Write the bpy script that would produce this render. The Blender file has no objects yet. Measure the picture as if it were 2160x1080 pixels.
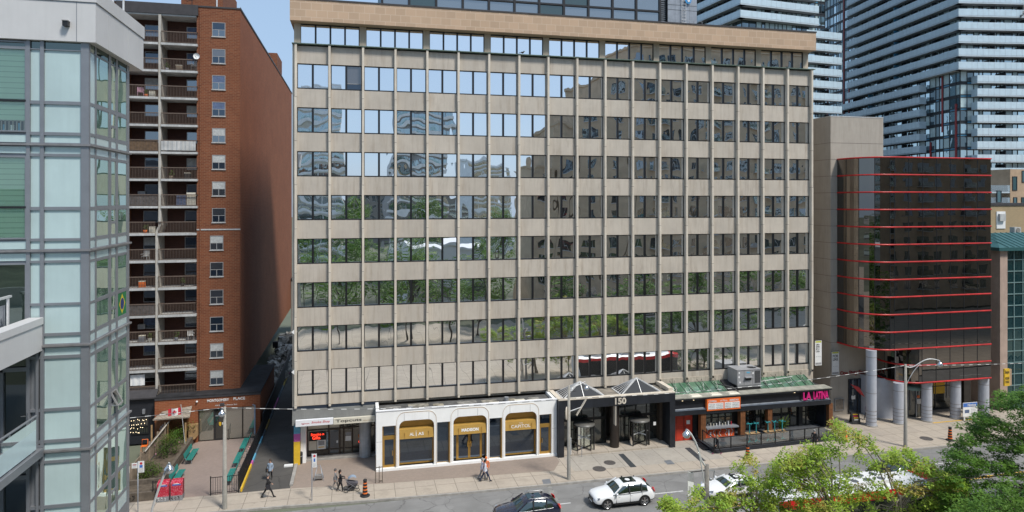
import bpy, bmesh, math, random
from mathutils import Vector, Matrix, Euler
random.seed(7)
R = math.radians
scene = bpy.context.scene
COL = scene.collection
# ------------------------------------------------------------------ survey of the place
FOC = 1408.0; PPX, PPY = 1080.0, 424.0; YAW = R(13)
CAM = Vector((5.0, -57.9, 22.0))
FX, FY = math.sin(YAW), math.cos(YAW); RX, RY = math.cos(YAW), -math.sin(YAW)
def ray(px, py):
    a = (px-PPX)/FOC
    return FX+a*RX, FY+a*RY, (PPY-py)/FOC
def PY_(px, py, y):
    d = ray(px, py); t = (y-CAM.y)/d[1]
    return CAM.x+t*d[0], CAM.z+t*d[2]
def PX_(px, py, x):
    d = ray(px, py); t = (x-CAM.x)/d[0]
    return CAM.y+t*d[1], CAM.z+t*d[2]
def PG(px, py, z=0.0):
    d = ray(px, py); t = (z-CAM.z)/d[2]
    return CAM.x+t*d[0], CAM.y+t*d[1]
def XY(px, y): return PY_(px, 424, y)[0]
def ZY(px, py, y): return PY_(px, py, y)[1]

# ------------------------------------------------------------------ materials
MATS = {}
def nt(name):
    m = bpy.data.materials.new(name); m.use_nodes = True
    t = m.node_tree; t.nodes.clear()
    out = t.nodes.new('ShaderNodeOutputMaterial')
    return m, t, out
def N(t, typ, **kw):
    n = t.nodes.new(typ)
    for k, v in kw.items():
        if k in n.inputs: n.inputs[k].default_value = v
        else: setattr(n, k, v)
    return n
def c4(c): return (c[0], c[1], c[2], 1.0)
def mixc(t, fac, a, b, mode='MIX'):
    n = t.nodes.new('ShaderNodeMix'); n.data_type = 'RGBA'; n.blend_type = mode
    if hasattr(fac, 'links') or hasattr(fac, 'is_output'): t.links.new(fac, n.inputs[0])
    else: n.inputs[0].default_value = fac
    for v, i in ((a, 6), (b, 7)):
        if isinstance(v, tuple): n.inputs[i].default_value = c4(v)
        else: t.links.new(v, n.inputs[i])
    return n.outputs[2]
def ramp(t, fac, p0, p1, a=(0,0,0), b=(1,1,1)):
    n = t.nodes.new('ShaderNodeValToRGB')
    n.color_ramp.elements[0].position = p0; n.color_ramp.elements[0].color = c4(a)
    n.color_ramp.elements[1].position = p1; n.color_ramp.elements[1].color = c4(b)
    t.links.new(fac, n.inputs[0]); return n.outputs[0]
def noise(t, vec, scale, detail=4, rough=.6):
    n = t.nodes.new('ShaderNodeTexNoise')
    n.inputs['Scale'].default_value = scale; n.inputs['Detail'].default_value = detail
    n.inputs['Roughness'].default_value = rough
    if vec is not None: t.links.new(vec, n.inputs['Vector'])
    return n.outputs['Fac']
def wpos(t):
    return t.nodes.new('ShaderNodeNewGeometry').outputs['Position']
def scaled(t, vec, s):
    n = t.nodes.new('ShaderNodeVectorMath'); n.operation = 'MULTIPLY'
    t.links.new(vec, n.inputs[0]); n.inputs[1].default_value = s
    return n.outputs[0]
def wallvec(t):
    """(x+y, z) so brick courses run level on any upright wall"""
    p = wpos(t); s = t.nodes.new('ShaderNodeSeparateXYZ'); t.links.new(p, s.inputs[0])
    a = t.nodes.new('ShaderNodeMath'); a.operation = 'ADD'
    t.links.new(s.outputs[0], a.inputs[0]); t.links.new(s.outputs[1], a.inputs[1])
    c = t.nodes.new('ShaderNodeCombineXYZ')
    t.links.new(a.outputs[0], c.inputs[0]); t.links.new(s.outputs[2], c.inputs[1])
    return c.outputs[0]
def bump(t, h, strength, dist=.02):
    n = t.nodes.new('ShaderNodeBump'); n.inputs['Strength'].default_value = strength
    n.inputs['Distance'].default_value = dist
    t.links.new(h, n.inputs['Height']); return n.outputs[0]
def plain(name, col, rough=.6, var=.12, scale=2.5, metal=0.0, streak=0.0, fine=0.0, spec=.5, bmp=0.0, coat=0.0, emit=0.0, isl=0.0, grime=0.0):
    m, t, out = nt(name)
    p = t.nodes.new('ShaderNodeBsdfPrincipled'); t.links.new(p.outputs[0], out.inputs[0])
    vec = wpos(t)
    dark = tuple(c*(1-var*1.6) for c in col); lite = tuple(min(1, c*(1+var)) for c in col)
    cc = mixc(t, ramp(t, noise(t, vec, scale), .3, .7), dark, lite)
    if streak:
        s = noise(t, scaled(t, vec, (5, 5, .35)), 1.6, 3)
        cc = mixc(t, ramp(t, s, .35, .75, (0,0,0), (streak,)*3), cc, tuple(c*.55 for c in col))
    if fine:
        f = noise(t, vec, 38, 2)
        cc = mixc(t, ramp(t, f, .35, .65, (0,0,0), (fine,)*3), cc, tuple(c*.6 for c in col))
    if isl:
        ri = t.nodes.new('ShaderNodeNewGeometry').outputs['Random Per Island']
        cc = mixc(t, ramp(t, ri, .0, 1.0, (0,0,0), (isl,)*3), cc, tuple(c*.62 for c in col))
    if grime:
        g1 = noise(t, scaled(t, vec, (2.2, 2.2, .22)), 1.1, 5, .7); g2 = noise(t, vec, .23, 3)
        gm = mixc(t, 1.0, ramp(t, g1, .48, .72, (0,0,0), (grime,)*3), ramp(t, g2, .35, .65, (.25,)*3, (1,1,1)), 'MULTIPLY')
        cc = mixc(t, gm, cc, (col[0]*.5, col[1]*.45, col[2]*.40))
    t.links.new(cc, p.inputs['Base Color'])
    p.inputs['Roughness'].default_value = rough; p.inputs['Metallic'].default_value = metal
    p.inputs['Specular IOR Level'].default_value = spec
    if coat: p.inputs['Coat Weight'].default_value = coat; p.inputs['Coat Roughness'].default_value = .10
    if bmp: t.links.new(bump(t, noise(t, vec, 20), bmp), p.inputs['Normal'])
    if emit:
        p.inputs['Emission Color'].default_value = c4(col); p.inputs['Emission Strength'].default_value = emit
    MATS[name] = m; return m
def brick(name, c1, c2, mortar, bw=.21, bh=.075, ms=.012, rough=.85, big=.25, offset=.5, sq=1.0, horiz=False, bmp=.3, stain=.0, spots=0.0):
    m, t, out = nt(name)
    p = t.nodes.new('ShaderNodeBsdfPrincipled'); t.links.new(p.outputs[0], out.inputs[0])
    vec = wpos(t) if horiz else wallvec(t)
    b = t.nodes.new('ShaderNodeTexBrick'); t.links.new(vec, b.inputs['Vector'])
    b.offset = offset; b.squash = sq
    b.inputs['Color1'].default_value = c4(c1); b.inputs['Color2'].default_value = c4(c2)
    b.inputs['Mortar'].default_value = c4(mortar); b.inputs['Scale'].default_value = 1.0
    b.inputs['Mortar Size'].default_value = ms; b.inputs['Mortar Smooth'].default_value = .2
    b.inputs['Brick Width'].default_value = bw; b.inputs['Row Height'].default_value = bh
    n1 = noise(t, wpos(t), .35, 5)
    cc = mixc(t, ramp(t, n1, .3, .7, (0,0,0), (big,)*3), b.outputs[0], tuple(c*.55 for c in c1))
    n2 = noise(t, scaled(t, wpos(t), (3, 3, .5)), 1.2, 4)
    cc = mixc(t, ramp(t, n2, .45, .8, (0,0,0), (big+stain,)*3), cc, tuple(min(1, c*1.35) for c in c2))
    if spots:
        cc = mixc(t, ramp(t, noise(t, wpos(t), 2.3, 3), .66, .72, (0,0,0), (spots,)*3), cc, tuple(c*.45 for c in c1))
        cc = mixc(t, ramp(t, noise(t, wpos(t), .55, 6, .75), .52, .7, (0,0,0), (spots,)*3), cc, tuple(c*.6 for c in c2))
    t.links.new(cc, p.inputs['Base Color']); p.inputs['Roughness'].default_value = rough
    t.links.new(bump(t, b.outputs['Fac'], -bmp, .01), p.inputs['Normal'])
    MATS[name] = m; return m
def mirror(name, tint, base, refl=.7, wob=.02, rough=.01, wscale=.35, vary=False):
    """coated window glass: strong mirror over a dark room, the panes a little uneven"""
    m, t, out = nt(name)
    g = N(t, 'ShaderNodeBsdfGlossy', Color=c4(tint), Roughness=rough)
    d = N(t, 'ShaderNodeBsdfDiffuse', Color=c4(base))
    isl = t.nodes.new('ShaderNodeNewGeometry').outputs['Random Per Island']
    if vary:
        rm = ramp(t, isl, .0, 1.0, tuple(c*.45 for c in base), tuple(min(1,c*1.9) for c in base))
        rm = mixc(t, ramp(t, isl, .86, .9, (0,0,0), (.8,)*3), rm, (.27,.27,.25)); t.links.new(rm, d.inputs[0])
    lw = N(t, 'ShaderNodeLayerWeight', Blend=.35)
    f = N(t, 'ShaderNodeMapRange'); t.links.new(lw.outputs['Fresnel'], f.inputs[0])
    f.inputs[3].default_value = refl; f.inputs[4].default_value = min(1, refl+.25)
    mx = t.nodes.new('ShaderNodeMixShader'); t.links.new(f.outputs[0], mx.inputs[0])
    t.links.new(d.outputs[0], mx.inputs[1]); t.links.new(g.outputs[0], mx.inputs[2])
    t.links.new(mx.outputs[0], out.inputs[0])
    if wob:
        wv = scaled(t, wpos(t), (1, 1, .55))
        if vary:
            cx = N(t, 'ShaderNodeCombineXYZ'); k9 = N(t, 'ShaderNodeMath', operation='MULTIPLY'); t.links.new(isl, k9.inputs[0]); k9.inputs[1].default_value = 40.0
            t.links.new(k9.outputs[0], cx.inputs[1]); ad = N(t, 'ShaderNodeVectorMath', operation='ADD'); t.links.new(wv, ad.inputs[0]); t.links.new(cx.outputs[0], ad.inputs[1]); wv = ad.outputs[0]
        nz = noise(t, wv, wscale*2, 2, .4)
        t.links.new(bump(t, nz, wob, 1.0), g.inputs['Normal'])
    MATS[name] = m; return m
def clear(name, tint, refl=.12, rough=.0):
    """see-through glass with a surface reflection"""
    m, t, out = nt(name)
    g = N(t, 'ShaderNodeBsdfGlossy', Color=(1,1,1,1), Roughness=rough)
    d = N(t, 'ShaderNodeBsdfTransparent', Color=c4(tint))
    lw = N(t, 'ShaderNodeLayerWeight', Blend=.3)
    f = N(t, 'ShaderNodeMapRange'); t.links.new(lw.outputs['Fresnel'], f.inputs[0])
    f.inputs[3].default_value = refl; f.inputs[4].default_value = .9
    mx = t.nodes.new('ShaderNodeMixShader'); t.links.new(f.outputs[0], mx.inputs[0])
    t.links.new(d.outputs[0], mx.inputs[1]); t.links.new(g.outputs[0], mx.inputs[2])
    t.links.new(mx.outputs[0], out.inputs[0]); MATS[name] = m; return m
def leafmat(name, a, b, c):
    m, t, out = nt(name)
    geo = t.nodes.new('ShaderNodeNewGeometry')
    rnd = geo.outputs['Random Per Island']
    n1 = noise(t, geo.outputs['Position'], .9, 3)
    cc = mixc(t, rnd, a, b)
    cc = mixc(t, ramp(t, n1, .42, .62), cc, c)
    d = t.nodes.new('ShaderNodeBsdfPrincipled'); t.links.new(cc, d.inputs['Base Color'])
    d.inputs['Roughness'].default_value = .55; d.inputs['Specular IOR Level'].default_value = .25
    tr = t.nodes.new('ShaderNodeBsdfTranslucent'); t.links.new(cc, tr.inputs[0])
    mx = N(t, 'ShaderNodeMixShader'); mx.inputs[0].default_value = .35
    t.links.new(d.outputs[0], mx.inputs[1]); t.links.new(tr.outputs[0], mx.inputs[2])
    t.links.new(mx.outputs[0], out.inputs[0]); MATS[name] = m; return m
def stripes(name, a, b, per, rough=.6, duty=.5, soft=.04, axis=2, var=.0):
    m, t, out = nt(name)
    p = t.nodes.new('ShaderNodeBsdfPrincipled'); t.links.new(p.outputs[0], out.inputs[0])
    s = t.nodes.new('ShaderNodeSeparateXYZ'); t.links.new(wpos(t), s.inputs[0])
    k = N(t, 'ShaderNodeMath', operation='DIVIDE'); t.links.new(s.outputs[axis], k.inputs[0]); k.inputs[1].default_value = per
    fr = N(t, 'ShaderNodeMath', operation='FRACT'); t.links.new(k.outputs[0], fr.inputs[0])
    f = ramp(t, fr.outputs[0], duty-soft, duty+soft)
    t.links.new(mixc(t, f, a, b), p.inputs['Base Color']); p.inputs['Roughness'].default_value = rough
    MATS[name] = m; return m

concrete_panel = plain('concrete panel', (.56,.50,.425), .85, .08, .5, streak=.2, fine=.25, bmp=.15, isl=.32, grime=.8)
concrete_fin = plain('concrete fin', (.70,.625,.52), .8, .08, 1.2, streak=.5, fine=.18, isl=.2, grime=.55)
copper_edge = plain('weathered copper edge', (.12,.17,.14), .7, .3, 3)
bronze = plain('dark bronze frame', (.010,.010,.012), .35, .1, 3, spec=.6)
sandstone = brick('sandstone blocks', (.53,.37,.25), (.44,.31,.21), (.58,.45,.33), .86, .6, .022, .85, .15, bmp=.2)
pier_stone = plain('tan stone pier', (.54,.45,.35), .85, .08, 1.5, streak=.3, fine=.15, isl=.2, grime=.4)
stained_slab = plain('stained limestone slabs', (.56,.49,.40), .85, .22, .9, streak=.8, fine=.2)
office_glass = mirror('reflective office glass', (.96,.98,1.0), (.075,.075,.068), .86, .042, .006, .17, True)
ribbon_glass = mirror('blue reflective ribbon glass', (1,1,1), (.12,.12,.118), .92, .012, .006, .3, True)
shade_glass = mirror('glass before a grey blind', (.6,.62,.64), (.10,.10,.11), .22, .02)
roof_glass = mirror('rooftop glazing', (.62,.66,.68), (.10,.11,.115), .45, .02)
black_metal = plain('black metal', (.014,.014,.016), .45, .2, 3)
black_wood = plain('black painted timber', (.014,.016,.022), .55, .3, 2, streak=.6)
white_panel = plain('white facade panel', (.87,.87,.855), .5, .03, 1.2, streak=.08)
gold = plain('gold anodised metal', (.46,.27,.065), .38, .08, 2, metal=.55, streak=.1)
gold_flat = plain('gold awning fabric', (.42,.25,.055), .6, .06, 2)
dark_glass = mirror('dark shop glass', (.5,.58,.68), (.010,.016,.026), .17, .008)
lobby_glass = mirror('lobby glass', (.5,.52,.52), (.022,.024,.022), .2, .008)
clear_glass = clear('clear glass', (.82,.88,.86), .10)
pale_glass = clear('pale balcony glass', (.86,.93,.94), .14)
fritted = plain('frosted spandrel glass', (.46,.58,.58), .22, .07, .5, spec=.5, coat=.5, isl=.12, streak=.12)
fritted_low = plain('frosted balcony glass', (.50,.62,.64), .25, .05, .8, coat=.3)
near_frame = plain('grey aluminium frame', (.235,.245,.265), .4, .05, 2, metal=.35)
near_slab = plain('dull zinc flashing', (.26,.25,.25), .45, .15, 4, metal=.4)
near_glass = mirror('green tinted glass', (.80,.93,.87), (.10,.165,.125), .42, .012, .01, .35, True)
near_dark = mirror('dark green glass', (.6,.7,.66), (.012,.02,.016), .22, .01)
near_door = mirror('balcony door glass', (.55,.6,.58), (.012,.014,.013), .16, .01)
white_clad = plain('white metal cladding', (.76,.76,.78), .5, .02, .8)
near_white = plain('pale fascia cladding', (.56,.55,.545), .5, .04, .8, streak=.1)
blind = stripes('green roller blind', (.60,.75,.62), (.36,.50,.40), .155, .7, .86, .05)
brick_red = brick('red brick', (.215,.066,.026), (.145,.040,.016), (.24,.125,.070), .42, .15, .02, .9, .25, spots=.25)
brick_side = brick('red brown brick', (.29,.083,.030), (.215,.058,.020), (.30,.145,.075), .42, .15, .02, .9, .4, spots=.25)
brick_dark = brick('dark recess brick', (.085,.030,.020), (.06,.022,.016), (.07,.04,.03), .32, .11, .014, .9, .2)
slab_white = plain('painted balcony slab', (.50,.50,.49), .8, .15, 1.5, streak=.5)
fin_white = plain('painted party wall', (.50,.47,.42), .8, .15, 1.2, streak=.6)
rail_brown = plain('brown painted railing', (.13,.092,.07), .6, .1, 3)
roof_dark = plain('dark roof flashing', (.045,.042,.045), .7, .15, 2)
tar = plain('weathered roofing felt', (.10,.098,.095), .9, .4, 1.3, fine=.3)
tar_black = plain('black roofing', (.022,.022,.025), .8, .4, 1.2)
sash = plain('aluminium sash', (.36,.35,.34), .5, .1, 3, metal=.3)
flat_glass = mirror('flat window glass', (.6,.66,.72), (.03,.032,.035), .35, .03)
curtain_white = plain('pale curtain', (.45,.46,.45), .8, .15, 6)
curtain_blue = plain('blue curtain', (.10,.14,.24), .8, .2, 6)
grey_panel = plain('beige grey concrete', (.43,.385,.33), .85, .05, .7, streak=.22, fine=.15, grime=.4)
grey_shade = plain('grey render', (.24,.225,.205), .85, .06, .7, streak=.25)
red_line = plain('red aluminium strip', (.50,.016,.016), .4, .25, 1.2, streak=.3)
black_glass = mirror('black mirror glass', (.62,.58,.54), (.003,.003,.003), .30, .009, .002, .22)
col_blue = plain('blue grey column tiles', (.42,.44,.49), .4, .05, 2)
col_joint = plain('column joint', (.19,.16,.14), .7, .1, 3)
teal_roof = plain('teal metal roof', (.04,.125,.13), .4, .12, 3, metal=.2)
teal_glass = mirror('teal glass', (.35,.5,.5), (.010,.035,.04), .2, .03)
teal_frame = plain('pale green mullion', (.16,.25,.25), .45, .1, 3)
tan_brick = brick('tan brick', (.40,.29,.16), (.34,.25,.14), (.40,.32,.22), .3, .1, .012)
tan_render = plain('tan render', (.42,.30,.20), .85, .1, 1)
white_far = plain('white tower bands', (.85,.86,.86), .7, .08, .6)
tan_far = plain('tan facade', (.47,.36,.25), .85, .12, .5)
pink_stone = plain('pinkish stone', (.44,.33,.27), .8, .1, 1, streak=.3)
tower_glass = mirror('condo window glass', (.75,.88,.92), (.10,.15,.16), .5, .02)
tower_dark = mirror('condo dark glass', (.42,.52,.56), (.010,.016,.02), .28, .02)
tower_lite = plain('condo curtain glass', (.42,.54,.55), .3, .15, .6, coat=.3)
tower_blue = plain('blue spandrel glass', (.05,.22,.36), .3, .1, 1, coat=.3)
tower_slab = plain('pale balcony edge', (.45,.52,.57), .6, .06, 1)
tower_soffit = plain('balcony soffit', (.42,.44,.46), .8, .06, 1)
tower_rail = plain('fritted balcony glass', (.50,.62,.69), .3, .06, .8, coat=.35)
tower_frame = plain('charcoal frame', (.022,.026,.032), .5, .1, 2)
tower_red = plain('red tower panel', (.32,.03,.03), .5, .1, 2)
metal_grey = plain('galvanised sheet', (.36,.38,.41), .4, .1, 2.5, metal=.5, streak=.3)
hvac_grey = plain('painted unit casing', (.30,.30,.31), .5, .08, 2, streak=.2)
pole_conc = plain('concrete pole', (.36,.34,.30), .85, .12, 3, streak=.4, fine=.3)
pole_metal = plain('painted steel', (.62,.62,.62), .4, .08, 3, metal=.2)
pole_wood = plain('weathered wood pole', (.24,.22,.195), .9, .2, 4, streak=.5)
lamp_metal = plain('polished lamp bowl', (.62,.62,.62), .12, .05, 3, metal=.9)
bench_teal = plain('teal bench paint', (.025,.22,.19), .45, .12, 4)
wood_new = plain('cedar board', (.42,.27,.13), .75, .2, 3, streak=.3)
wood_old = plain('grey timber', (.28,.215,.155), .85, .2, 3, streak=.4)
wood_dark = plain('dark retaining timber', (.13,.105,.08), .9, .25, 3, streak=.4)
wood_brown = plain('brown stained post', (.22,.085,.030), .6, .25, 3, streak=.7)
shingle = brick('grey brown shingles', (.34,.29,.23), (.26,.22,.175), (.12,.10,.08), .35, .2, .02)
earth = plain('garden soil', (.11,.085,.06), .95, .3, 3)
orange = plain('orange plastic', (.80,.17,.025), .45, .08, 3)
rubber = plain('black rubber', (.016,.016,.017), .7, .15, 5)
red_door = plain('red painted door', (.52,.045,.022), .45, .08, 2)
orange_sign = plain('orange sign', (.82,.16,.03), .5, .04, 3)
graffiti = None
magenta = plain('magenta letters', (.65,.02,.20), .4, .05, 3)
paper = plain('white paper', (.75,.75,.74), .7, .04, 4)
paper_grey = plain('grey print', (.30,.30,.31), .7, .1, 8)
ink = plain('black ink', (.02,.02,.022), .6, .1, 4)
yellow = plain('yellow paint', (.72,.45,.03), .6, .1, 3, streak=.15)
mural_pink = plain('pink paint', (.55,.12,.38), .6, .1, 3)
mural_blue = plain('sky blue paint', (.12,.38,.55), .6, .1, 3)
red_ink = plain('red ink', (.55,.03,.05), .5, .1, 4)
blue_ink = plain('blue ink', (.05,.16,.5), .5, .1, 4)
neon = plain('lit neon', (1.0,.05,.02), .4, .02, 3, emit=2.5)
light_dot = plain('lit bulb', (1.0,.8,.5), .4, .02, 3, emit=3)
cream = plain('cream sign face', (.62,.58,.48), .5, .05, 3)
green_glass = plain('green skylight glass', (.075,.165,.10), .15, .25, 1.5, coat=.6)
green_roof = green_glass
sky_dark = mirror('skylight glass', (.30,.30,.30), (.055,.055,.055), .12, .02)
teal_leg = plain('teal table base', (.03,.28,.30), .4, .05, 3)
carpaint_white = plain('white car paint', (.80,.81,.82), .25, .01, 1, coat=.8)
carpaint_navy = plain('navy car paint', (.008,.011,.032), .2, .05, 1, coat=1.0, spec=.6)
carpaint_black = plain('black car paint', (.012,.012,.014), .2, .05, 1, coat=1.0)
car_glass = mirror('car window', (.6,.7,.68), (.012,.018,.016), .22, 0)
car_trim = plain('black car trim', (.012,.012,.013), .5, .1, 3)
chrome = plain('bright trim', (.5,.5,.5), .38, .02, 3, metal=1)
alloy = plain('alloy rim', (.42,.42,.43), .3, .05, 3, metal=.8)
taillight = plain('tail lamp', (.55,.01,.01), .15, .05, 3, coat=.8)
headlight = mirror('head lamp', (.9,.9,.92), (.25,.26,.28), .4, 0)
bus_white = plain('white bus roof', (.72,.72,.72), .4, .04, 2)
bus_red = plain('red bus panel', (.55,.015,.02), .35, .05, 2, coat=.4)
skin_l = plain('skin', (.50,.30,.22), .5, .05, 6)
bark = plain('pale bark', (.30,.26,.21), .9, .25, 6, streak=.3)
bark_dark = plain('dark bark', (.07,.055,.045), .9, .25, 6)
leaf_lime = leafmat('lime leaves', (.30,.46,.05), (.20,.34,.038), (.38,.47,.08))
leaf_tan = leafmat('seed clusters', (.46,.38,.10), (.38,.33,.09), (.40,.40,.08))
leaf_dark = leafmat('dark leaves', (.085,.19,.03), (.05,.125,.02), (.13,.25,.035))
leaf_mid = leafmat('mid leaves', (.11,.22,.035), (.075,.16,.028), (.15,.27,.04))
leaf_bush = leafmat('bush leaves', (.055,.11,.018), (.035,.075,.012), (.10,.15,.025))
leaf_dry = leafmat('straw leaves', (.26,.22,.06), (.16,.17,.045), (.10,.13,.03))
flower = plain('pale blossom', (.7,.35,.42), .6, .1, 5)

# ground surfaces
def asphalt(name, c):
    m, t, out = nt(name)
    p = t.nodes.new('ShaderNodeBsdfPrincipled'); t.links.new(p.outputs[0], out.inputs[0])
    v = wpos(t)
    cc = mixc(t, ramp(t, noise(t, v, .35, 5), .3, .7), tuple(x*.78 for x in c), tuple(x*1.18 for x in c))
    tr = noise(t, scaled(t, v, (.06, 1.1, 1)), 1.0, 3)           # wheel tracks along the street
    cc = mixc(t, ramp(t, tr, .4, .7, (0,0,0), (.35,)*3), cc, tuple(x*.72 for x in c))
    vo = t.nodes.new('ShaderNodeTexVoronoi'); vo.feature = 'DISTANCE_TO_EDGE'
    wv = t.nodes.new('ShaderNodeVectorMath'); wv.operation = 'ADD'
    nn = t.nodes.new('ShaderNodeTexNoise'); nn.inputs['Scale'].default_value = .8; nn.inputs['Detail'].default_value = 6
    t.links.new(v, nn.inputs['Vector']); t.links.new(v, wv.inputs[0]); t.links.new(nn.outputs['Color'], wv.inputs[1])
    t.links.new(wv.outputs[0], vo.inputs['Vector']); vo.inputs['Scale'].default_value = .33
    crack = ramp(t, vo.outputs['Distance'], .003, .014, (.6,)*3, (0,0,0))
    gate = ramp(t, noise(t, v, .16, 2), .36, .5)
    ck = mixc(t, 1.0, crack, gate, 'MULTIPLY')
    cc = mixc(t, ck, cc, tuple(x*.3 for x in c))
    oil = noise(t, scaled(t, v, (.5, 1.6, 1)), .9, 6, .7)
    cc = mixc(t, ramp(t, oil, .58, .70, (0,0,0), (.5,)*3), cc, tuple(x*.5 for x in c))
    cc = mixc(t, ramp(t, noise(t, v, .5, 1), .60, .62, (0,0,0), (.35,)*3), cc, tuple(x*1.35 for x in c))
    cc = mixc(t, ramp(t, noise(t, v, 40, 2), .4, .7, (0,0,0), (.3,)*3), cc, tuple(x*1.5 for x in c))
    t.links.new(cc, p.inputs['Base Color']); p.inputs['Roughness'].default_value = .88
    p.inputs['Specular IOR Level'].default_value = .3
    t.links.new(bump(t, noise(t, v, 60, 2), .2), p.inputs['Normal'])
    MATS[name] = m; return m
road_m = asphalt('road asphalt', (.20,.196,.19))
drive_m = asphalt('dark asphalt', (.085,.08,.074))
walk_m = brick('sidewalk concrete', (.43,.37,.30), (.395,.34,.28), (.17,.145,.12), 1.55, 1.55, .025, .9, .3, 0.0, horiz=True, bmp=.1, spots=.5)
plaza_m = brick('plaza concrete', (.41,.37,.315), (.37,.335,.29), (.20,.18,.155), 1.9, 3.2, .025, .9, .35, 0.0, horiz=True, bmp=.1, spots=.5)
paver_m = brick('brick pavers', (.31,.245,.20), (.275,.22,.18), (.22,.18,.15), .22, .11, .008, .9, .25, .5, horiz=True, bmp=.1)
court_m = brick('court pavers', (.30,.235,.20), (.27,.21,.18), (.22,.17,.15), .22, .11, .008, .9, .25, .5, horiz=True, bmp=.1)
kerb_m = plain('kerb concrete', (.36,.34,.31), .9, .2, 2, streak=.2, fine=.3)
earth_m = plain('far ground', (.12,.13,.09), .95, .3, .05)
gravel_m = plain('rubble', (.55,.53,.49), .95, .6, 3, fine=.5)
line_white = plain('worn white line', (.55,.55,.54), .8, .2, 6)
line_yellow = plain('worn yellow line', (.62,.36,.04), .8, .15, 6)
iron = plain('cast iron', (.09,.08,.075), .7, .3, 8)
slate = plain('blue slate inset', (.05,.055,.06), .6, .2, 3)
plate = plain('steel plate', (.17,.18,.195), .6, .15, 3)
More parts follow.
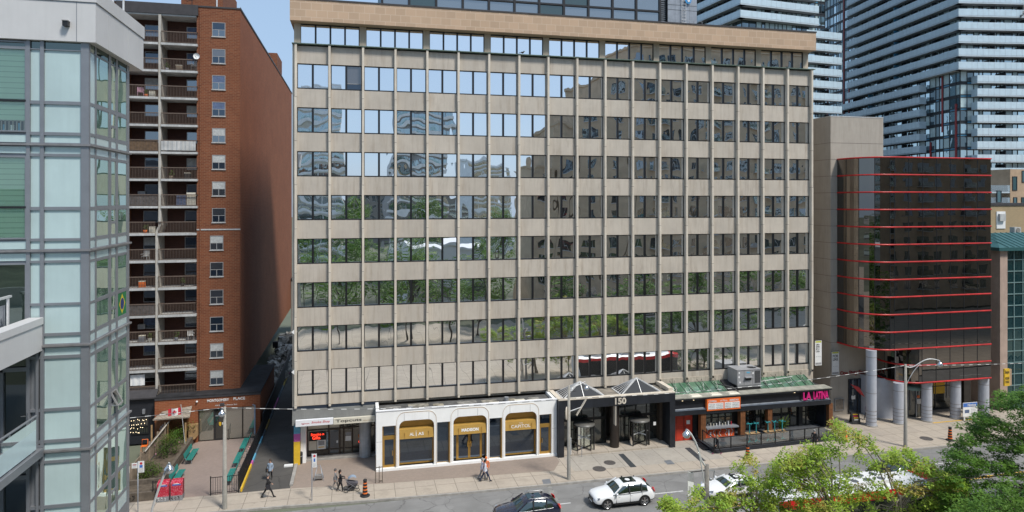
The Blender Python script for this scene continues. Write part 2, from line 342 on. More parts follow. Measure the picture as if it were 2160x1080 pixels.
# ------------------------------------------------------------------ builders
WL = {}
def tag(o, label=None, cat=None, group=None, kind=None):
    if label: o['label'] = label
    if cat: o['category'] = cat
    if group: o['group'] = group
    if kind: o['kind'] = kind
    return o
def thing(name, label, cat, loc=(0,0,0), rotz=0.0, group=None):
    o = bpy.data.objects.new(name, None); COL.objects.link(o)
    o.empty_display_size = .3
    o.location = loc; o.rotation_euler = (0, 0, rotz); WL[o.name] = Vector(loc)
    return tag(o, label, cat, group)
class MB:
    def __init__(s): s.v = []; s.f = []; s.mi = []; s.mats = []; s.sm = []
    def mid(s, m):
        if m not in s.mats: s.mats.append(m)
        return s.mats.index(m)
    def face(s, pts, m, smooth=False):
        b = len(s.v); s.v += [tuple(p) for p in pts]
        s.f.append(tuple(range(b, b+len(pts)))); s.mi.append(s.mid(m)); s.sm.append(smooth)
    def mesh(s, vs, fs, m, smooth=False):
        b = len(s.v); s.v += [tuple(p) for p in vs]; k = s.mid(m)
        for f in fs: s.f.append(tuple(b+i for i in f)); s.mi.append(k); s.sm.append(smooth)
    def box8(s, p, m, skip=()):
        fs = [(0,3,2,1), (4,5,6,7), (0,1,5,4), (1,2,6,5), (2,3,7,6), (3,0,4,7)]
        s.mesh(p, [f for i, f in enumerate(fs) if i not in skip], m)
    def box(s, x0, x1, y0, y1, z0, z1, m):
        if x0 > x1: x0, x1 = x1, x0
        if y0 > y1: y0, y1 = y1, y0
        if z0 > z1: z0, z1 = z1, z0
        s.box8([(x0,y0,z0),(x1,y0,z0),(x1,y1,z0),(x0,y1,z0),(x0,y0,z1),(x1,y0,z1),(x1,y1,z1),(x0,y1,z1)], m)
    def obox(s, o, u, n, u0, u1, d0, d1, z0, z1, m):
        """box in a wall frame: u along the wall, d out along the normal"""
        if d0 > d1: d0, d1 = d1, d0
        def P(a, d, z): return (o[0]+u[0]*a+n[0]*d, o[1]+u[1]*a+n[1]*d, z)
        p = [P(u0,d1,z0),P(u1,d1,z0),P(u1,d0,z0),P(u0,d0,z0),P(u0,d1,z1),P(u1,d1,z1),P(u1,d0,z1),P(u0,d0,z1)]
        s.box8(p, m)
    def prism(s, pts, h, m, axis='z', at=0.0, smooth=False):
        """polygon pts extruded; axis z: pts=(x,y) from z=at to at+h; axis y: pts=(x,z); axis x: pts=(y,z)"""
        def P(a, b, c):
            return {'z': (a, b, c), 'y': (a, c, b), 'x': (c, a, b)}[axis]
        n = len(pts)
        vs = [P(a, b, at) for a, b in pts]+[P(a, b, at+h) for a, b in pts]
        s.mesh(vs, [tuple(range(n))[::-1], tuple(range(n, 2*n))], m)
        s.mesh(vs, [(i, (i+1) % n, n+(i+1) % n, n+i) for i in range(n)], m, smooth)
    def lathe(s, c, prof, m, n=16, smooth=True, a0=0, a1=2*math.pi):
        vs = []; fs = []; full = abs(a1-a0-2*math.pi) < 1e-6; k = n if full else n+1
        for r, z in prof:
            for i in range(k):
                a = a0+(a1-a0)*i/n
                vs.append((c[0]+r*math.cos(a), c[1]+r*math.sin(a), c[2]+z))
        for j in range(len(prof)-1):
            for i in range(n):
                i2 = (i+1) % k
                fs.append((j*k+i, j*k+i2, (j+1)*k+i2, (j+1)*k+i))
        s.mesh(vs, fs, m, smooth)
    def cyl(s, c, r, z0, z1, m, n=16, r1=None):
        r1 = r if r1 is None else r1
        s.lathe((c[0], c[1], 0), [(r, z0), (r1, z1)], m, n)
        s.lathe((c[0], c[1], 0), [(r1, z1), (0.0001, z1)], m, n, False)
        s.lathe((c[0], c[1], 0), [(0.0001, z0), (r, z0)], m, n, False)
    def tube(s, pts, r, m, n=8, r1=None, cap=True):
        pts = [Vector(p) for p in pts]; rings = []
        for i, p in enumerate(pts):
            a = pts[max(0, i-1)]; b = pts[min(len(pts)-1, i+1)]; d = (b-a).normalized()
            w = Vector((0,0,1)) if abs(d.z) < .9 else Vector((1,0,0))
            e1 = d.cross(w).normalized(); e2 = d.cross(e1)
            rr = r if r1 is None else r+(r1-r)*i/(len(pts)-1)
            rings.append([p+(e1*math.cos(2*math.pi*k/n)+e2*math.sin(2*math.pi*k/n))*rr for k in range(n)])
        vs = [v for g in rings for v in g]; fs = []
        for j in range(len(rings)-1):
            for k in range(n): fs.append((j*n+k, j*n+(k+1) % n, (j+1)*n+(k+1) % n, (j+1)*n+k))
        s.mesh(vs, fs, m, True)
        if cap: s.mesh(rings[0], [tuple(range(n))], m); s.mesh(rings[-1], [tuple(range(n))[::-1]], m)
    def bar(s, p, q, w, m, h=None):
        """square bar between two points"""
        p = Vector(p); q = Vector(q); d = (q-p).normalized(); h = h or w
        up = Vector((0,0,1)) if abs(d.z) < .95 else Vector((0,1,0))
        e = d.cross(up).normalized()*(w/2); g = e.cross(d).normalized()*(h/2)
        s.box8([p-e-g, p+e-g, q+e-g, q-e-g, p-e+g, p+e+g, q+e+g, q-e+g], m)
    def sphere(s, c, r, m, nu=14, nv=8, sc=(1,1,1)):
        prof = [(math.sin(math.pi*j/nv), -math.cos(math.pi*j/nv)) for j in range(nv+1)]
        b = len(s.v)
        s.lathe((0,0,0), [(max(1e-4, a), z) for a, z in prof], m, nu)
        for i in range(b, len(s.v)):
            v = s.v[i]; s.v[i] = (c[0]+v[0]*r*sc[0], c[1]+v[1]*r*sc[1], c[2]+v[2]*r*sc[2])
    def build(s, name, parent=None, world=True, kind=None, loc=None, weld=False):
        me = bpy.data.meshes.new(name)
        off = WL[parent.name] if (parent is not None and world) else Vector((0,0,0))
        me.from_pydata([(v[0]-off.x, v[1]-off.y, v[2]-off.z) for v in s.v], [], s.f)
        for m in s.mats: me.materials.append(m)
        me.polygons.foreach_set('material_index', s.mi)
        me.polygons.foreach_set('use_smooth', s.sm)
        bm = bmesh.new(); bm.from_mesh(me)
        if weld: bmesh.ops.remove_doubles(bm, verts=bm.verts, dist=1e-4)
        bmesh.ops.recalc_face_normals(bm, faces=bm.faces); bm.to_mesh(me); bm.free()
        me.update()
        o = bpy.data.objects.new(name, me); COL.objects.link(o)
        if parent is not None:
            o.parent = parent; WL[o.name] = WL[parent.name]
        else: WL[o.name] = Vector((0,0,0))
        if loc: o.location = loc
        if kind: o['kind'] = kind
        return o
def inst(src, name, parent, loc=None, rotz=None):
    o = bpy.data.objects.new(name, src.data); COL.objects.link(o)
    o.parent = parent
    if parent is not None: WL[o.name] = WL[parent.name]
    if loc is not None: o.location = loc
    if rotz is not None: o.rotation_euler.z = rotz
    return o
def dup(root, loc, rotz, label=None, group=None):
    r = root.copy(); COL.objects.link(r); r.location = loc; r.rotation_euler.z = rotz
    WL[r.name] = Vector(loc)
    if label: r['label'] = label
    if group: r['group'] = group
    for ch in list(root.children):
        c = ch.copy(); COL.objects.link(c); c.parent = r
        for g in ch.children:
            d = g.copy(); COL.objects.link(d); d.parent = c
    return r
_fonts = {}
def text_geo(s, bold=0.0):
    cu = bpy.data.curves.new('lettering', 'FONT'); cu.body = s; cu.size = 1.0
    cu.offset = bold; cu.resolution_u = 3
    o = bpy.data.objects.new('lettering', cu); COL.objects.link(o)
    dg = bpy.context.evaluated_depsgraph_get(); me = bpy.data.meshes.new_from_object(o.evaluated_get(dg))
    vs = [v.co.copy() for v in me.vertices]; fs = [tuple(p.vertices) for p in me.polygons]
    bpy.data.objects.remove(o); bpy.data.curves.remove(cu); bpy.data.meshes.remove(me)
    return vs, fs
def letter(mb, s, x0, x1, z0, z1, y, m, depth=0.0, bold=0.0, fn=None, slant=0.0):
    """lettering filling a rectangle on a wall facing the street (fn maps (a,b) of 0..1 to a point)"""
    vs, fs = text_geo(s, bold)
    ax = min(v.x for v in vs); bx = max(v.x for v in vs); az = min(v.y for v in vs); bz = max(v.y for v in vs)
    out = []
    for v in vs:
        a = (v.x-ax)/(bx-ax); b = (v.y-az)/(bz-az)
        out.append(fn(a, b) if fn else (x0+(x1-x0)*a+slant*b, y, z0+(z1-z0)*b))
    mb.mesh(out, fs, m)
    if depth:
        n = len(out); b2 = [(p[0], p[1]+depth, p[2]) for p in out]
        ed = {}
        for f in fs:
            for i in range(len(f)):
                e = (f[i], f[(i+1) % len(f)]); k = tuple(sorted(e)); ed[k] = ed.get(k, 0)+1
        mb.mesh(out+b2, [(a, c, c+n, a+n) for (a, c), q in ed.items() if q == 1], m)
def lettering(parent, rows, name='lettering'):
    mb = MB()
    for r in rows: letter(mb, *r[0], **(r[1] if len(r) > 1 else {}))
    return mb.build(name, parent)
def grid_wall(mb, o, u, n, us, zs, cell, frame, fw=.06, fh=.06, d=.05, gl=0.0):
    """framed glazing: us / zs are mullion and transom centre lines; cell(i,j) gives the pane material or None"""
    for i in range(len(us)-1):
        for j in range(len(zs)-1):
            m = cell(i, j)
            if m is None: continue
            def P(a, z): return (o[0]+u[0]*a+n[0]*gl, o[1]+u[1]*a+n[1]*gl, z)
            mb.face([P(us[i],zs[j]), P(us[i+1],zs[j]), P(us[i+1],zs[j+1]), P(us[i],zs[j+1])], m)
    for a in us: mb.obox(o, u, n, a-fw/2, a+fw/2, gl-.03, d, zs[0], zs[-1], frame)
    for z in zs: mb.obox(o, u, n, us[0]-fw/2, us[-1]+fw/2, gl-.03, d-.004, z-fh/2, z+fh/2, frame)
def pane(mb, x0, x1, z0, z1, y, m): mb.face([(x0,y,z0),(x1,y,z0),(x1,y,z1),(x0,y,z1)], m)
def ring2(mb, x0, x1, z0, z1, y0, y1, w, m):
    """rectangular frame facing the street"""
    mb.box(x0, x0+w, y0, y1, z0, z1, m); mb.box(x1-w, x1, y0, y1, z0, z1, m)
    mb.box(x0+w, x1-w, y0, y1, z0, z0+w, m); mb.box(x0+w, x1-w, y0, y1, z1-w, z1, m)
# ------------------------------------------------------------------ camera, sky, sun
cam = bpy.data.cameras.new('camera'); co = bpy.data.objects.new('camera', cam); COL.objects.link(co)
co.location = CAM; co.rotation_euler = (R(90), 0, -YAW)
cam.sensor_width = 36.0; cam.sensor_fit = 'HORIZONTAL'; cam.lens = FOC/2160*36
cam.shift_y = -(540-PPY)/2160; cam.clip_start = .1; cam.clip_end = 3000
scene.camera = co
AZ, EL = R(34), R(55)
w = bpy.data.worlds.new('World'); scene.world = w; w.use_nodes = True
wt = w.node_tree; wt.nodes.clear()
sky = wt.nodes.new('ShaderNodeTexSky'); sky.sky_type = 'NISHITA'; sky.sun_disc = False
sky.sun_elevation = EL; sky.sun_rotation = math.pi-AZ; sky.altitude = 150; sky.air_density = 1.0; sky.dust_density = 1.4; sky.ozone_density = 1.2
bg = wt.nodes.new('ShaderNodeBackground'); bg.inputs[1].default_value = .15
wo = wt.nodes.new('ShaderNodeOutputWorld')
hz = mixc(wt, .75, sky.outputs[0], (2.95, 4.15, 5.75))       # thin bright haze over the blue
wt.links.new(hz, bg.inputs[0]); wt.links.new(bg.outputs[0], wo.inputs[0])
sl = bpy.data.lights.new('sun', 'SUN'); sl.energy = 4.0; sl.angle = R(11.0); sl.color = (1, .955, .88)
so = bpy.data.objects.new('sun', sl); COL.objects.link(so)
sd = Vector((math.sin(AZ)*math.cos(EL), -math.cos(AZ)*math.cos(EL), math.sin(EL)))
so.rotation_euler = sd.to_track_quat('Z', 'Y').to_euler(); so.location = sd*120
scene.view_settings.view_transform = 'Standard'; scene.view_settings.look = 'None'
scene.view_settings.exposure = 0; scene.view_settings.gamma = 1

# ------------------------------------------------------------------ ground
def sheet(name, polys, m, z):
    mb = MB()
    for p in polys: mb.face([(a, b, z) for a, b in p], m)
    return mb.build(name, kind='structure')
mb = MB(); mb.face([(-900,-900,-.17), (900,-900,-.17), (900,900,-.17), (-900,900,-.17)], earth_m); mb.build('ground', kind='structure')
mb = MB(); mb.face([(-120,-20.6,-.145), (160,-20.6,-.145), (160,-7.9,-.145), (-120,-7.9,-.145)], road_m); mb.build('road', kind='structure')
# sidewalk slab with a real kerb, edge following the gentle bend of the street
edge = [(-120,-7.1), (-8,-7.1), (-.2,-7.35), (6,-7.75), (12,-8.0), (18,-8.1), (60,-8.3), (160,-8.3)]
mb = MB()
for (a, b), (c, d) in zip(edge[:-1], edge[1:]):
    mb.face([(a,b+.16,0), (c,d+.16,0), (c,-4.2,0), (a,-4.2,0)], walk_m)
mb.face([(-120,-4.2,0), (160,-4.2,0), (160,3.2,0), (-120,3.2,0)], walk_m)
mb.face([(49,3.2,0), (160,3.2,0), (160,14,0), (49,14,0)], walk_m)
mb.build('sidewalk', kind='structure')
mb = MB()
for (a, b), (c, d) in zip(edge[:-1], edge[1:]):
    mb.box8([(a,b,-.16),(c,d,-.16),(c,d+.16,-.16),(a,b+.16,-.16),(a,b,.004),(c,d,.004),(c,d+.16,.004),(a,b+.16,.004)], kerb_m)
mb.build('kerb', kind='structure')
mb = MB(); mb.face([(-120,-60,-.01), (160,-60,-.01), (160,-20.45,-.01), (-120,-20.45,-.01)], walk_m)
mb.box(-120, 160, -20.6, -20.45, -.16, 0, kerb_m); mb.build('far_sidewalk', kind='structure')
# paved zones
sheet('courtyard_paving', [[(-12.9,-4.2), (-3.9,-4.2), (-3.9,8), (-12.9,8)]], court_m, .005)
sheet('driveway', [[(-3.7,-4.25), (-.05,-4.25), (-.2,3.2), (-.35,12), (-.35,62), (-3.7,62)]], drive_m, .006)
sheet('paved_forecourt', [[(.0,-4.3), (6.9,-5.0), (20.6,-5.6), (21.6,-3.9), (21.6,-2.5), (6.5,-2.5), (6.5,3), (0,3)]], paver_m, .005)
sheet('plaza', [[(22.2,-6.1), (35.5,-6.4), (35.0,-.3), (22.2,-.3)]], plaza_m, .005)
# painted lines
mb = MB()
for x in range(-60, 130, 9):
    mb.face([(x+4.3,-11.24,-.137), (x+8.2,-11.24,-.137), (x+8.2,-11.10,-.137), (x+4.3,-11.10,-.137)], line_white)
    mb.face([(x+4.3,-17.34,-.137), (x+7.6,-17.34,-.137), (x+7.6,-17.20,-.137), (x+4.3,-17.20,-.137)], line_white)
mb.build('lane_line', kind='structure')
mb = MB()
for y in (-14.12, -14.36): mb.face([(-80,y-.06,-.137), (140,y-.06,-.137), (140,y+.06,-.137), (-80,y+.06,-.137)], line_yellow)
mb.build('centre_line', kind='structure')
# road repair strip across the street behind the dark car
a = [PG(1152,1020,-.14), PG(1163,1026,-.14), PG(1190,1078,-.14), PG(1172,1078,-.14)]
mb = MB(); mb.face([(p[0],p[1],-.139) for p in a], plain('road patch', (.24,.235,.22), .9, .3, 3, fine=.4)); mb.build('road_patch', kind='structure')
mb = MB()
for px in ((1345,958), (1489,945)):
    pass
def slab_q(name, pts, m, z=.010):
    mb = MB(); mb.face([(PG(*p)[0], PG(*p)[1], z) for p in pts], m); return mb.build(name, kind='structure')
slab_q('paving_inset', [(1304,958), (1315,957), (1343,985), (1330,986)], slate)
slab_q('paving_inset', [(1444,945), (1455,944), (1489,972), (1476,973)], slate)
slab_q('paving_plate', [(1143,1012), (1160,1010), (1163,1020), (1146,1021)], plate)
slab_q('paving_plate', [(1400,972), (1414,970), (1424,979), (1408,980)], plate)
for px, py, r in ((1264,989,.55), (1286,976,.5), (1954,925,.55)):
    x, y = PG(px, py); mb = MB(); mb.cyl((x,y), r, .0, .012, iron, 20); tag(mb.build('manhole_cover'), {1264:'round iron manhole cover nearer the kerb, left of the white car',1286:'round iron manhole cover between the black slate strip and the other cover',1954:'round iron manhole cover on the pavement near the striped marker under the black glass block'}[px], 'manhole cover')

# ------------------------------------------------------------------ 150: the office block
B = 2.709; NB = 18; ZT = [33.4-3.64*k for k in range(8)]; WH = 2.03
office = thing('office_building', 'beige concrete office block nine storeys tall with thin vertical fins and mirrored window bands', 'office building', (24.4, 0, 0))
mb = MB()
mb.box(-.28, 49.05, .32, 24, 4.7, 34.95, concrete_panel)
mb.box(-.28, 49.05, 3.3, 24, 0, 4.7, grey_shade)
mb.box(-.28, -.09, -.02, .32, 4.9, 34.95, concrete_fin)
mb.box(48.86, 49.05, -.02, .32, 4.3, 34.95, concrete_fin)
mb.build('wall', office)
for k in range(9):
    z1 = 34.93 if k == 0 else ZT[k-1]-WH
    z0 = ZT[k] if k < 8 else 4.95
    mb = MB()
    for i in range(NB):
        a, b = i*B+.09, (i+1)*B-.09
        mb.box(a, b, -.0+random.uniform(-.008,.008), .3, z0+.03, z1-.05, concrete_panel)
    mb.build('spandrel', office)
for i in range(NB+1):
    mb = MB(); x = i*B
    zb = 4.9 if i < 12 else 5.35
    zs = [zb]+[ZT[k]-WH-.75 for k in range(7, -1, -1)]+[34.98]
    for a, b in zip(zs[:-1], zs[1:]):
        j = random.uniform(-.012,.012)
        mb.box(x-.09+j, x+.09+j, -.33, .3, a+.012, b-.012, concrete_fin)
        mb.box(x-.083, x+.083, -.315, .3, b-.014, b+.014, black_metal)
    mb.build('fin', office)
# window: frame + two panes
def window_src(i0, i1, k0, k1, name, gname):
    fr = MB(); gl = MB()
    for i in range(i0, i1):
        for k in range(k0, k1):
            x = (i-i0)*B; z = (k0-k)*3.64 if i1-i0 > 1 else 0
            a, b = .1, B-.1
            fr.box(x+a, x+b, .02, .3, z-.06, z+.05, bronze); fr.box(x+a, x+b, .1, .3, z+WH-.045, z+WH, bronze)
            fr.box(x+a, x+a+.05, .1, .3, z+.05, z+WH-.045, bronze); fr.box(x+b-.05, x+b, .1, .3, z+.05, z+WH-.045, bronze)
            c = (a+b)/2-.02
            fr.box(x+c-.085, x+c+.085, .07, .3, z+.05, z+WH-.045, bronze)
            for p0, p1 in ((a+.05, c-.085), (c+.085, b-.05)):
                gl.face([(x+p0,.15,z+.05), (x+p1,.15,z+.05), (x+p1,.15,z+WH-.045), (x+p0,.15,z+WH-.045)], office_glass)
    return fr, gl
fr, gl = window_src(0, 1, 0, 1, 'window', 'pane')
wsrc = None
for k in range(8):
    for i in range(12):
        loc = Vector((i*B, 0, ZT[k]-WH))-Vector((24.4,0,0))
        if wsrc is None:
            wsrc = fr.build('window', office, world=False, loc=loc); gsrc = gl.build('pane', wsrc, world=False)
        else:
            wi = inst(wsrc, 'window', office, loc)
            if (k, i) == (0, 1):
                g2 = MB(); a, b = .1, B-.1; c = (a+b)/2-.02
                g2.face([(a+.05,.15,.05),(c-.085,.15,.05),(c-.085,.15,WH-.045),(a+.05,.15,WH-.045)], office_glass)
                g2.face([(c+.085,.15,.55),(b-.05,.15,.55),(b-.05,.15,WH-.045),(c+.085,.15,WH-.045)], shade_glass)
                g2.face([(c+.085,.15,.05),(b-.05,.15,.05),(b-.05,.15,.5),(c+.085,.15,.5)], dark_glass)
                g2.box(c+.085, b-.05, .12, .16, .5, .55, sash)
                g2.build('pane', wi, world=False)
            else: inst(gsrc, 'pane', wi)
fr, gl = window_src(12, 18, 0, 8, 'window', 'pane')
wr = fr.build('window', office, world=False, loc=Vector((12*B-24.4, 0, ZT[0]-WH)), kind='stuff')
gl.build('pane', wr, world=False, kind='stuff')
# ledge, ribbon storey, sandstone parapet
mb = MB(); mb.box(-.3, 49.07, -.36, .75, 34.985, 35.05, copper_edge)
for i in range(NB+1): mb.box(i*B-.12, i*B+.12, -.39, -.05, 34.99, 35.06, copper_edge)
mb.build('ledge', office)
mb = MB(); mb.box(-.2, 48.9, .75, 3, 35.05, 36.9, black_metal); mb.build('ribbon_wall', office)
for g in range(10):
    mb = MB(); x = g*2*B
    a, b = (x-.2, x+.33) if g == 0 else ((x-.28, x+.28) if g < 9 else (x-.42, x+.14))
    mb.box(a, b, .52, .9, 35.05, 36.9, pier_stone); mb.build('pier', office)
for g in range(9):
    x0 = g*2*B+(.33 if g == 0 else .28); x1 = (g+1)*2*B-(.28 if g < 8 else .42)
    fr = MB(); gl = MB(); wd = (x1-x0)/4
    fr.box(x0, x1, .6, .75, 36.78, 36.9, bronze); fr.box(x0, x1, .55, .75, 35.05, 35.1, bronze)
    for j in range(5):
        xx = x0+j*wd; hw = .075 if 0 < j < 4 else .03
        fr.box(max(x0, xx-hw), min(x1, xx+hw), .58, .74, 35.1, 36.78, bronze)
        if j < 4: gl.face([(xx+hw,.66,35.1), (xx+wd-.075,.66,35.1), (xx+wd-.075,.66,36.78), (xx+hw,.66,36.78)], ribbon_glass)
    f = fr.build('ribbon_window', office); gl.build('pane', f)
mb = MB(); mb.box(-.45, 49.12, -.38, 24.3, 36.88, 38.62, sandstone); mb.build('parapet', office)
mb = MB(); mb.box(-.5, 49.17, -.43, 1.0, 38.62, 38.74, roof_dark); mb.box(-.2, 48.9, 1.0, 24, 38.5, 38.66, tar); mb.build('roof', office)
# rooftop glazed storey
yb = 1.15; xs = [XY(p, yb) for p in (806,863,920,976,1031,1085,1137,1189,1240.7,1291.5,1341.5,1391.5)]
mb = MB(); zt_ = ZY(1160, 9, yb)
grid_wall(mb, (0,yb), (1,0), (0,-1), xs, [38.66, 39.0, zt_, zt_+2.1, 44.6], lambda i, j: black_metal if j == 0 else (roof_glass if (i*7+j*3) % 5 else near_dark), black_metal, .2, .16, .14)
mb.box(xs[0], xs[-1], yb+.05, 14, 38.66, 44.6, tower_dark)
mb.box(xs[0]-.1, xs[-1]+.1, yb-.2, 14, 44.6, 45.1, black_metal)
mb.build('rooftop_storey', office)
# limestone slabs over the restaurant roof
mb = MB(); zz = 4.25
for j in range(13):
    x0 = 32.6+j*1.26; mb.box(x0, x0+1.245, -.05+random.uniform(-.01,.01), .3, zz-.4, 5.32, stained_slab)
mb.build('stone_skirt', office)
# grey fascia and soffit over the shops at the left corner
mb = MB(); mb.box8([(-.27,-.32,3.5),(6.48,-.32,3.5),(6.48,.3,3.5),(-.27,.3,3.5),(-.27,-.16,4.72),(6.48,-.16,4.72),(6.48,.3,4.72),(-.27,.3,4.72)], plain('grey metal fascia', (.20,.20,.19), .6, .1, 1.2, streak=.3))
mb.box(-.27, 6.48, .3, 3.3, 3.45, 3.6, white_clad)
mb.box(-.27, 6.48, -.05, .3, 4.72, 4.93, plain('blue black strip', (.02,.03,.05), .5, .1, 2))
mb.build('canopy', office)
mb = MB(); mb.cyl((5.62,1.05), .5, .02, 3.46, plain('pale painted column', (.42,.43,.44), .5, .12, 2, streak=.4), 22)
mb.build('column', office)
mb = MB(); mb.box(.32, .75, .6, 3.2, 0, 3.46, white_panel); mb.box(-.2, .3, .3, .75, 2.6, 3.46, mural_blue); mb.box(-.2, .3, .3, .75, 1.95, 2.6, mural_pink); mb.box(-.2, .3, .3, .75, 0, 1.95, yellow)
mb.build('corner_pier', office)
for z in (11.2, 7.9):
    mb = MB(); mb.box8([(-.33,-.28,z),(-.1,-.28,z-.22),(-.1,-.2,z-.22),(-.33,-.2,z),(-.1,-.28,z+.22),(.12,-.28,z),(.12,-.2,z),(-.1,-.2,z+.22)], white_panel); mb.build('corner_antenna', office)

# ------------------------------------------------------------------ the two shops under the canopy
shop = thing('corner_shops', 'two small recessed shopfronts with a smoke shop sign beside a barber sign', 'shopfront', (3.5, 1.9, 0))
ys = 1.8; X = lambda p: XY(p, ys); Zs = lambda p: ZY(690, p, ys)
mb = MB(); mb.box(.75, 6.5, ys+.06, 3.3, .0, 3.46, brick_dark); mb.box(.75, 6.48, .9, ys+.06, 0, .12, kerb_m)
xs = [.78, 2.55, 3.5, 3.78, 4.55, 5.5, 6.45]
grid_wall(mb, (0,ys), (1,0), (0,-1), xs, [.12, .6, 2.35, 3.45], lambda i, j: (wood_dark if (j == 0 and i in (0,)) else (cream if (j == 2 and i in (0,1)) else lobby_glass)), plain('brown frame', (.035,.022,.015), .5, .1, 3), .1, .1, .06)
mb.build('shop_wall', shop)
mb = MB(); mb.box(2.62, 3.42, ys-.05, ys-.02, .2, 2.25, dark_glass); ring2(mb, 2.58, 3.46, .16, 2.3, ys-.06, ys-.01, .08, wood_dark); mb.box(3.2, 3.32, ys-.08, ys-.05, 1.1, 1.3, paper); mb.build('door', shop)
mb = MB(); mb.box(3.86, 4.5, ys-.05, ys-.02, .2, 2.25, lobby_glass); ring2(mb, 3.82, 4.53, .16, 2.3, ys-.06, ys-.01, .07, wood_dark)
mb.box(3.95, 4.42, ys-.07, ys-.05, 1.2, 1.62, paper); mb.box(3.95, 4.42, ys-.07, ys-.05, 1.68, 1.95, paper_grey); mb.build('door', shop)
mb = MB(); mb.box(.95, 2.3, ys-.09, ys-.06, 1.45, 2.15, ink)
for j in range(9): mb.box(1.0+j*.15, 1.015+j*.15, ys-.1, ys-.09, 1.45, 2.15, black_metal)
mb.build('neon_panel', shop)
lettering(shop, [(('Smoke n', 1.08, 2.16, 1.86, 2.08, ys-.11, neon), dict(bold=.012)), (('Gifts', 1.2, 1.85, 1.54, 1.82, ys-.11, neon), dict(bold=.012)), ], 'neon_lettering')
lettering(shop, [(('OPEN', 5.05, 5.5, .98, 1.14, ys-.11, neon), dict(bold=.015))], 'open_sign')
mb = MB(); mb.box(.9, 1.55, ys-.07, ys-.05, .62, 1.4, cream); mb.build('poster', shop); mb = MB(); mb.box(1.6, 2.3, ys-.08, ys-.05, .66, 1.46, paper); mb.box(1.68, 2.2, ys-.085, ys-.08, 1.0, 1.38, paper_grey); mb.box(1.7, 2.18, ys-.085, ys-.08, .8, .88, yellow)
mb.build('poster', shop); mb = MB(); mb.box(2.35, 2.5, ys-.07, ys-.05, .7, 2.1, plain('cigarette rack', (.22,.30,.36), .5, .6, 9)); mb.build('display_rack', shop)
mb = MB(); mb.lathe((0,0,0), [(.02,0)], orange, 4); mb = MB()
pts = [(5.22+.2*math.cos(a*math.pi/10), 1.55+.2*math.sin(a*math.pi/10)) for a in range(20)]
mb.prism(pts, .02, plain('round orange decal', (.6,.2,.06), .5, .2, 8), 'y', ys-.11); mb.build('decal', shop)
mb = MB(); mb.box(.02, 3.0, -.62, -.34, 3.48, 3.98, white_clad); sg = mb.build('sign_box', shop)
mb = MB(); mb.box(3.03, 6.4, -.60, -.34, 3.44, 3.92, cream); sg2 = mb.build('sign_box', shop)
lettering(sg, [(('Eglinton', .5, 1.1, 3.62, 3.76, -.63, red_ink), dict(bold=.01)), (('Smoke Shop', 1.25, 2.7, 3.62, 3.86, -.63, red_ink), dict(bold=.012, slant=.06))])
lettering(sg2, [(('Topcuts', 3.2, 5.3, 3.53, 3.84, -.61, ink), dict(bold=.015)), (('HAIR SALON FOR MEN', 5.42, 6.25, 3.58, 3.65, -.61, gold), dict(bold=0))])

# ------------------------------------------------------------------ white showroom with three arches
show = thing('white_showroom', 'white single storey storefront with three rounded gold arches and gold framed doors', 'storefront', (14.1, -2.6, 0))
yf = -2.6; TOP = 4.88
SX = lambda p: XY(785+p/4.696, yf)
dl = (SX(100), SX(238)); a1o = (SX(238), SX(640)); a1 = (SX(268), SX(615)); w1 = (SX(643), SX(772))
a2o = (SX(775), SX(1160)); a2 = (SX(805), SX(1137)); w2 = (SX(1163), SX(1288)); a3o = (SX(1290), SX(1655)); a3 = (SX(1318), SX(1632)); dr = (SX(1657), SX(1778))
xl, xr = SX(40), SX(1828)
mb = MB()
flat = 3.65; arc = 3.98; bz = .2
opens = [(dl, flat), (a1, arc), (w1, flat), (a2, arc), (w2, flat), (a3, arc), (dr, flat)]
x = xl
for (a, b), h in opens:
    mb.box(x, a, yf, yf+.28, bz, TOP-.002, white_panel); mb.box(a, b, yf+.001, yf+.28, h, TOP-.003, white_panel); x = b
mb.box(x, xr, yf, yf+.28, bz, TOP-.002, white_panel)
mb.box(xl-.02, xr+.02, yf-.06, yf+.3, .0, bz, white_panel)
mb.box(xl, xl+.25, yf+.28, 0, 0, TOP-.004, white_panel); mb.box(xr-.25, xr, yf+.28, 0, 0, TOP-.004, white_panel)
rc = .52
for (a, b) in (a1, a2, a3):                                 # rounded upper corners
    for s, cx in ((1, a), (-1, b)):
        pts = [(cx, arc)]
        for t in range(9):
            q = math.pi/2*t/8
            pts.append((cx+s*(rc-rc*math.cos(q)), arc-rc+rc*math.sin(q)))
        mb.prism(pts, .27, white_panel, 'y', yf+.003)
for x in (SX(318), SX(562), SX(850), SX(1045), SX(1365), SX(1565)): mb.box(x-.012, x+.012, yf-.004, yf+.02, arc+.02, TOP-.3, paper_grey)
for z in (2.4,): mb.box(xl+.01, dl[0]-.02, yf-.003, yf+.02, z-.01, z+.01, paper_grey); mb.box(dr[1]+.02, xr-.01, yf-.003, yf+.02, z-.01, z+.01, paper_grey)
mb.build('facade', show)
for (a, b) in (a1o, a2o, a3o):                              # raised surround of each arch
    mb = MB(); pts = [(a, bz)]; r2 = .68; zt = TOP-.17
    for t in range(11):
        q = math.pi/2*t/10; pts.append((a+r2-r2*math.cos(q), zt-r2+r2*math.sin(q)))
    for t in range(11):
        q = math.pi/2*(1-t/10); pts.append((b-r2+r2*math.cos(q), zt-r2+r2*math.sin(q)))
    pts.append((b, bz))
    mb.tube([(p[0], yf+.005, p[1]) for p in pts], .022, white_panel, 6)
    mb.tube([(p[0]+(.05 if p[0] < (a+b)/2 else -.05), yf-.006, p[1]-(.05 if p[1] > 3 else 0)) for p in pts], .012, gold, 4)
    mb.build('arch_surround', show)
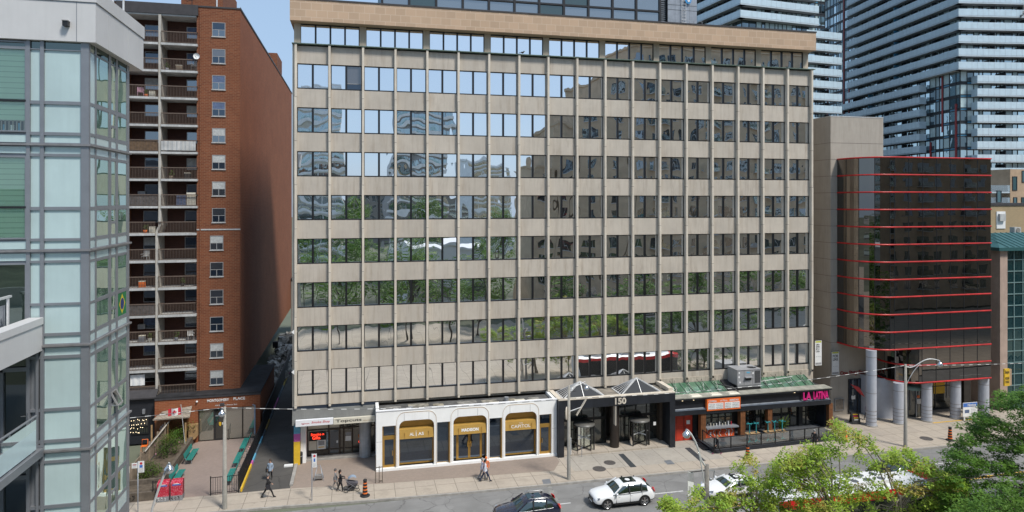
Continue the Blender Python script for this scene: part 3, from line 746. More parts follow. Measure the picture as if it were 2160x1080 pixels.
mb = MB(); mb.box(xl+.02, xr-.02, yf+.3, -.06, 4.35, 4.62, tar)
for a in range(7): xx = xl+.6+a*2.1; mb.box(xx, xx+random.uniform(.8,1.8), -1.9+random.uniform(0,.5), -.7+random.uniform(0,.5), 4.62, 4.626, plain('felt patch %d' % a, (.22+.03*(a%3),.21+.02*(a%3),.19), .9, .5, 2))
for xx, yy in ((16.0,-1.9), (18.3,-1.6), (19.4,-1.9)): mb.box(xx, xx+.9, yy, yy+.55, 4.62, 4.65, cream)
mb.cyl((9.3,-1.6), .2, 4.62, 4.8, metal_grey, 10); mb.cyl((17.6,-1.2), .2, 4.62, 4.95, metal_grey, 10)
mb.box(xl-.03, xr+.03, yf-.05, yf+.22, TOP-.004, TOP+.05, white_clad); mb.build('roof', show)
yg = yf+.62
mb = MB(); mb.box(xl+.25, xr-.25, yg+.1, yg+1.2, .05, 4.3, ink); mb.build('back_wall', show)
names = [('ALIAS',), ('MADISON',), ('THE','CAPITOL')]
for q, (a, b) in enumerate((a1, a2, a3)):
    mb = MB(); mb.box(a-.02, b+.02, yf+.27, yg+.08, arc-.02, arc+.05, gold); mb.box(a-.1, a+.03, yf+.28, yg+.08, bz, arc, gold); mb.box(b-.03, b+.1, yf+.28, yg+.08, bz, arc, gold)
    mb.box(a, b, yg, yg+.06, 2.9, arc, gold); mb.build('arch_lining', show)
    mb = MB(); mb.box8([(a+.03,yf+.06,2.46),(b-.03,yf+.06,2.46),(b-.03,yg,2.46),(a+.03,yg,2.46),(a+.03,yf+.16,3.2),(b-.03,yf+.16,3.2),(b-.03,yg,3.3),(a+.03,yg,3.3)], gold_flat)
    for xx in (a+.45, b-.45): mb.box(xx-.01, xx+.01, yf+.055, yf+.1, 2.48, 3.0, gold)
    aw = mb.build('awning', show)
    c = (a+b)/2; yy = yf+.055
    fn = lambda x0, x1, z0, z1: (lambda u, v: (x0+(x1-x0)*u, yf+.055+.1*((z0+(z1-z0)*v)-2.46)/.74-.006, z0+(z1-z0)*v))
    if q == 0:
        lettering(aw, [(('AL', c-.58, c-.20, 2.68, 2.92, yy, paper), dict(bold=.02, fn=fn(c-.58,c-.2,2.68,2.92))), (('I', c-.07, c-.02, 2.6, 2.98, yy, paper), dict(bold=.02, fn=fn(c-.07,c-.02,2.62,2.94))), (('.', c-.07, c-.02, 2.6, 2.98, yy, paper), dict(bold=.02, fn=fn(c-.075,c-.015,3.0,3.06))), (('AS', c+.12, c+.58, 2.68, 2.92, yy, paper), dict(bold=.02, fn=fn(c+.12,c+.58,2.68,2.92)))])
    elif q == 1:
        lettering(aw, [(('MADISON', 0,0,0,0,0, paper), dict(bold=.045, fn=fn(c-.72,c+.72,2.68,2.94)))])
    else:
        lettering(aw, [(('THE', 0,0,0,0,0, paper), dict(fn=fn(c-.16,c+.16,2.98,3.06))), (('CAPITOL', 0,0,0,0,0, paper), dict(bold=.0, fn=fn(c-.85,c+.85,2.64,2.9)))])
    if q != 1:
        mb = MB(); mb.box(a+.02, b-.02, yg-.05, yg+.04, bz, bz+.12, gold); mb.box(a+.03, a+.09, yg-.04, yg, bz+.12, 2.9, gold); mb.box(b-.09, b-.03, yg-.04, yg, bz+.12, 2.9, gold)
        wdw = mb.build('window', show); g = MB(); pane(g, a+.03, b-.03, bz+.1, 2.95, yg, dark_glass); g.build('pane', wdw)
    else:
        mb = MB(); c0, c1 = a+.42, b-.42; cm = (c0+c1)/2
        mb.box(c0-.1, c0, yg-.06, yg, bz, 2.9, gold); mb.box(c1, c1+.1, yg-.06, yg, bz, 2.9, gold); mb.box(c0-.1, c1+.1, yg-.058, yg, 2.78, 2.9, gold); mb.build('door_frame', show)
        for x0, x1 in ((a+.02, c0), (c1, b-.02)): g = MB(); pane(g, x0, x1, bz, 2.95, yg, dark_glass); g.build('side_light', show)
        for x0, x1, hx in ((c0, cm-.01, cm-.14), (cm+.01, c1, cm+.14)):
            mb = MB(); ring2(mb, x0, x1, bz, 2.75, yg-.07, yg-.01, .085, gold); d = mb.build('door', show)
            g = MB(); pane(g, x0+.08, x1-.08, bz+.08, 2.68, yg-.02, dark_glass); g.build('pane', d)
            g = MB(); s = 1 if hx > cm else -1
            g.bar((hx,yg-.14,1.25), (hx,yg-.14,1.72), .06, gold); g.bar((hx,yg-.14,1.72), (hx-s*.11,yg-.14,1.5), .06, gold); g.build('handle', d)
for (a, b) in (w1, w2):
    mb = MB(); mb.box(b-.09, b, yf+.05, yg, bz, flat, gold); mb.box(a, b, yf+.3, yg+.05, bz, bz+.06, gold); f = mb.build('window', show)
    g = MB(); pane(g, a, b, bz+.05, flat, yf+.3, dark_glass); g.build('pane', f)
for s, (a, b) in ((1, dl), (-1, dr)):
    mb = MB(); yd = yf+.25; ring2(mb, a, b, bz, flat, yd-.02, yd+.06, .1, gold); mb.box(a+.1, b-.1, yd-.01, yd+.05, 2.55, 2.78, gold); ring2(mb, a+.1, b-.1, bz+.1, 2.55, yd-.0, yd+.05, .09, gold)
    f = mb.build('door', show); g = MB(); pane(g, a+.1, b-.1, bz+.1, flat-.05, yd+.04, dark_glass); g.build('pane', f)
    g = MB(); hx = b-.28 if s > 0 else a+.28; g.bar((hx,yd-.06,1.15), (hx,yd-.06,1.55), .045, gold); g.build('handle', f)

# ------------------------------------------------------------------ black entrance pavilion, number 150
ent = thing('entrance_pavilion', 'black framed entrance pavilion numbered 150 with two revolving doors and glass pyramids on top', 'entrance', (27.1, -1.6, 0))
xa, xb, yf = 21.75, 32.62, -3.1
bk = plain('black weathered fascia', (.016,.019,.026), .5, .35, 1.2, streak=.8)
mb = MB(); mb.box(xa, xb, yf, yf+.35, 4.1, 4.88, bk); mb.box(xa, xa+.5, yf+.002, -.1, .0, 4.1, bk); mb.box(xb-.52, xb, yf+.002, -.1, 0, 4.1, bk)
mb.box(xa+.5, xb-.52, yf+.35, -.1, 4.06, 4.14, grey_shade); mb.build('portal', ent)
mb = MB(); mb.box(xa, xb, yf-.03, yf+.42, 4.88, 4.97, concrete_fin); mb.box(xa, xa+.4, yf+.42, -.1, 4.88, 4.965, concrete_fin); mb.box(xb-.45, xb, yf+.42, -.1, 4.88, 5.2, concrete_fin)
mb.box(xa+.4, xb-.45, yf+.42, -.06, 4.2, 4.8, plain('gravel roof', (.25,.22,.18), .95, .4, 2, fine=.5)); mb.build('roof', ent)
for x0, x1 in ((22.35, 26.15), (27.7, 31.6)):
    y0, y1 = -2.55, -.25; z0 = 4.8; ap = ((x0+x1)/2, (y0+y1)/2, 5.95); mb = MB()
    c = [(x0,y0,z0), (x1,y0,z0), (x1,y1,z0), (x0,y1,z0)]
    for i in range(4): mb.face([c[i], c[(i+1) % 4], ap], sky_dark)
    for i in range(4): mb.bar(c[i], ap, .09, pole_metal); mb.bar(c[i], c[(i+1) % 4], .12, pole_metal)
    for i in range(4):
        p, q = Vector(c[i]), Vector(c[(i+1) % 4])
        for t in ((.5,) if i in (0, 2) else (.2,.4,.6,.8)): mb.bar(p.lerp(q, t), ap, .05, pole_metal)
    mb.build('skylight_pyramid', ent)
mb = MB(); letter(mb, '150', 26.88, 27.92, 4.22, 4.78, yf-.05, concrete_fin, depth=.05, bold=.03); mb.build('number', ent)
mb = MB(); mb.box(xa+.5, xb-.52, -2.95, -.1, 0, .15, walk_m); mb.build('step', ent)
mb = MB(); mb.cyl((27.25,-2.05), .42, .15, 4.07, plain('brown black column', (.028,.020,.016), .4, .25, 2, streak=.5), 20); mb.build('column', ent)
mb = MB(); mb.box(27.02, 27.10, -3.05, -2.5, 2.3, 4.1, bk); mb.box(26.95, 27.02, -3.06, -2.6, 2.35, 4.1, concrete_fin); mb.build('blade_sign', ent)
yg = -.95
for x0, x1 in ((xa+.5, 26.85), (27.65, xb-.75)):
    mb = MB(); n = 4; xs = [x0+(x1-x0)*i/n for i in range(n+1)]
    grid_wall(mb, (0,yg), (1,0), (0,-1), xs, [.15, 2.35, 2.5, 4.06], lambda i, j: (black_metal if j == 1 else lobby_glass), black_metal, .09, .08, .05); mb.build('glazed_screen', ent)
    cx = (x0+x1)/2-.1; cy = yg-.95; r = .9
    mb = MB(); mb.lathe((cx,cy,0), [(r+.06,2.3), (r+.06,2.42), (0.01,2.43)], plain('bronze canopy', (.12,.115,.105), .4, .1, 3) if 'bronze canopy' not in MATS else MATS['bronze canopy'], 24); mb.lathe((cx,cy,0), [(0.01,2.29), (r+.08,2.3)], black_metal, 24)
    for s in (0, math.pi): mb.lathe((cx,cy,0), [(r,.15), (r,2.3)], clear_glass, 8, True, s-.55, s+.55)
    for a in (.55, -.55, math.pi-.55, math.pi+.55): mb.bar((cx+r*math.cos(a),cy+r*math.sin(a),.15), (cx+r*math.cos(a),cy+r*math.sin(a),2.3), .09, black_metal)
    d = mb.build('revolving_door', ent)
    mb = MB()
    for k in range(4):
        a = .5+k*math.pi/2; e = (cx+.82*math.cos(a), cy+.82*math.sin(a))
        mb.face([(cx,cy,.2), (e[0],e[1],.2), (e[0],e[1],2.28), (cx,cy,2.28)], clear_glass)
        mb.bar((e[0],e[1],.2), (e[0],e[1],2.28), .07, black_metal); mb.bar((cx,cy,1.15), (e[0],e[1],1.15), .06, pole_metal, .09); mb.bar((cx,cy,.24), (e[0],e[1],.24), .07, black_metal)
    mb.bar((cx,cy,.15), (cx,cy,2.3), .09, black_metal); mb.build('door_leaves', d)
mb = MB(); mb.box(xb-.8, xb-.3, -1.6, -.9, .15, 4.05, plain('brown jamb', (.06,.042,.03), .6, .2, 2)); mb.build('jamb', ent)
mb = MB()
mb.prism([(22.55+.22*math.cos(a*math.pi/8), 1.75+.22*math.sin(a*math.pi/8)) for a in range(16)], .02, plain('round red sign', (.6,.03,.02), .5, .05, 3), 'y', yg-.09); mb.build('decal', ent)
mb = MB(); mb.box(22.45, 23.1, yg-.08, yg-.06, 3.72, 3.95, plain('exit sign', (.45,.45,.16), .5, .1, 3)); mb.box(30.9, 31.5, yg-.08, yg-.06, 3.72, 3.95, MATS['exit sign']); mb.box(31.0, 31.25, yg-1.1, yg-1.08, 1.75, 2.05, paper); mb.build('notices', ent)
mb = MB(); mb.tube([(23.5,-2.9,.15), (23.5,-2.9,1.05), (22.9,-1.9,1.15), (22.9,-1.9,.15)], .025, black_metal, 6); mb.tube([(23.75,-3.35,0), (23.75,-3.35,.95)], .03, metal_grey, 6); mb.build('handrail', ent)
mb = MB(); mb.box(22.4, 32.1, .9, 1.0, .15, 4.05, plain('lobby back wall', (.10,.09,.075), .8, .3, .8)); mb.build('lobby_wall', ent)

# ------------------------------------------------------------------ black restaurant front
rest = thing('restaurant_front', 'black restaurant front with pink letters, orange menu board and timber posts', 'restaurant', (41, -1.5, 0))
x0, x1, yf = 32.64, 48.85, -2.85
mb = MB(); mb.box(x0, x1, yf+.25, yf+.5, 3.1, 4.05, black_wood); mb.box(x0+.02, x1, yf, yf+.5, 2.68, 3.1, bk)
mb.box8([(x0+.01,yf+.002,3.1),(x1-.01,yf+.002,3.1),(x1-.01,yf+.25,3.1),(x0+.01,yf+.25,3.1),(x0+.01,yf+.2,3.16),(x1-.01,yf+.2,3.16),(x1-.01,yf+.25,3.22),(x0+.01,yf+.25,3.22)], plain('slate drip ledge', (.09,.11,.14), .5, .2, 2))
mb.box(x0-.0, x1+.06, yf-.06, yf+.52, 4.05, 4.2, bk)
mb.box(x0, x0+.3, yf+.5, -.1, 0, 4.05, bk); mb.box(x1-.3, x1, yf+.5, 0, .3, 4.05, bk); mb.build('fascia', rest)
mb = MB(); mb.box(x0-.02, x1+.08, yf-.1, -1.75, 4.2, 4.27, plain('flat roof edge', (.33,.32,.27), .9, .25, 1.5, fine=.3))
mb.box(x0, x1, -1.75, -.06, 3.8, 4.1, tar_black)
for xx in (34.4, 36.4, 38.2): mb.box8([(xx,-2.75,4.27),(xx+1.1,-2.75,4.27),(xx+1.1,-2.0,4.27),(xx,-2.0,4.27),(xx+.1,-2.65,4.36),(xx+.95,-2.65,4.36),(xx+.95,-2.1,4.36),(xx+.1,-2.1,4.36)], cream)
mb.build('roof', rest)
for a, b in ((32.9, 38.6), (42.2, 47.9)):
    mb = MB(); mb.face([(a,-1.8,4.2), (b,-1.8,4.2), (b,-.1,4.85), (a,-.1,4.85)], green_roof)
    n = int((b-a)/.75)
    for i in range(n+1): xx = a+(b-a)*i/n; mb.bar((xx,-1.8,4.24), (xx,-.1,4.89), .05, plain('glazing bar', (.14,.20,.15), .6, .2, 3) if 'glazing bar' not in MATS else MATS['glazing bar'])
    for xx in [a+.6+1.4*i for i in range(int((b-a)/1.4))]: mb.bar((xx,-1.7,4.4), (xx+.5,-.15,5.1), .035, black_metal); mb.bar((xx+.3,-1.7,4.4), (xx,-.15,5.1), .025, black_metal)
    mb.build('glass_roof', rest)
mb = MB(); mb.box8([(38.8,-1.7,4.2),(42.0,-1.7,4.2),(42.0,-.1,4.2),(38.8,-.1,4.2),(38.8,-1.6,4.28),(42.0,-1.6,4.28),(42.0,-.1,4.9),(38.8,-.1,4.9)], tar_black); mb.build('roof_patch', rest)
# wall behind the patio
yw = -1.75
mb = MB(); mb.box(35.1, 35.55, yw+.1, -.4, 0, 2.72, ink); mb.box(33.0, x1-.3, -.4, -.2, 0, 4.0, ink)
mb.box(33.0, 33.3, yw, yw+.3, 0, 2.7, bk); mb.build('wall', rest)
mb = MB(); mb.box(33.3, 35.0, yw, yw+.08, .03, 2.62, red_door)
for a, b in ((33.42, 34.08), (34.22, 34.88)):
    for z0_, z1_ in ((.2,1.2), (1.35,2.45)): ring2(mb, a, b, z0_, z1_, yw-.02, yw, .05, red_door)
mb.box(34.13, 34.17, yw-.03, yw, .03, 2.62, black_metal); mb.box(34.4, 34.75, yw-.035, yw-.02, 1.5, 1.85, paper)
d = mb.build('door', rest); g = MB(); g.tube([(34.24,yw-.06,1.0), (34.24,yw-.12,1.05), (34.24,yw-.12,1.3), (34.24,yw-.06,1.35)], .02, black_metal, 6); g.build('handle', d)
for px, w_ in ((1481, .5), (1564, .5), (1621, .45), (1749, .42)):
    yy = -2.5; xc = XY(px, yy); mb = MB(); mb.box(xc-w_/2, xc+w_/2, yy-.25, yy+.25, .3, 2.68, wood_brown)
    for k in range(3): mb.box(xc-w_/2+.02+k*w_/3, xc-w_/2+.03+k*w_/3, yy-.254, yy+.254, .3, 2.68, black_metal)
    mb.build('post', rest)
# serving counter
xa_, xb_ = XY(1487, -2.3), XY(1548, -2.3)
mb = MB(); mb.box(xa_, xb_, -2.35, -1.9, .3, 1.18, plain('orange mural panel', (.70,.10,.02), .6, .3, 2.5))
for i in range(5):
    xx = xa_+.25+i*.62; mb.tube([(xx+.1*math.sin(t*1.1+i), -2.36, .4+t*.1) for t in range(8)], .035, paper, 4, cap=False)
    mb.box(xx+.22, xx+.36, -2.362, -2.35, .36+.1*(i%3), .8+.1*(i%2), (paper, ink, taillight)[i%3])
mb.build('counter', rest)
mb = MB(); mb.box(xa_-.05, xb_+.25, -2.75, -2.0, 1.2, 1.32, plain('counter top', (.22,.23,.25), .4, .1, 2)); mb.build('counter_top', rest)
mb = MB(); n = 6; xs = [xa_+.05+(xb_-xa_)*i/4 for i in range(5)]
grid_wall(mb, (0,-2.0), (1,0), (0,-1), xs, [1.34, 2.0, 2.68], lambda i, j: lobby_glass, black_metal, .08, .08, .05)
for i in range(9): xx = xa_+.3+i*.3; mb.cyl((xx,-2.25), .05, 1.32, 1.32+random.uniform(.15,.35), random.choice((paper, cream, metal_grey, red_ink)), 8)
mb.build('serving_window', rest)
mb = MB(); xs = [XY(p, -1.2) for p in (1572,1590,1605,1628,1648,1666,1682,1700,1722,1745)]
grid_wall(mb, (0,-1.2), (1,0), (0,-1), xs, [.3, 1.6, 2.66], lambda i, j: lobby_glass, black_metal, .1, .08, .06); mb.box(XY(1683,-1.25), XY(1691,-1.25), -1.4, -1.2, .3, 2.66, ink); mb.box(XY(1731,-1.25), XY(1744,-1.25), -1.5, -1.2, .3, 2.66, ink); mb.build('glazed_front', rest)
ym = yf-.08
mb = MB(); mx0, mx1 = XY(1491.5, ym), XY(1562, ym); mz0, mz1 = ZY(1527, 864, ym)-.02, ZY(1527, 841, ym)+.05
mb.box(mx0, mx1, ym, yf+.25, mz0, mz1, orange_sign); mm = (mx0+mx1)/2
for a, b in ((mx0+.12, mm-.05), (mm+.07, mx1-.1)): mb.box(a, b, ym-.012, ym, mz0+.12, mz1-.38, paper)
mn = mb.build('menu_board', rest)
h = mz1-.1; rows = [(('COMIDA', mx0+.15, mx0+.95, h-.2, h-.02, ym-.016, paper), dict(bold=.02)), (('el Menu', mm-.4, mm+.3, h-.18, h+.0, ym-.016, paper), dict(slant=.06)), (('BEBIDAS', mx1-1.1, mx1-.2, h-.2, h-.02, ym-.016, paper), dict(bold=.02))]
left = [('TACOS','CHULETA'), ('EMPANADA','CHURRASCO'), ('TORTILLA','CHICHARRON'), ('NACHOS','QUESO')]; right = [('CERVEZA','TEQUILA'), ('AGUA','MARGARITA'), ('REFRESCO','MOJITO'), ('CAFE','VINO')]
hh = (mz1-mz0-.5)/4
for i in range(4):
    z = mz1-.42-hh*(i+.82)
    for (t1, t2), a, b in ((left[i], mx0+.18, mm-.1), (right[i], mm+.12, mx1-.15)):
        c = (a+b)/2
        rows.append(((t1, a, c-.12, z, z+hh*.55, ym-.016, ink),)); rows.append(((t2, c+.02, b, z, z+hh*.55, ym-.016, ink),))
lettering(mn, rows)
mb = MB(); lx0, lx1 = XY(1694, yf), XY(1746, yf); sl_ = (ZY(1746,836,yf)-ZY(1694,847,yf))
def rot_fn(a0, a1):
    return lambda u, v: (a0+(a1-a0)*u, yf-.06, 3.26+.72*v)
letter(mb, 'LA', 0,0,0,0,0, magenta, depth=.1, bold=.03, fn=rot_fn(lx0, lx0+.85)); letter(mb, 'LATINA', 0,0,0,0,0, magenta, depth=.1, bold=.03, fn=rot_fn(lx0+1.1, lx1+.05))
mb.build('lettering', rest)
mb = MB()
for xx in (33.5, 34.6, 36.3, 45.0): mb.cyl((xx, yf+.12), .06, 3.98, 4.03, light_dot, 8)
mb.build('downlight', rest)
# raised patio deck with its glass rail
fence_y = lambda x: -5.0+(.045*(x-38) if x > 38 else 0)
mb = MB(); mb.face([(35.2,-5.2,.3), (48.0,-4.75,.3), (48.9,-.4,.3), (35.2,-.4,.3)], plain('deck boards', (.07,.075,.085), .7, .2, 2)); 
mb.face([(35.2,-5.25,.0), (48.0,-4.8,.0), (48.0,-4.75,.3), (35.2,-5.2,.3)], bk); mb.face([(35.2,-5.25,0), (35.2,-5.2,.3), (35.2,-1.5,.3), (35.2,-1.5,0)], bk); mb.face([(48.0,-4.8,0),(48.9,-.4,0),(48.9,-.4,.3),(48.0,-4.75,.3)], bk)
mb.box(34.7, 35.2, -4.4, -2.9, 0, .15, bk); mb.build('deck', rest)
pf = [(35.3,-5.1), (36.95,-5.05), (38.57,-5.02), (40.0,-4.98), (41.44,-4.93), (42.98,-4.86), (44.55,-4.8), (46.05,-4.75), (47.9,-4.68)]
pr = thing('patio_railing', 'low glass patio railing with black posts along the restaurant deck', 'railing', (41.5,-4.9,.3))
side = [(35.3,-5.1), (35.35,-3.0)]; side2 = [(47.9,-4.68), (48.5,-3.6), (49.2,-3.4)]
mb = MB()
for L in (pf, side, side2):
    for p, q in zip(L[:-1], L[1:]): mb.bar((p[0],p[1],1.3), (q[0],q[1],1.3), .06, black_metal); mb.bar((p[0],p[1],.38), (q[0],q[1],.38), .05, black_metal)
mb.build('rail', pr)
for p in pf+[side[1]]+side2[1:]:
    mb = MB(); mb.box(p[0]-.04, p[0]+.04, p[1]-.04, p[1]+.04, .3, 1.33, black_metal); mb.build('post', pr)
for L in (pf, side, side2):
    for p, q in zip(L[:-1], L[1:]):
        mb = MB(); mb.face([(p[0],p[1],.42), (q[0],q[1],.42), (q[0],q[1],1.26), (p[0],p[1],1.26)], clear_glass); mb.build('glass_panel', pr)
# ------------------------------------------------------------------ red brick apartment tower
YB = 9.4
tower = thing('brick_apartment_tower', 'red brick apartment tower with stacked balconies beside a driveway', 'apartment tower', (-11, YB, 0))
xw = -5.85; FHB = 2.507
zr = 40.1
bal_z = [ZY(378, 92.6, YB)-FHB*k for k in range(14)]
xr0, xr1, xdv0, xdv1 = XY(415, YB), xw, XY(335.5, YB), XY(341, YB)
xl0 = XY(262, YB)
dep = 1.9
mb = MB()
mb.box(xr0, xr1-.002, YB, 60, 4.2, zr, brick_red); mb.box(xr1-.01, xr1, YB+.003, 60.0, 4.2, zr-.002, brick_side)
mb.box(-34, xl0, YB, 60, 0, zr, brick_red)
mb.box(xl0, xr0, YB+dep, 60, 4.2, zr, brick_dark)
mb.box(xr0, xr1+.03, YB-.05, YB, ZY(460,484,YB)-.06, ZY(460,484,YB)+.06, slab_white)
mb.build('wall', tower)
mb = MB(); mb.box(xl0-.6, xr0+.15, YB-.25, YB+dep, zr-.85, zr+.12, roof_dark); mb.box(-34, xr1+.05, YB-.06, 60.1, zr, zr+.14, roof_dark)
mb.box(xl0, xr0, YB-.15, YB+dep, zr-1.0, zr-.86, slab_white)
mb.tube([(xr1-.15, YB+1+.0, zr+.5), (xr1-.15, 58, zr+.5)], .03, metal_grey, 5)
for i in range(14): mb.tube([(xr1-.15, YB+1+4*i, zr+.1), (xr1-.15, YB+1+4*i, zr+.5)], .025, metal_grey, 5)
mb.build('roof', tower)
mb = MB(); mb.box(XY(382,14), XY(470,14), 14, 22, zr, zr+4.2, brick_red); mb.box(XY(456,13.9), XY(459,13.9), 13.9, 14, zr+.4, zr+2.2, pole_metal); mb.build('roof_house', tower); mb = MB(); mb.box(xr1-2.4, xr1-.1, 40, 46, zr, zr+2.5, brick_red); mb.build('roof_house', tower)
mb = MB(); mb.tube([(XY(405,13.5),13.5,zr), (XY(405,13.5),13.5,zr+2.2)], .04, black_metal, 5); mb.tube([(XY(405,13.5)-.5,13.5,zr+1.6), (XY(405,13.5)+.5,13.5,zr+1.9)], .03, black_metal, 5); mb.build('antenna', tower)
mb = MB(); zj = ZY(338, 475, YB)
mb.box(xdv0, xdv1, YB-.2, YB+dep, zj, zr-.9, fin_white); mb.box(xdv0-.25, xdv1-.25, YB-.2, YB+dep, 4.2, zj-.6, fin_white)
mb.prism([(xdv0,zj), (xdv1,zj), (xdv1-.25,zj-.6), (xdv0-.25,zj-.6)], dep+.2, fin_white, 'y', YB-.2); mb.build('party_wall', tower)
mb = MB(); mb.box(xr0+.25, xr0+.36, YB-.09, YB, 4.3, zr-.2, brick_red); mb.build('downpipe', tower)
# balconies
for k in range(14):
    z = bal_z[k]; sh = -.25 if z < zj else 0
    for side in (0, 1):
        a, b = ((xl0, xdv0+sh-.02) if side == 0 else (xdv1+sh+.02, xr0+(.12 if sh == 0 else .02)))
        mb = MB(); mb.box(a, b, YB-.32, YB+dep-.01, z-.2, z, slab_white); s = mb.build('balcony', tower)
        mb = MB(); zt = z+1.08
        mb.box(a, b, YB-.3, YB-.22, zt-.09, zt, rail_brown); mb.box(a, b, YB-.29, YB-.23, z+.06, z+.1, rail_brown)
        n = int((b-a)/.125)
        for i in range(n+1): xx = a+.02+(b-a-.04)*i/n; mb.box(xx-.013, xx+.013, YB-.275, YB-.245, z+.1, zt-.09, rail_brown)
        if (k, side) in ((4, 0),): mb.box(a+.3, b-.05, YB-.235, YB-.225, z+.08, zt-.05, wood_dark if False else plain('rush screen', (.16,.10,.055), .9, .3, 5))
        if (k, side) in ((6, 0), (10, 0)): mb.box(a+.05, b-.05, YB-.235, YB-.225, z+.08, zt-.08, plain('grey screen', (.10,.095,.095), .8, .3, 4) if 'grey screen' not in MATS else MATS['grey screen'])
        if side == 1: mb.box(b-.06, b, YB-.3, YB, zt-.08, zt, rail_brown); 
        mb.build('railing', s)
        # door and window at the back of the recess
        c = a+(b-a)*(.58 if side else .45); mb = MB()
        m1 = random.choice((flat_glass, flat_glass, curtain_white, dark_glass, curtain_blue))
        mb.box(c-.1, c+1.1, YB+dep-.06, YB+dep-.01, z+.1, z+2.05, brick_dark)
        ring2(mb, c-.1, c+1.15, z+.95, z+2.05, YB+dep-.1, YB+dep-.04, .05, sash); pane(mb, c-.05, c+1.1, z+1.3, z+2.0, YB+dep-.075, m1); pane(mb, c-.05, c+1.1, z+1.0, z+1.3, YB+dep-.075, flat_glass)
        mb.build('balcony_window', tower)
# the column of windows in the plain bay
tops = [47.4,103.7,159,215,270.5,327,383,439,497,553,611,668,724,781]
curt = [dark_glass, shade_glass, curtain_blue, curtain_blue, curtain_white, curtain_white, curtain_white, flat_glass, curtain_white, flat_glass, flat_glass, dark_glass, curtain_white, curtain_white]
for k, t in enumerate(tops):
    dx = -.18 if k > 7 else 0
    a, b = XY(447.5, YB)+dx, XY(475.5, YB)+dx; z1 = ZY(460, t, YB); z0 = z1-1.34
    mb = MB(); ring2(mb, a, b, z0, z1, YB-.035, YB+.02, .055, sash); mb.box(a+.05, b-.05, YB-.03, YB, z0+.62, z0+.67, sash); mb.box((a+b)/2-.03, (a+b)/2+.03, YB-.03, YB, z0+.05, z0+.62, sash)
    mb.box(a-.05, b+.05, YB-.09, YB, z0-.07, z0, slab_white)
    f = mb.build('window', tower); g = MB()
    pane(g, a+.05, b-.05, z0+.65, z1-.05, YB-.012, curt[k]); pane(g, a+.05, b-.05, z0+.05, z0+.65, YB-.010, dark_glass if k % 2 else flat_glass); g.build('pane', f)
# one storey entrance wing
YP = 7.8; zp = 4.2; xa = -12.8; xb = -3.84
mb = MB(); mb.box(xa, xb, YP, 18.4, 3.0, zp, brick_side); mb.box(xb-.4, xb, YP+.002, 18.4, 0, 3.0, brick_side)
g0, g1 = XY(417, YP), XY(540, YP)
mb.box(xa, g0, YP+.001, YP+.4, 0, 3.0, brick_side); mb.box(g1, xb-.4, YP+.001, YP+.4, 0, 3.0, brick_side); mb.box(g0, g1, YP+.6, YP+.9, 0, 3, ink); mb.build('entrance_wing', tower)
mb = MB(); mb.box(xa, xb+.05, YP-.05, 18.5, zp, zp+.1, tar_black); mb.box(xa, xb+.05, YP-.07, YP-.0, zp-.16, zp-.002, roof_dark); mb.build('wing_roof', tower)
zd = 2.95; xs = [g0+.05, XY(451,YP), XY(475.5,YP), XY(511,YP), g1-.05]
mb = MB(); grid_wall(mb, (0,YP+.25), (1,0), (0,-1), xs, [.05, zd], lambda i, j: None if i == 1 else mirror_e, plain('brown bronze frame', (.035,.028,.022), .5, .1, 3), .1, .1, .06) if False else None
bron2 = plain('brown bronze frame', (.035,.028,.022), .5, .1, 3)
ent_glass = mirror('entrance glass', (.72,.72,.68), (.16,.165,.14), .42, .004)
for i in range(4):
    if i == 1: continue
    mb = MB(); ring2(mb, xs[i], xs[i+1], .03, zd, YP+.2, YP+.3, .055, bron2); f = mb.build('lobby_window', tower); g = MB(); pane(g, xs[i]+.05, xs[i+1]-.05, .08, zd-.05, YP+.25, ent_glass); g.build('pane', f)
mb = MB(); ring2(mb, xs[1], xs[2], .03, zd, YP+.19, YP+.31, .1, ink); mb.box(xs[1]+.1, xs[2]-.1, YP+.2, YP+.3, 2.2, 2.3, metal_grey); d = mb.build('door', tower)
g = MB(); pane(g, xs[1]+.1, xs[2]-.1, .13, zd-.1, YP+.25, lobby_glass); g.build('pane', d)
mb = MB(); c = (xs[1]+xs[2])/2; mb.prism([(c-.1,1.65), (c+.1,1.65), (c+.1,1.4), (c,1.25), (c-.1,1.4)], .02, yellow, 'y', YP+.22); mb.box(c+.18, c+.42, YP+.22, YP+.24, 1.4, 1.6, paper); mb.build('notices', d)
lettering(tower, [(('MONTGOMERY', XY(437,YP), XY(483,YP), 3.62, 3.86, YP-.03, paper), dict(bold=.02, depth=.03)), (('PLACE', XY(492.5,YP), XY(517,YP), 3.66, 3.9, YP-.03, paper), dict(bold=.02, depth=.03)), (('130 Eglinton Avenue East', XY(454.5,YP), XY(500.5,YP), 3.18, 3.33, YP-.03, paper), dict(bold=.01))])
mb = MB(); mb.sphere((XY(416,YP), YP-.12, 3.75), .1, paper, 8, 6); mb.build('camera_dome', tower); mb = MB(); mb.tube([(XY(538,YP), YP-.15, .4), (XY(538,YP), YP-.15, 3.1), (XY(533,YP), YP-.15, 3.15)], .07, plain('blue grey pipe', (.22,.28,.36), .5, .1, 3), 6); mb.build('pipe', tower)
mb = MB(); mb.box(-5.84, -5.2, 34, 34.7, ZY(592,725,35)-.3, ZY(592,725,35)+.45, black_metal); mb.build('wall_lamp', tower)

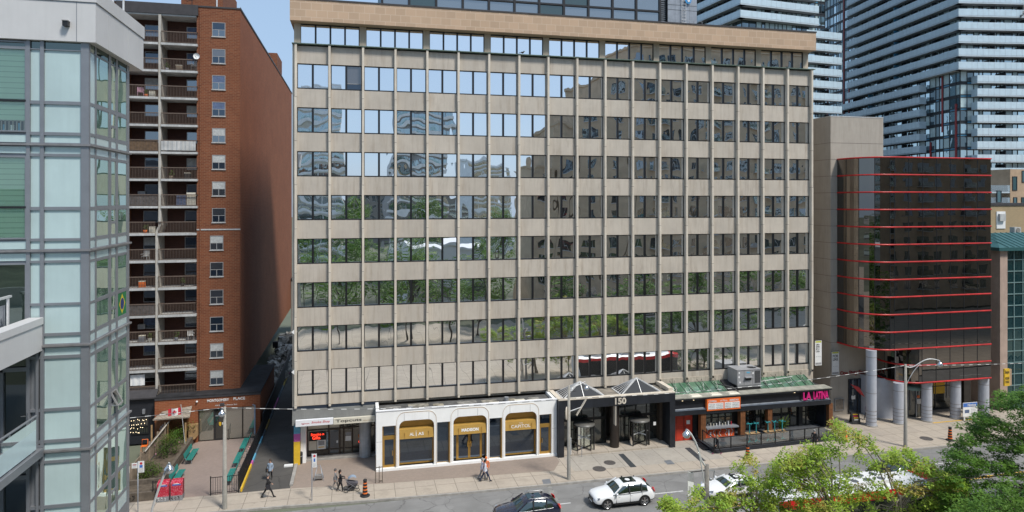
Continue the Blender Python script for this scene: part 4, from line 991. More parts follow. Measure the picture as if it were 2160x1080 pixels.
# ------------------------------------------------------------------ low black building further left
low = thing('low_black_building', 'low black painted building with string lights left of the brick entrance', 'building', (-17, 9, 0))
mb = MB(); navy = plain('navy black wall', (.016,.018,.024), .6, .25, 1.2, streak=.4)
mb.box(-26, -12.9, 8.6, 9.35, 0, 4.1, navy); mb.build('wall', low)
mb = MB(); mb.box8([(-26,8.3,4.1),(-12.85,8.3,4.1),(-12.85,9.39,4.75),(-26,9.39,4.75),(-26,8.3,4.22),(-12.85,8.3,4.22),(-12.85,9.39,4.87),(-26,9.39,4.87)], roof_dark); mb.build('roof', low)
mb = MB(); a, b = XY(277,8.5), XY(314,8.5); ring2(mb, a, b, .9, 2.4, 8.5, 8.6, .1, black_metal); pane(mb, a+.1, b-.1, 1.0, 2.3, 8.56, lobby_glass)
for i in range(6): xx = a+.2+(b-a-.3)*i/6; mb.box(xx-.02, xx+.02, 8.52, 8.58, 1.0, 2.3, black_metal)
mb.build('window', low)
mb = MB(); mb.box(XY(303,8.4)-.1, XY(303,8.4)+.1, 8.35, 8.6, 2.75, 3.15, metal_grey); mb.build('wall_light', low)
mb = MB()
for r in range(4):
    for i in range(7): mb.sphere((a+.1+(b-a)*i/7+random.uniform(-.1,.1), 8.2-.6*r, 2.3-.18*r+random.uniform(-.08,.05)), .03, light_dot, 5, 4)
    mb.tube([(a+.1+(b-a)*i/7, 8.2-.6*r, 2.3-.18*r) for i in range(8)], .008, black_metal, 4)
sl2 = mb.build('string_lights'); tag(sl2, 'string of small lit bulbs hanging before the black building', 'string lights')

# ------------------------------------------------------------------ near glass building at the left edge
YN = -36.0
near = thing('glass_condo_block', 'pale frosted glass condo block with grey mullions and a white roof fascia', 'condo building', (-6, -34, 0))
XN = lambda p: XY(p, YN); ZN = lambda q: ZY(180, q, YN)
xc = XN(188.0)                                   # outer corner of the two glass faces
yend = PX_(272.5, 424, xc)[0]
YE = lambda p: PX_(p, 424, xc)[0]
slabs = [306.5, 527.5, 726, 946, 1166]
rows = [(88,107,'d'), (109,215,'p'), (222,280,'p'), (286.5,302,'s'), (311,325,'s'), (331,436,'p'), (443,502,'p'), (507.5,524,'s'), (533,548,'s'), (553,637,'p'), (642,700,'p'), (706,722.5,'s'), (731,747,'s'), (753.5,857,'p'), (863,922.5,'p'), (929,943,'s'), (951,966,'s'), (971.5,1059,'p'), (1066,1125,'p'), (1131,1160,'s')]
mb = MB(); zt = ZN(86)
mb.box(-40, xc-.03, YN+.08, -14-20, -.1, zt, near_frame) if False else None
mb.box(-40, xc-.08, YN+.08, yend-.02, 0, zt, near_frame)
edges = []                                       # transoms fill the gaps between the panel rows
zz = [(ZN(a), ZN(b)) for a, b, t in rows]
for (a0, b0), (a1_, b1_) in zip(zz[:-1], zz[1:]):
    mb.box(XN(63)-.05, xc, YN, YN+.1, a1_, b0, near_frame); mb.box(xc-.1, xc+.002, YN+.0, yend, a1_, b0, near_frame)
mb.box(XN(63)-.05, xc, YN, YN+.1, 0, zz[-1][1], near_frame); mb.box(xc-.1, xc, YN, yend, 0, zz[-1][1], near_frame)
for p0, p1 in ((55.5,63.5), (85,92.8), (171,188)):
    mb.box(XN(p0), XN(p1)+(.0 if p1 < 180 else 0), YN-.02, YN+.1, 0, zt, near_frame)
for p0, p1 in ((188.05,189.5), (200.5,203.5), (229.5,234.5), (244.5,248.5), (267.5,272.5)):
    mb.box(xc-.1, xc+.005, YE(p0), YE(p1), 0, zt, near_frame)
mb.build('wall', near)
pan = MB(); panE = MB()
for (z1, z0), (_, _, t) in zip(zz, rows):
    for p0, p1 in ((63.5,85), (92.8,171)):
        if p0 < 70 and z0 < ZN(700): continue
        pane(pan, XN(p0), XN(p1), z0, z1, YN+.045, near_dark if t == 'd' else fritted)
    def ep(a, b, m): panE.face([(xc-.010,YE(a),z0), (xc-.010,YE(b),z0), (xc-.010,YE(b),z1), (xc-.010,YE(a),z1)], m)
    ep(189.5, 200.5, near_dark if t == 'd' else fritted)
    if t == 's' or t == 'd':
        for a, b in ((203.5,229.5), (234.5,244.5), (248.5,267.5)): ep(a, b, near_dark if t == 'd' else fritted)
pan.build('frosted_glazing', near); panE.build('frosted_glazing', near)
for (z1, z0), (_, _, t) in zip(zz, rows):
    if t != 'p': continue
    for q, (a, b) in enumerate(((203.5,229.5), (234.5,244.5), (248.5,267.5))):
        mb = MB(); fx = xc-.008; y0, y1 = YE(a), YE(b); e = .025
        vent = q == 1 and (z1-z0) < .95
        openv = vent and abs(z1-ZN(863)) < .1
        for c0, c1, d0, d1 in ((y0,y0+e,z0,z1), (y1-e,y1,z0,z1), (y0,y1,z0,z0+e), (y0,y1,z1-e,z1)): mb.box(fx-.03, fx+.007, c0, c1, d0, d1, near_frame)
        if vent: zm = z0+(z1-z0)*.48; mb.box(fx-.03, fx+.009, y0, y1, zm-.04, zm+.04, near_frame)
        f = mb.build('window', near); g = MB()
        if openv:
            g.face([(fx-.02,y0+e,z0+e), (fx-.02,y1-e,z0+e), (fx-.02,y1-e,zm), (fx-.02,y0+e,zm)], near_glass); g.build('pane', f)
            g = MB(); dx = .2; zlo = zm-.02
            P = [(fx,y0,z1-.03), (fx,y1,z1-.03), (fx+dx,y1,zlo), (fx+dx,y0,zlo)]
            for i in range(4): g.bar(P[i], P[(i+1) % 4], .045, sash)
            g.face(P, clear_glass); g.bar((fx,y0,zm), (fx+dx,y0,zlo), .03, metal_grey); g.build('open_sash', f)
        else:
            g.face([(fx-.004,y0+e,z0+e), (fx-.004,y1-e,z0+e), (fx-.004,y1-e,z1-e), (fx-.004,y0+e,z1-e)], near_glass); g.build('pane', f)
# the flag hung inside one window
zf1, zf0 = ZN(642), ZN(700); y0, y1 = YE(249.5), YE(266.5); fx = xc-.011
fl = thing('window_flag', 'green flag with yellow diamond and blue disc in a window of the glass block', 'flag', (fx, y0, zf0))
mb = MB(); F = lambda a, b, d: (fx+d*.8, y0+(y1-y0)*a, zf0+(zf1-zf0)*b)
mb.face([F(0,0,.002), F(1,0,.002), F(1,1,.002), F(0,1,.002)], plain('flag green', (.01,.16,.045), .7, .15, 3)); mb.face([F(.12,.5,.006), F(.5,.08,.006), F(.88,.5,.006), F(.5,.92,.006)], plain('flag yellow', (.55,.42,.02), .7, .1, 3))
mb.face([F(.5+.22*math.cos(t*math.pi/10), .5+.24*math.sin(t*math.pi/10), .010) for t in range(20)], plain('flag blue', (.01,.03,.14), .7, .1, 3)); mb.build('cloth', fl)
# left windows with blinds, bookshelf behind
def near_window(p0, p1, q0, q1, mat, split=None):
    mb = MB(); a, b = XN(p0), XN(p1); z1, z0 = ZN(q0), ZN(q1); ring2(mb, a, b, z0, z1, YN-.01, YN+.08, .04, near_frame)
    if split: zs = ZN(split); mb.box(a, b, YN-.015, YN+.08, zs-.03, zs+.03, black_metal)
    f = mb.build('window', near); g = MB(); pane(g, a+.04, b-.04, z0+.04, z1-.04, YN+.05, mat); g.build('pane', f); return f
green_clear = clear('green clear glass', (.86,.95,.89), .10)
for q0, q1, sp, bl in ((107,281,216,257), (331,503,437,503), (553,700,None,None)):
    near_window(-60, 56, q0, q1, green_clear if bl else near_dark, sp)
    if bl:
        mb = MB(); pane(mb, XN(-60), XN(56), ZN(bl), ZN(q0), YN+.065, blind); mb.build('blind', near)
        if bl < q1:
            mb = MB(); pane(mb, XN(-60), XN(56), ZN(q1), ZN(bl), YN+.078, plain('shelf back', (.03,.045,.035), .8, .2, 3))
            for i in range(14):
                xx = XN(-58)+i*(XN(56)-XN(-58))/14; mb.box(xx, xx+.03, YN+.055, YN+.075, ZN(q1), ZN(bl), fin_white)
                if i % 2: mb.box(xx+.05, xx+.05+random.uniform(.04,.09), YN+.056, YN+.074, ZN(q1)+.02, ZN(bl)-random.uniform(.07,.14), random.choice((paper, cream, mural_blue)))
            mb.box(XN(-60), XN(56), YN+.055, YN+.077, ZN(bl)-.02, ZN(bl), fin_white); mb.build('bookshelf', near)
for q0, q1, m in ((93,107,near_dark),): near_window(-60, 56, q0, q1, m)
mb = MB()
for q0, q1 in ((286.5,302), (311,325), (507.5,524), (533,548)): pane(mb, XN(-60), XN(55.5), ZN(q1), ZN(q0), YN+.045, fritted)
mb.build('frosted_glazing', near)
# projecting slab lines
for s in slabs[:4]:
    z = ZN(s); mb = MB(); mb.box(-20, xc+.06, YN-.07, YN+.05, z-.028, z+.028, near_slab); mb.box(xc-.05, xc+.07, YN+.05, yend+.05, z-.028, z+.028, near_slab); mb.build('slab_edge', near)
# roof fascia
yfz = YN-.12; xf = PY_(201.7, 89.5, yfz)[0]; zf = PY_(201.7, 89.5, yfz)[1]; ye = PX_(302.6, 153.7, xf)[0]; ztop = PX_(302.6, 82, xf)[1]
mb = MB(); mb.box(-30, xf, yfz, ye, zf, ztop, near_white); mb.box(-30, xf+.03, yfz-.03, ye+.03, ztop, ztop+.42, near_white)
mb.box(-30, xf-.01, yfz-.004, yfz, ztop-.025, ztop, near_frame); mb.box(xf, xf+.004, yfz, ye, ztop-.025, ztop, near_frame)
xx = XY(161.5, yfz); mb.box(xx-.008, xx+.008, yfz-.004, yfz+.01, zf, ztop, near_frame)
for p in (229, 271): yy = PX_(p, 424, xf)[0]; mb.box(xf-.01, xf+.003, yy-.006, yy+.006, zf, ztop, slab_white)
mb.build('roof_fascia', near)
mb = MB(); a = XY(136, yfz); z = ZY(141, 50, yfz); mb.box(a, a+.14, yfz-.16, yfz, z-.09, z+.05, black_metal); mb.box(a-.01, a+.15, yfz-.18, yfz, z+.05, z+.07, sash); mb.build('wall_light', near)
mb = MB(); rx = xf-.25; zb = ztop+.42
for yy in (yfz+.4, yfz+1.3, yfz+2.2, yfz+3.2): mb.box(rx-.025, rx+.025, yy-.025, yy+.025, zb, zb+.75, pole_metal)
mb.box(rx-.04, rx+.04, yfz+.2, yfz+3.3, zb+.7, zb+.77, pole_metal); mb.box(rx-.02, rx+.02, yfz+.2, yfz+3.3, zb+.15, zb+.2, pole_metal); mb.build('roof_railing', near)
# balconies projecting to the south of the front face
xb1 = XN(90); zc1 = ZN(666); zb1 = ZN(735); z_seam = ZN(680)
mb = MB(); yo = YN-7.5
mb.box(xb1-.25, xb1, yo, YN-.02, zb1, zc1-.001, near_white); mb.box(xb1-.35, xb1+.03, yo, YN-.02, z_seam, zc1, near_white); mb.box(-20, xb1-.1, yo, YN-.02, zb1, zb1+.25, near_white); mb.box(-20, xb1-.02, yo-.15, yo, zb1, zc1, near_white)
bp = mb.build('balcony', near)
mb = MB(); rx = xb1-.7; zr1 = ZN(618)
mb.box(rx-.035, rx+.035, yo, YN-.25, zr1-.03, zr1+.03, pole_metal)
for yy in (YN-.4, YN-1.6, YN-2.8, YN-4.0, YN-5.2): mb.box(rx-.025, rx+.025, yy-.03, yy+.03, zb1+.2, zr1, pole_metal)
mb.face([(rx,YN-.3,zc1-.3), (rx,yo,zc1-.3), (rx,yo,zr1-.2), (rx,YN-.3,zr1-.2)], clear_glass); mb.build('railing', bp)
for q0, q1, qr in ((937,953,866), (1160,1176,1086)):
    za, zb_ = ZN(q0), ZN(q1); xb2 = XN(94)
    mb = MB(); mb.box(-20, xb2, yo, YN-.05, zb_, za, near_frame); bp = mb.build('balcony', near)
    mb = MB(); rx = xb2-.12; zrr = ZN(qr)
    mb.tube([(rx, YN-.25, zrr), (rx, yo, zrr)], .035, near_frame, 8)
    for yy in (YN-.55, YN-1.75, YN-2.95, YN-4.15): mb.box(rx-.02, rx+.02, yy-.03, yy+.03, za, zrr, near_frame)
    zm = za+(zrr-za)*.62
    mb.face([(rx+.03,YN-.3,za+.05), (rx+.03,yo,za+.05), (rx+.03,yo,zm), (rx+.03,YN-.3,zm)], fritted_low); mb.face([(rx+.03,YN-.3,zm), (rx+.03,yo,zm), (rx+.03,yo,zrr-.08), (rx+.03,YN-.3,zrr-.08)], pale_glass)
    mb.build('railing', bp)
# balcony doors
for q0, q1 in ((731,937), (955,1158)):
    z1, z0 = ZN(q0), ZN(q1)
    for p0, p1, dr in ((-60, 63, True), (76, 92, False)):
        a, b = XN(p0), XN(p1); mb = MB(); ring2(mb, a, b, z0, z1, YN-.03, YN+.08, .07, near_frame)
        if dr: zz_ = z1-(z1-z0)*.2; mb.box(a, b, YN-.035, YN+.08, zz_-.06, zz_+.06, near_frame); mb.box(XN(5)-.05, XN(5)+.03, YN-.035, YN+.08, z0, zz_, near_frame)
        f = mb.build('balcony_door', near); g = MB(); pane(g, a+.06, b-.06, z0+.06, z1-.06, YN+.045, near_door); g.build('pane', f)
        if dr: g = MB(); g.tube([(XN(56),YN-.06,z0+.95), (XN(46),YN-.06,z0+.95)], .012, chrome, 6); g.box(XN(58), XN(60), YN-.05, YN-.02, z0+.85, z0+1.05, chrome); g.build('handle', f)
# ------------------------------------------------------------------ One Sixty East: concrete core + black glass block
one = thing('black_glass_building', 'black mirror glass office block with red bands standing on blue grey columns', 'office building', (60, 0, 0))
yc = 1.5; xk = XY(1752, yc); x2 = XY(1863, yc); ztc = ZY(1752, 246, yc)
mb = MB(); mb.box(xk, 68.5, yc, 18, 0, 26.4, grey_panel); mb.box(xk-.002, x2, yc-.001, 14, 26.0, ztc, grey_panel); mb.box(xk-.02, x2+.02, yc-.02, 14.02, ztc, ztc+.1, slab_white)
fhz = (ZY(2088,335,-2.8)-ZY(2088,797,-2.8))/13
zt0 = ZY(2088,335,-2.8)
for k in range(13):
    z = zt0-fhz*k+1.7
    mb.box(xk-.008, x2+.003, yc-.008, 14, z-.02, z+.02, col_joint)
mb.build('concrete_core', one)
for k in range(8):
    z = zt0-fhz*(k+.2); mb = MB(); mb.box(xk-.03, xk+.05, yc+4.4, yc+6.5, z-1.5, z, black_metal); pane(mb, 0,0,0,0,0, dark_glass) if False else None; mb.build('side_window', one)
def rounded(start, x_front, x_end, yfr, r, n=10):
    pts = [start]; cx, cy = start[0]+r, yfr+r
    pts.append((start[0], cy))
    for t in range(1, n+1):
        q = math.pi+math.pi/2*t/n; pts.append((cx+r*math.cos(q), cy+r*math.sin(q)))
    m = max(2, round((x_end-(cx))/1.62))
    for i in range(1, m+1): pts.append((cx+(x_end-cx)*i/m, yfr))
    return pts
xe = XY(2090, -2.8)
upper = rounded((XY(1773, 1.0), yc-.02), 0, xe, -2.8, 3.0)
lower = rounded((XY(1853, .3), yc-.02), 0, xe, -2.795, 2.3)
def skin_wall(mb, pts, z0, z1, joints):
    for (a, b), (c, d) in zip(pts[:-1], pts[1:]): mb.face([(a,b,z0), (c,d,z0), (c,d,z1), (a,b,z1)], black_glass)
for k in range(13):
    z1 = zt0-fhz*k; z0 = z1-fhz; pts = upper if k < 11 else lower
    mb = MB(); skin_wall(mb, pts, z0+.05, z1-.05, 0)
    for i, (a, b) in enumerate(pts[1:-1]):
        if i % 3 == 0 and i < 10 or i >= 10:
            mb.cyl((a,b), .035, z0+.05, z1-.05, black_metal, 6)
    mb.build('glazing_band', one)
for k in range(14):
    z = zt0-fhz*k; pts = upper if k <= 11 else lower
    mb = MB(); mb.tube([(a+.0,b-.03,z) for a, b in pts], .085, red_line, 6); mb.build('red_band', one)
mb = MB()
mb.prism(upper+[(xe, yc-.02)], .12, roof_dark, 'z', zt0-.06); mb.prism(upper+[(xe, yc-.02)], .1, grey_shade, 'z', zt0-11*fhz-.04); mb.prism(lower+[(xe, yc-.02)], .1, grey_shade, 'z', zt0-13*fhz-.04)
mb.box(xe-.03, xe, -2.78, yc, zt0-13*fhz, zt0, black_metal); mb.build('roof', one)
zl = zt0-13*fhz; zu = zt0-11*fhz
for x, zt in ((54.0, zu), (57.15, zl), (60.5, zl), (64.0, zl), (67.5, zl)):
    mb = MB(); mb.cyl((x,-2.1), .48, .0, zt-.05, col_blue, 24); mb.cyl((x,-2.1), .6, 0, .1, kerb_m, 24)
    zz = 1.0
    for z in [.45, .8, 1.15, 1.5]+[1.5+1.75*i for i in range(1, 9)]:
        if z < zt-.2: mb.lathe((x,-2.1,0), [(.486,z-.02), (.486,z+.02)], col_joint, 24)
    mb.build('column', one)
mb = MB()
mb.lathe((57.9,1.2,0), [(2.1,0), (2.1,zl)], col_blue, 20, True, math.pi*.9, math.pi*1.75); mb.build('curved_wall', one)
ye_ = yc-.06
mb = MB(); a, b = XY(1790,ye_), XY(1831,ye_); zt = ZY(1810, 799, ye_); xs = [a, a+(b-a)*.45, a+(b-a)*.62, b]
grid_wall(mb, (0,ye_), (1,0), (0,-1), xs, [.1, 2.6, zt], lambda i, j: dark_glass, black_metal, .08, .08, .05); mb.box(a+.3, a+.75, ye_-.07, ye_-.05, 1.5, 1.9, paper)
mb.build('entrance_doors', one)
mb = MB(); c = XY(1809,ye_-1); mb.face([(c-.6,ye_-.7,ZY(1800,805,ye_)), (c+.2,ye_-1.0,ZY(1800,805,ye_)-.3), (c+.9,ye_-1.0,ZY(1815,820,ye_)-.6), (c+.5,ye_-.8,ZY(1815,820,ye_)-.3)], plain('red pennant', (.5,.05,.06), .6, .2, 4)); mb.build('pennant', one)
lettering(one, [(('One Sixty East', XY(1773,ye_), XY(1826,ye_), ZY(1790,793,ye_), ZY(1790,783,ye_)+.05, ye_, plain('dark red letters', (.28,.03,.03), .5, .1, 4)), dict(bold=.02, depth=.05))])
mb = MB(); a, b = XY(1761,ye_), XY(1779,ye_); mb.box(a, b, ye_-.03, ye_+.02, ZY(1770,865,ye_), ZY(1770,841,ye_), plain('framed notice', (.22,.19,.16), .5, .3, 5)); ring2(mb, a-.03, b+.03, ZY(1770,865,ye_)-.03, ZY(1770,841,ye_)+.03, ye_-.06, ye_, .06, metal_grey); mb.build('notice_case', one)
# ground floor shops below the glass block
yg = .6
mb = MB(); xs = [XY(p, yg) for p in (1905, 1945, 1972, 2006, 2028)]
grid_wall(mb, (0,yg), (1,0), (0,-1), xs, [.1, 2.5, zl], lambda i, j: lobby_glass, tower_frame, .1, .1, .06)
mb.box(XY(1969,yg), XY(1992,yg), yg-.05, yg-.02, 1.7, 3.2, yellow); mb.box(XY(1996,yg), XY(2008,yg), yg-.05, yg-.02, 1.2, 2.9, paper_grey); mb.box(XY(1938,yg), XY(1950,yg), yg-.05, yg-.02, 1.0, 2.0, cream); mb.box(XY(1938,yg), XY(1950,yg), yg-.05, yg-.02, 2.1, 3.1, teal_leg)
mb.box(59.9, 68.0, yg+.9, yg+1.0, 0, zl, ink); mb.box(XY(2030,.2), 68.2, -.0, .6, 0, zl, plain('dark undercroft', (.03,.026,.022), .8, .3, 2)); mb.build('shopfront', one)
mb = MB(); c = (XY(1926,-.3), -.1); mb.lathe((c[0],c[1],0), [(.95,.1), (.95,2.75)], lobby_glass, 10, True, math.pi*1.1, math.pi*1.9); mb.lathe((c[0],c[1],0), [(1.2,2.75), (1.25,2.95), (1.2,3.1), (.01,3.12)], plain('pale teal canopy', (.20,.33,.34), .5, .1, 2), 20)
for a in (1.15, 1.4, 1.6, 1.85): mb.bar((c[0]+.96*math.cos(math.pi*a),c[1]+.96*math.sin(math.pi*a),.1), (c[0]+.96*math.cos(math.pi*a),c[1]+.96*math.sin(math.pi*a),2.75), .1, metal_grey)
mb.box(c[0]-.3, c[0]+.25, c[1]-1.02, c[1]-1.0, 1.4, 1.9, paper); mb.box(c[0]-.3, c[0]+.0, c[1]-1.02, c[1]-1.0, 2.0, 2.25, orange); mb.build('kiosk_door', one)
mb = MB(); zc = 3.95; yy = c[1]-.6
mb.prism([(c[0]+.85*math.cos(t*math.pi/12), zc+.85*math.sin(t*math.pi/12)) for t in range(24)], .08, plain('grey green disc', (.16,.18,.17), .6, .15, 3), 'y', yy)
mb.prism([(c[0]-.6,zc-.35), (c[0],zc+.35), (c[0]+.6,zc-.35), (c[0]+.25,zc-.3), (c[0],zc-.05), (c[0]-.25,zc-.3)], .05, plain('mint emblem', (.25,.48,.42), .5, .1, 3), 'y', yy-.05); mb.tube([(c[0],yy-.03,zc+.3), (c[0]+.35,yy-.03,zc+.7)], .05, plain('fawn emblem', (.4,.34,.26), .5, .1, 3), 6); mb.build('round_sign', one)
mb = MB(); a = PG(1970,893); b = PG(2082,882); mb.face([(a[0],a[1],.008), (b[0],b[1],.008), (b[0],b[1]+.2,.008), (a[0],a[1]+.2,.008)], line_yellow); mb.build('step_line', kind='structure')
# banners on the wall corners
for nm, lab, p, t, b_, yy, rows, top in (('banner', 'white upright banner on the edge of the office block beside the concrete core', (1719,1733), 718, 771, .2, ('Office','Suites','Space','For','Lease'), None), ('banner', 'white upright lease banner with black letters and a yellow top strip on the concrete corner', (1754.5,1769.5), 741, 791, 1.2, ('FOR','LEASE'), yellow)):
    x0, x1 = XY(p[0], yy), XY(p[1], yy); z1, z0 = ZY((p[0]+p[1])/2, t, yy), ZY((p[0]+p[1])/2, b_, yy)
    o = thing(nm, lab, 'banner', ((x0+x1)/2, yy, z0)); mb = MB(); mb.box(x0, x1, yy-.02, yy+.01, z0, z1, paper)
    for z in (z0, z1): mb.tube([(x0-.03,yy,z), (x1+.03,yy,z)], .03, black_metal, 6)
    mb.box(x0+.05, x1-.05, yy-.024, yy-.02, z1-.22, z1-.06, plain('lime strip', (.5,.52,.06), .6, .1, 3) if 'lime strip' not in MATS else MATS['lime strip']); mb.box(x0+.05, x1-.05, yy-.024, yy-.02, z0+.1, z0+.3, paper_grey); mb.build('cloth', o)
    h = .33 if len(rows) == 2 else .17; z = z1-.34; L = []
    for r in rows: L.append(((r, x0+.1, x1-(.1 if len(rows) == 2 else .25), z-h*.85, z, yy-.03, ink), dict(bold=.02))); z -= h
    L.append((('call for space details', x0+.1, x1-.12, z0+.85, z0+.95, yy-.03, paper_grey),)); L.append((('416 000 0000', x0+.1, x1-.12, z0+.55, z0+.65, yy-.03, paper_grey),)) if False else None
    lettering(o, L)

# ------------------------------------------------------------------ buildings at the right edge
yt = -1.0
teal = thing('teal_glass_building', 'teal glass building with a green metal roof at the right edge', 'building', (72, 2, 0))
x0 = XY(2119.5, yt); zt = ZY(2125, 524, yt)
mb = MB(); mb.box(XY(2104,yt), x0, yt-.3, 12, 0, zt-.1, pink_stone); mb.box(XY(2095,2), XY(2108,2), 2, 12, 0, zt-.05, tan_brick); mb.box(x0, 92, yt+.1, 14, 0, zt, tower_dark); mb.build('wall', teal)
mb = MB(); n = 16; xs = [x0+1.15*i for i in range(n)]; zs = [.1+i*(zt-.1)/14 for i in range(15)]
grid_wall(mb, (0,yt), (1,0), (0,-1), xs, zs, lambda i, j: teal_glass, teal_frame, .09, .09, .08); mb.build('curtain_wall', teal)
mb = MB(); zr_ = ZY(2110, 492, yt+2); xa = XY(2095, yt)
mb.box8([(xa,yt-.7,zt-.2),(92,yt-.7,zt-.2),(92,9,zt-.2),(xa,9,zt-.2),(xa,yt-.7,zt+.15),(92,yt-.7,zt+.15),(92,9,zt+.15),(xa,9,zt+.15)], teal_roof)
xm = XY(2107, yt+2.5)
mb.mesh([(xa,yt-.7,zt+.15),(92,yt-.7,zt+.15),(92,yt+3,zr_),(xm,yt+3,zr_),(xa,9,zt+.15),(92,9,zt+.15)], [(0,1,2,3),(0,3,4),(3,2,5,4)], teal_roof)
for i in range(24): xx = xa+1.2+i*.75; mb.bar((xx,yt-.7,zt+.18), (xx+.2,yt+3,zr_+.03), .05, teal_roof)
mb.build('roof', teal)
tb = thing('tan_brick_building', 'tan brick building with a wall vent standing behind the green metal roof', 'building', (85, 12, 0))
yb2 = 14; mb = MB(); mb.box(XY(2089,yb2), 105, yb2, 30, 0, ZY(2120,434,yb2), tan_brick); mb.box(XY(2089,yb2)-.1, 105, yb2-.1, 30, ZY(2120,434,yb2), ZY(2120,434,yb2)+.35, roof_dark); mb.build('wall', tb)
mb = MB(); mb.box(XY(2101,yb2), XY(2119.5,yb2), yb2-.1, yb2, ZY(2110,482,yb2), ZY(2110,446,yb2), paper); mb.box(XY(2104,yb2), XY(2116,yb2), yb2-.4, yb2-.1, ZY(2110,466,yb2), ZY(2110,451,yb2), slab_white); mb.build('wall_vent', tb)
mb = MB(); xx, z = XY(2140,yt+4), ZY(2140,492,yt+4); mb.box(xx-.45, xx+.45, yt+3.6, yt+4.2, z, z+.7, slab_white); mb.prism([(xx+.28*math.cos(t*math.pi/8), z+.35+.28*math.sin(t*math.pi/8)) for t in range(16)], .04, grey_shade, 'y', yt+3.55); mb.build('condenser_unit', teal)
ta = thing('tan_apartment_house', 'tan rendered apartment building with a glass balcony rising behind the tan brick wall', 'apartment building', (115, 45, 0))
yy = 45; mb = MB(); mb.box(XY(2131,yy), 150, yy, 60, 0, ZY(2150,357,yy), tan_render); mb.box(XY(2090,yy), XY(2131,yy), yy+3, 60, 0, ZY(2110,432,yy), tower_slab); mb.build('wall', ta)
for p0, p1, q0, q1 in ((2135,2145,372,402), (2137,2145,416,430), (2155,2161,360,385), (2154,2161,416,430), (2102,2112,402,428)):
    mb = MB(); x0_, x1_, z0_, z1_ = XY(p0,yy), XY(p1,yy), ZY(p0,q1,yy), ZY(p0,q0,yy); ring2(mb, x0_, x1_, z0_, z1_, yy-.1, yy+.1, .15, tower_frame); pane(mb, x0_, x1_, z0_, z1_, yy-.05, teal_glass); mb.build('window', ta)
for q in (398, 424):
    mb = MB(); z = ZY(2110, q+6, yy); mb.box(XY(2091,yy), XY(2130,yy), yy, yy+3, z-.3, z, tower_slab); mb.box(XY(2091,yy), XY(2130,yy), yy-.02, yy+.05, z, z+1.2, pale_glass); mb.build('balcony', ta)

# ------------------------------------------------------------------ glass condo towers in the background
def condo(name, label, corner, rot, lenL, lenR, ztop, FH, zband, glassL, balL, balR, seed):
    rr = random.Random(seed); cr, sr = math.cos(rot), math.sin(rot)
    u = (cr, sr); n1 = (sr, -cr); v = (-sr, cr); n2 = (-cr, -sr)
    t = thing(name, label, 'condo tower', (corner[0], corner[1], 0))
    mb = MB()
    def P(a, b, z): return (corner[0]+u[0]*a+v[0]*b, corner[1]+u[1]*a+v[1]*b, z)
    mb.box8([P(.1,.1,0),P(lenR,.1,0),P(lenR,lenL,0),P(.1,lenL,0),P(.1,.1,ztop),P(lenR,.1,ztop),P(lenR,lenL,ztop),P(.1,lenL,ztop)], tower_dark); mb.build('core', t)
    nb = int((zband)/FH)
    floors = [zband-FH*k for k in range(-16, 14) if zband-FH*k < ztop-2 and zband-FH*k > 8]
    for o, d, nrm, L, nm in ((corner, v, n2, lenL, 'L'), (corner, u, n1, lenR, 'R')):
        us = [0]
        while us[-1] < L-.8: us.append(us[-1]+rr.choice((.9, 1.25, 1.25, 1.6, 2.0)))
        us[-1] = L
        zs = sorted(set([f-1.75 for f in floors]+[f-1.75+.55 for f in floors]))
        def cell(i, j):
            if j % 2 == 0: return tower_frame if rr.random() < .7 else tower_blue
            q = rr.random(); return tower_glass if q < .42 else (tower_lite if q < .68 else tower_dark)
        mb = MB(); grid_wall(mb, o, d, nrm, us, zs, cell, tower_frame, .16, .2, .08)
        mb.build('curtain_wall', t)
        mb = MB()
        for a0, z0, z1 in (glassL if nm == 'L' else []):
            mb.obox(o, d, nrm, a0-.25, a0+.25, 0, .14, z0, z1, tower_red)
        if mb.f: mb.build('red_strip', t)
    for f in floors:
        zb_ = f-1.75
        for o, d, nrm, segs in ((corner, v, n2, balL(f)), (corner, u, n1, balR(f))):
            for a, b, capc in segs:
                mb = MB(); dd = 1.8
                a2 = a-(dd if capc else 0)
                mb.obox(o, d, nrm, a2+.02, b-.02, .1, dd, zb_, zb_+.28, tower_soffit)
                mb.obox(o, d, nrm, a2, b, dd, dd+.05, zb_-.03, zb_+.3, tower_slab)
                mb.obox(o, d, nrm, a2, b, dd, dd+.07, zb_+.3, zb_+1.7, tower_rail)
                k = int((b-a)/1.3)
                for i in range(1, k): mb.obox(o, d, nrm, a+(b-a)*i/k-.03, a+(b-a)*i/k+.03, dd+.06, dd+.09, zb_+.2, zb_+1.68, tower_slab)
                for e in (a2, b): mb.obox(o, d, nrm, e-.03, e+.03, .1, dd, zb_, zb_+1.65, tower_rail)
                for i in range(1, max(2, int((b-a)/7))): mb.obox(o, d, nrm, a+i*7-.06, a+i*7+.06, .1, dd-.3, zb_+.3, zb_+2.6, tower_blue if i % 3 == 0 else tower_frame)
                mb.build('balcony', t)
    mb = MB(); mb.box8([P(-.3,-.3,ztop),P(lenR,-.3,ztop),P(lenR,lenL,ztop),P(-.3,lenL,ztop),P(-.3,-.3,ztop+.6),P(lenR,-.3,ztop+.6),P(lenR,lenL,ztop+.6),P(-.3,lenL,ztop+.6)], tower_slab); mb.build('roof', t)
    return t
c1 = (CAM.x+150*FX+100.7*RX, CAM.y+150*FY+100.7*RY)
zb1_ = 22+(PPY-133.3)*150/FOC
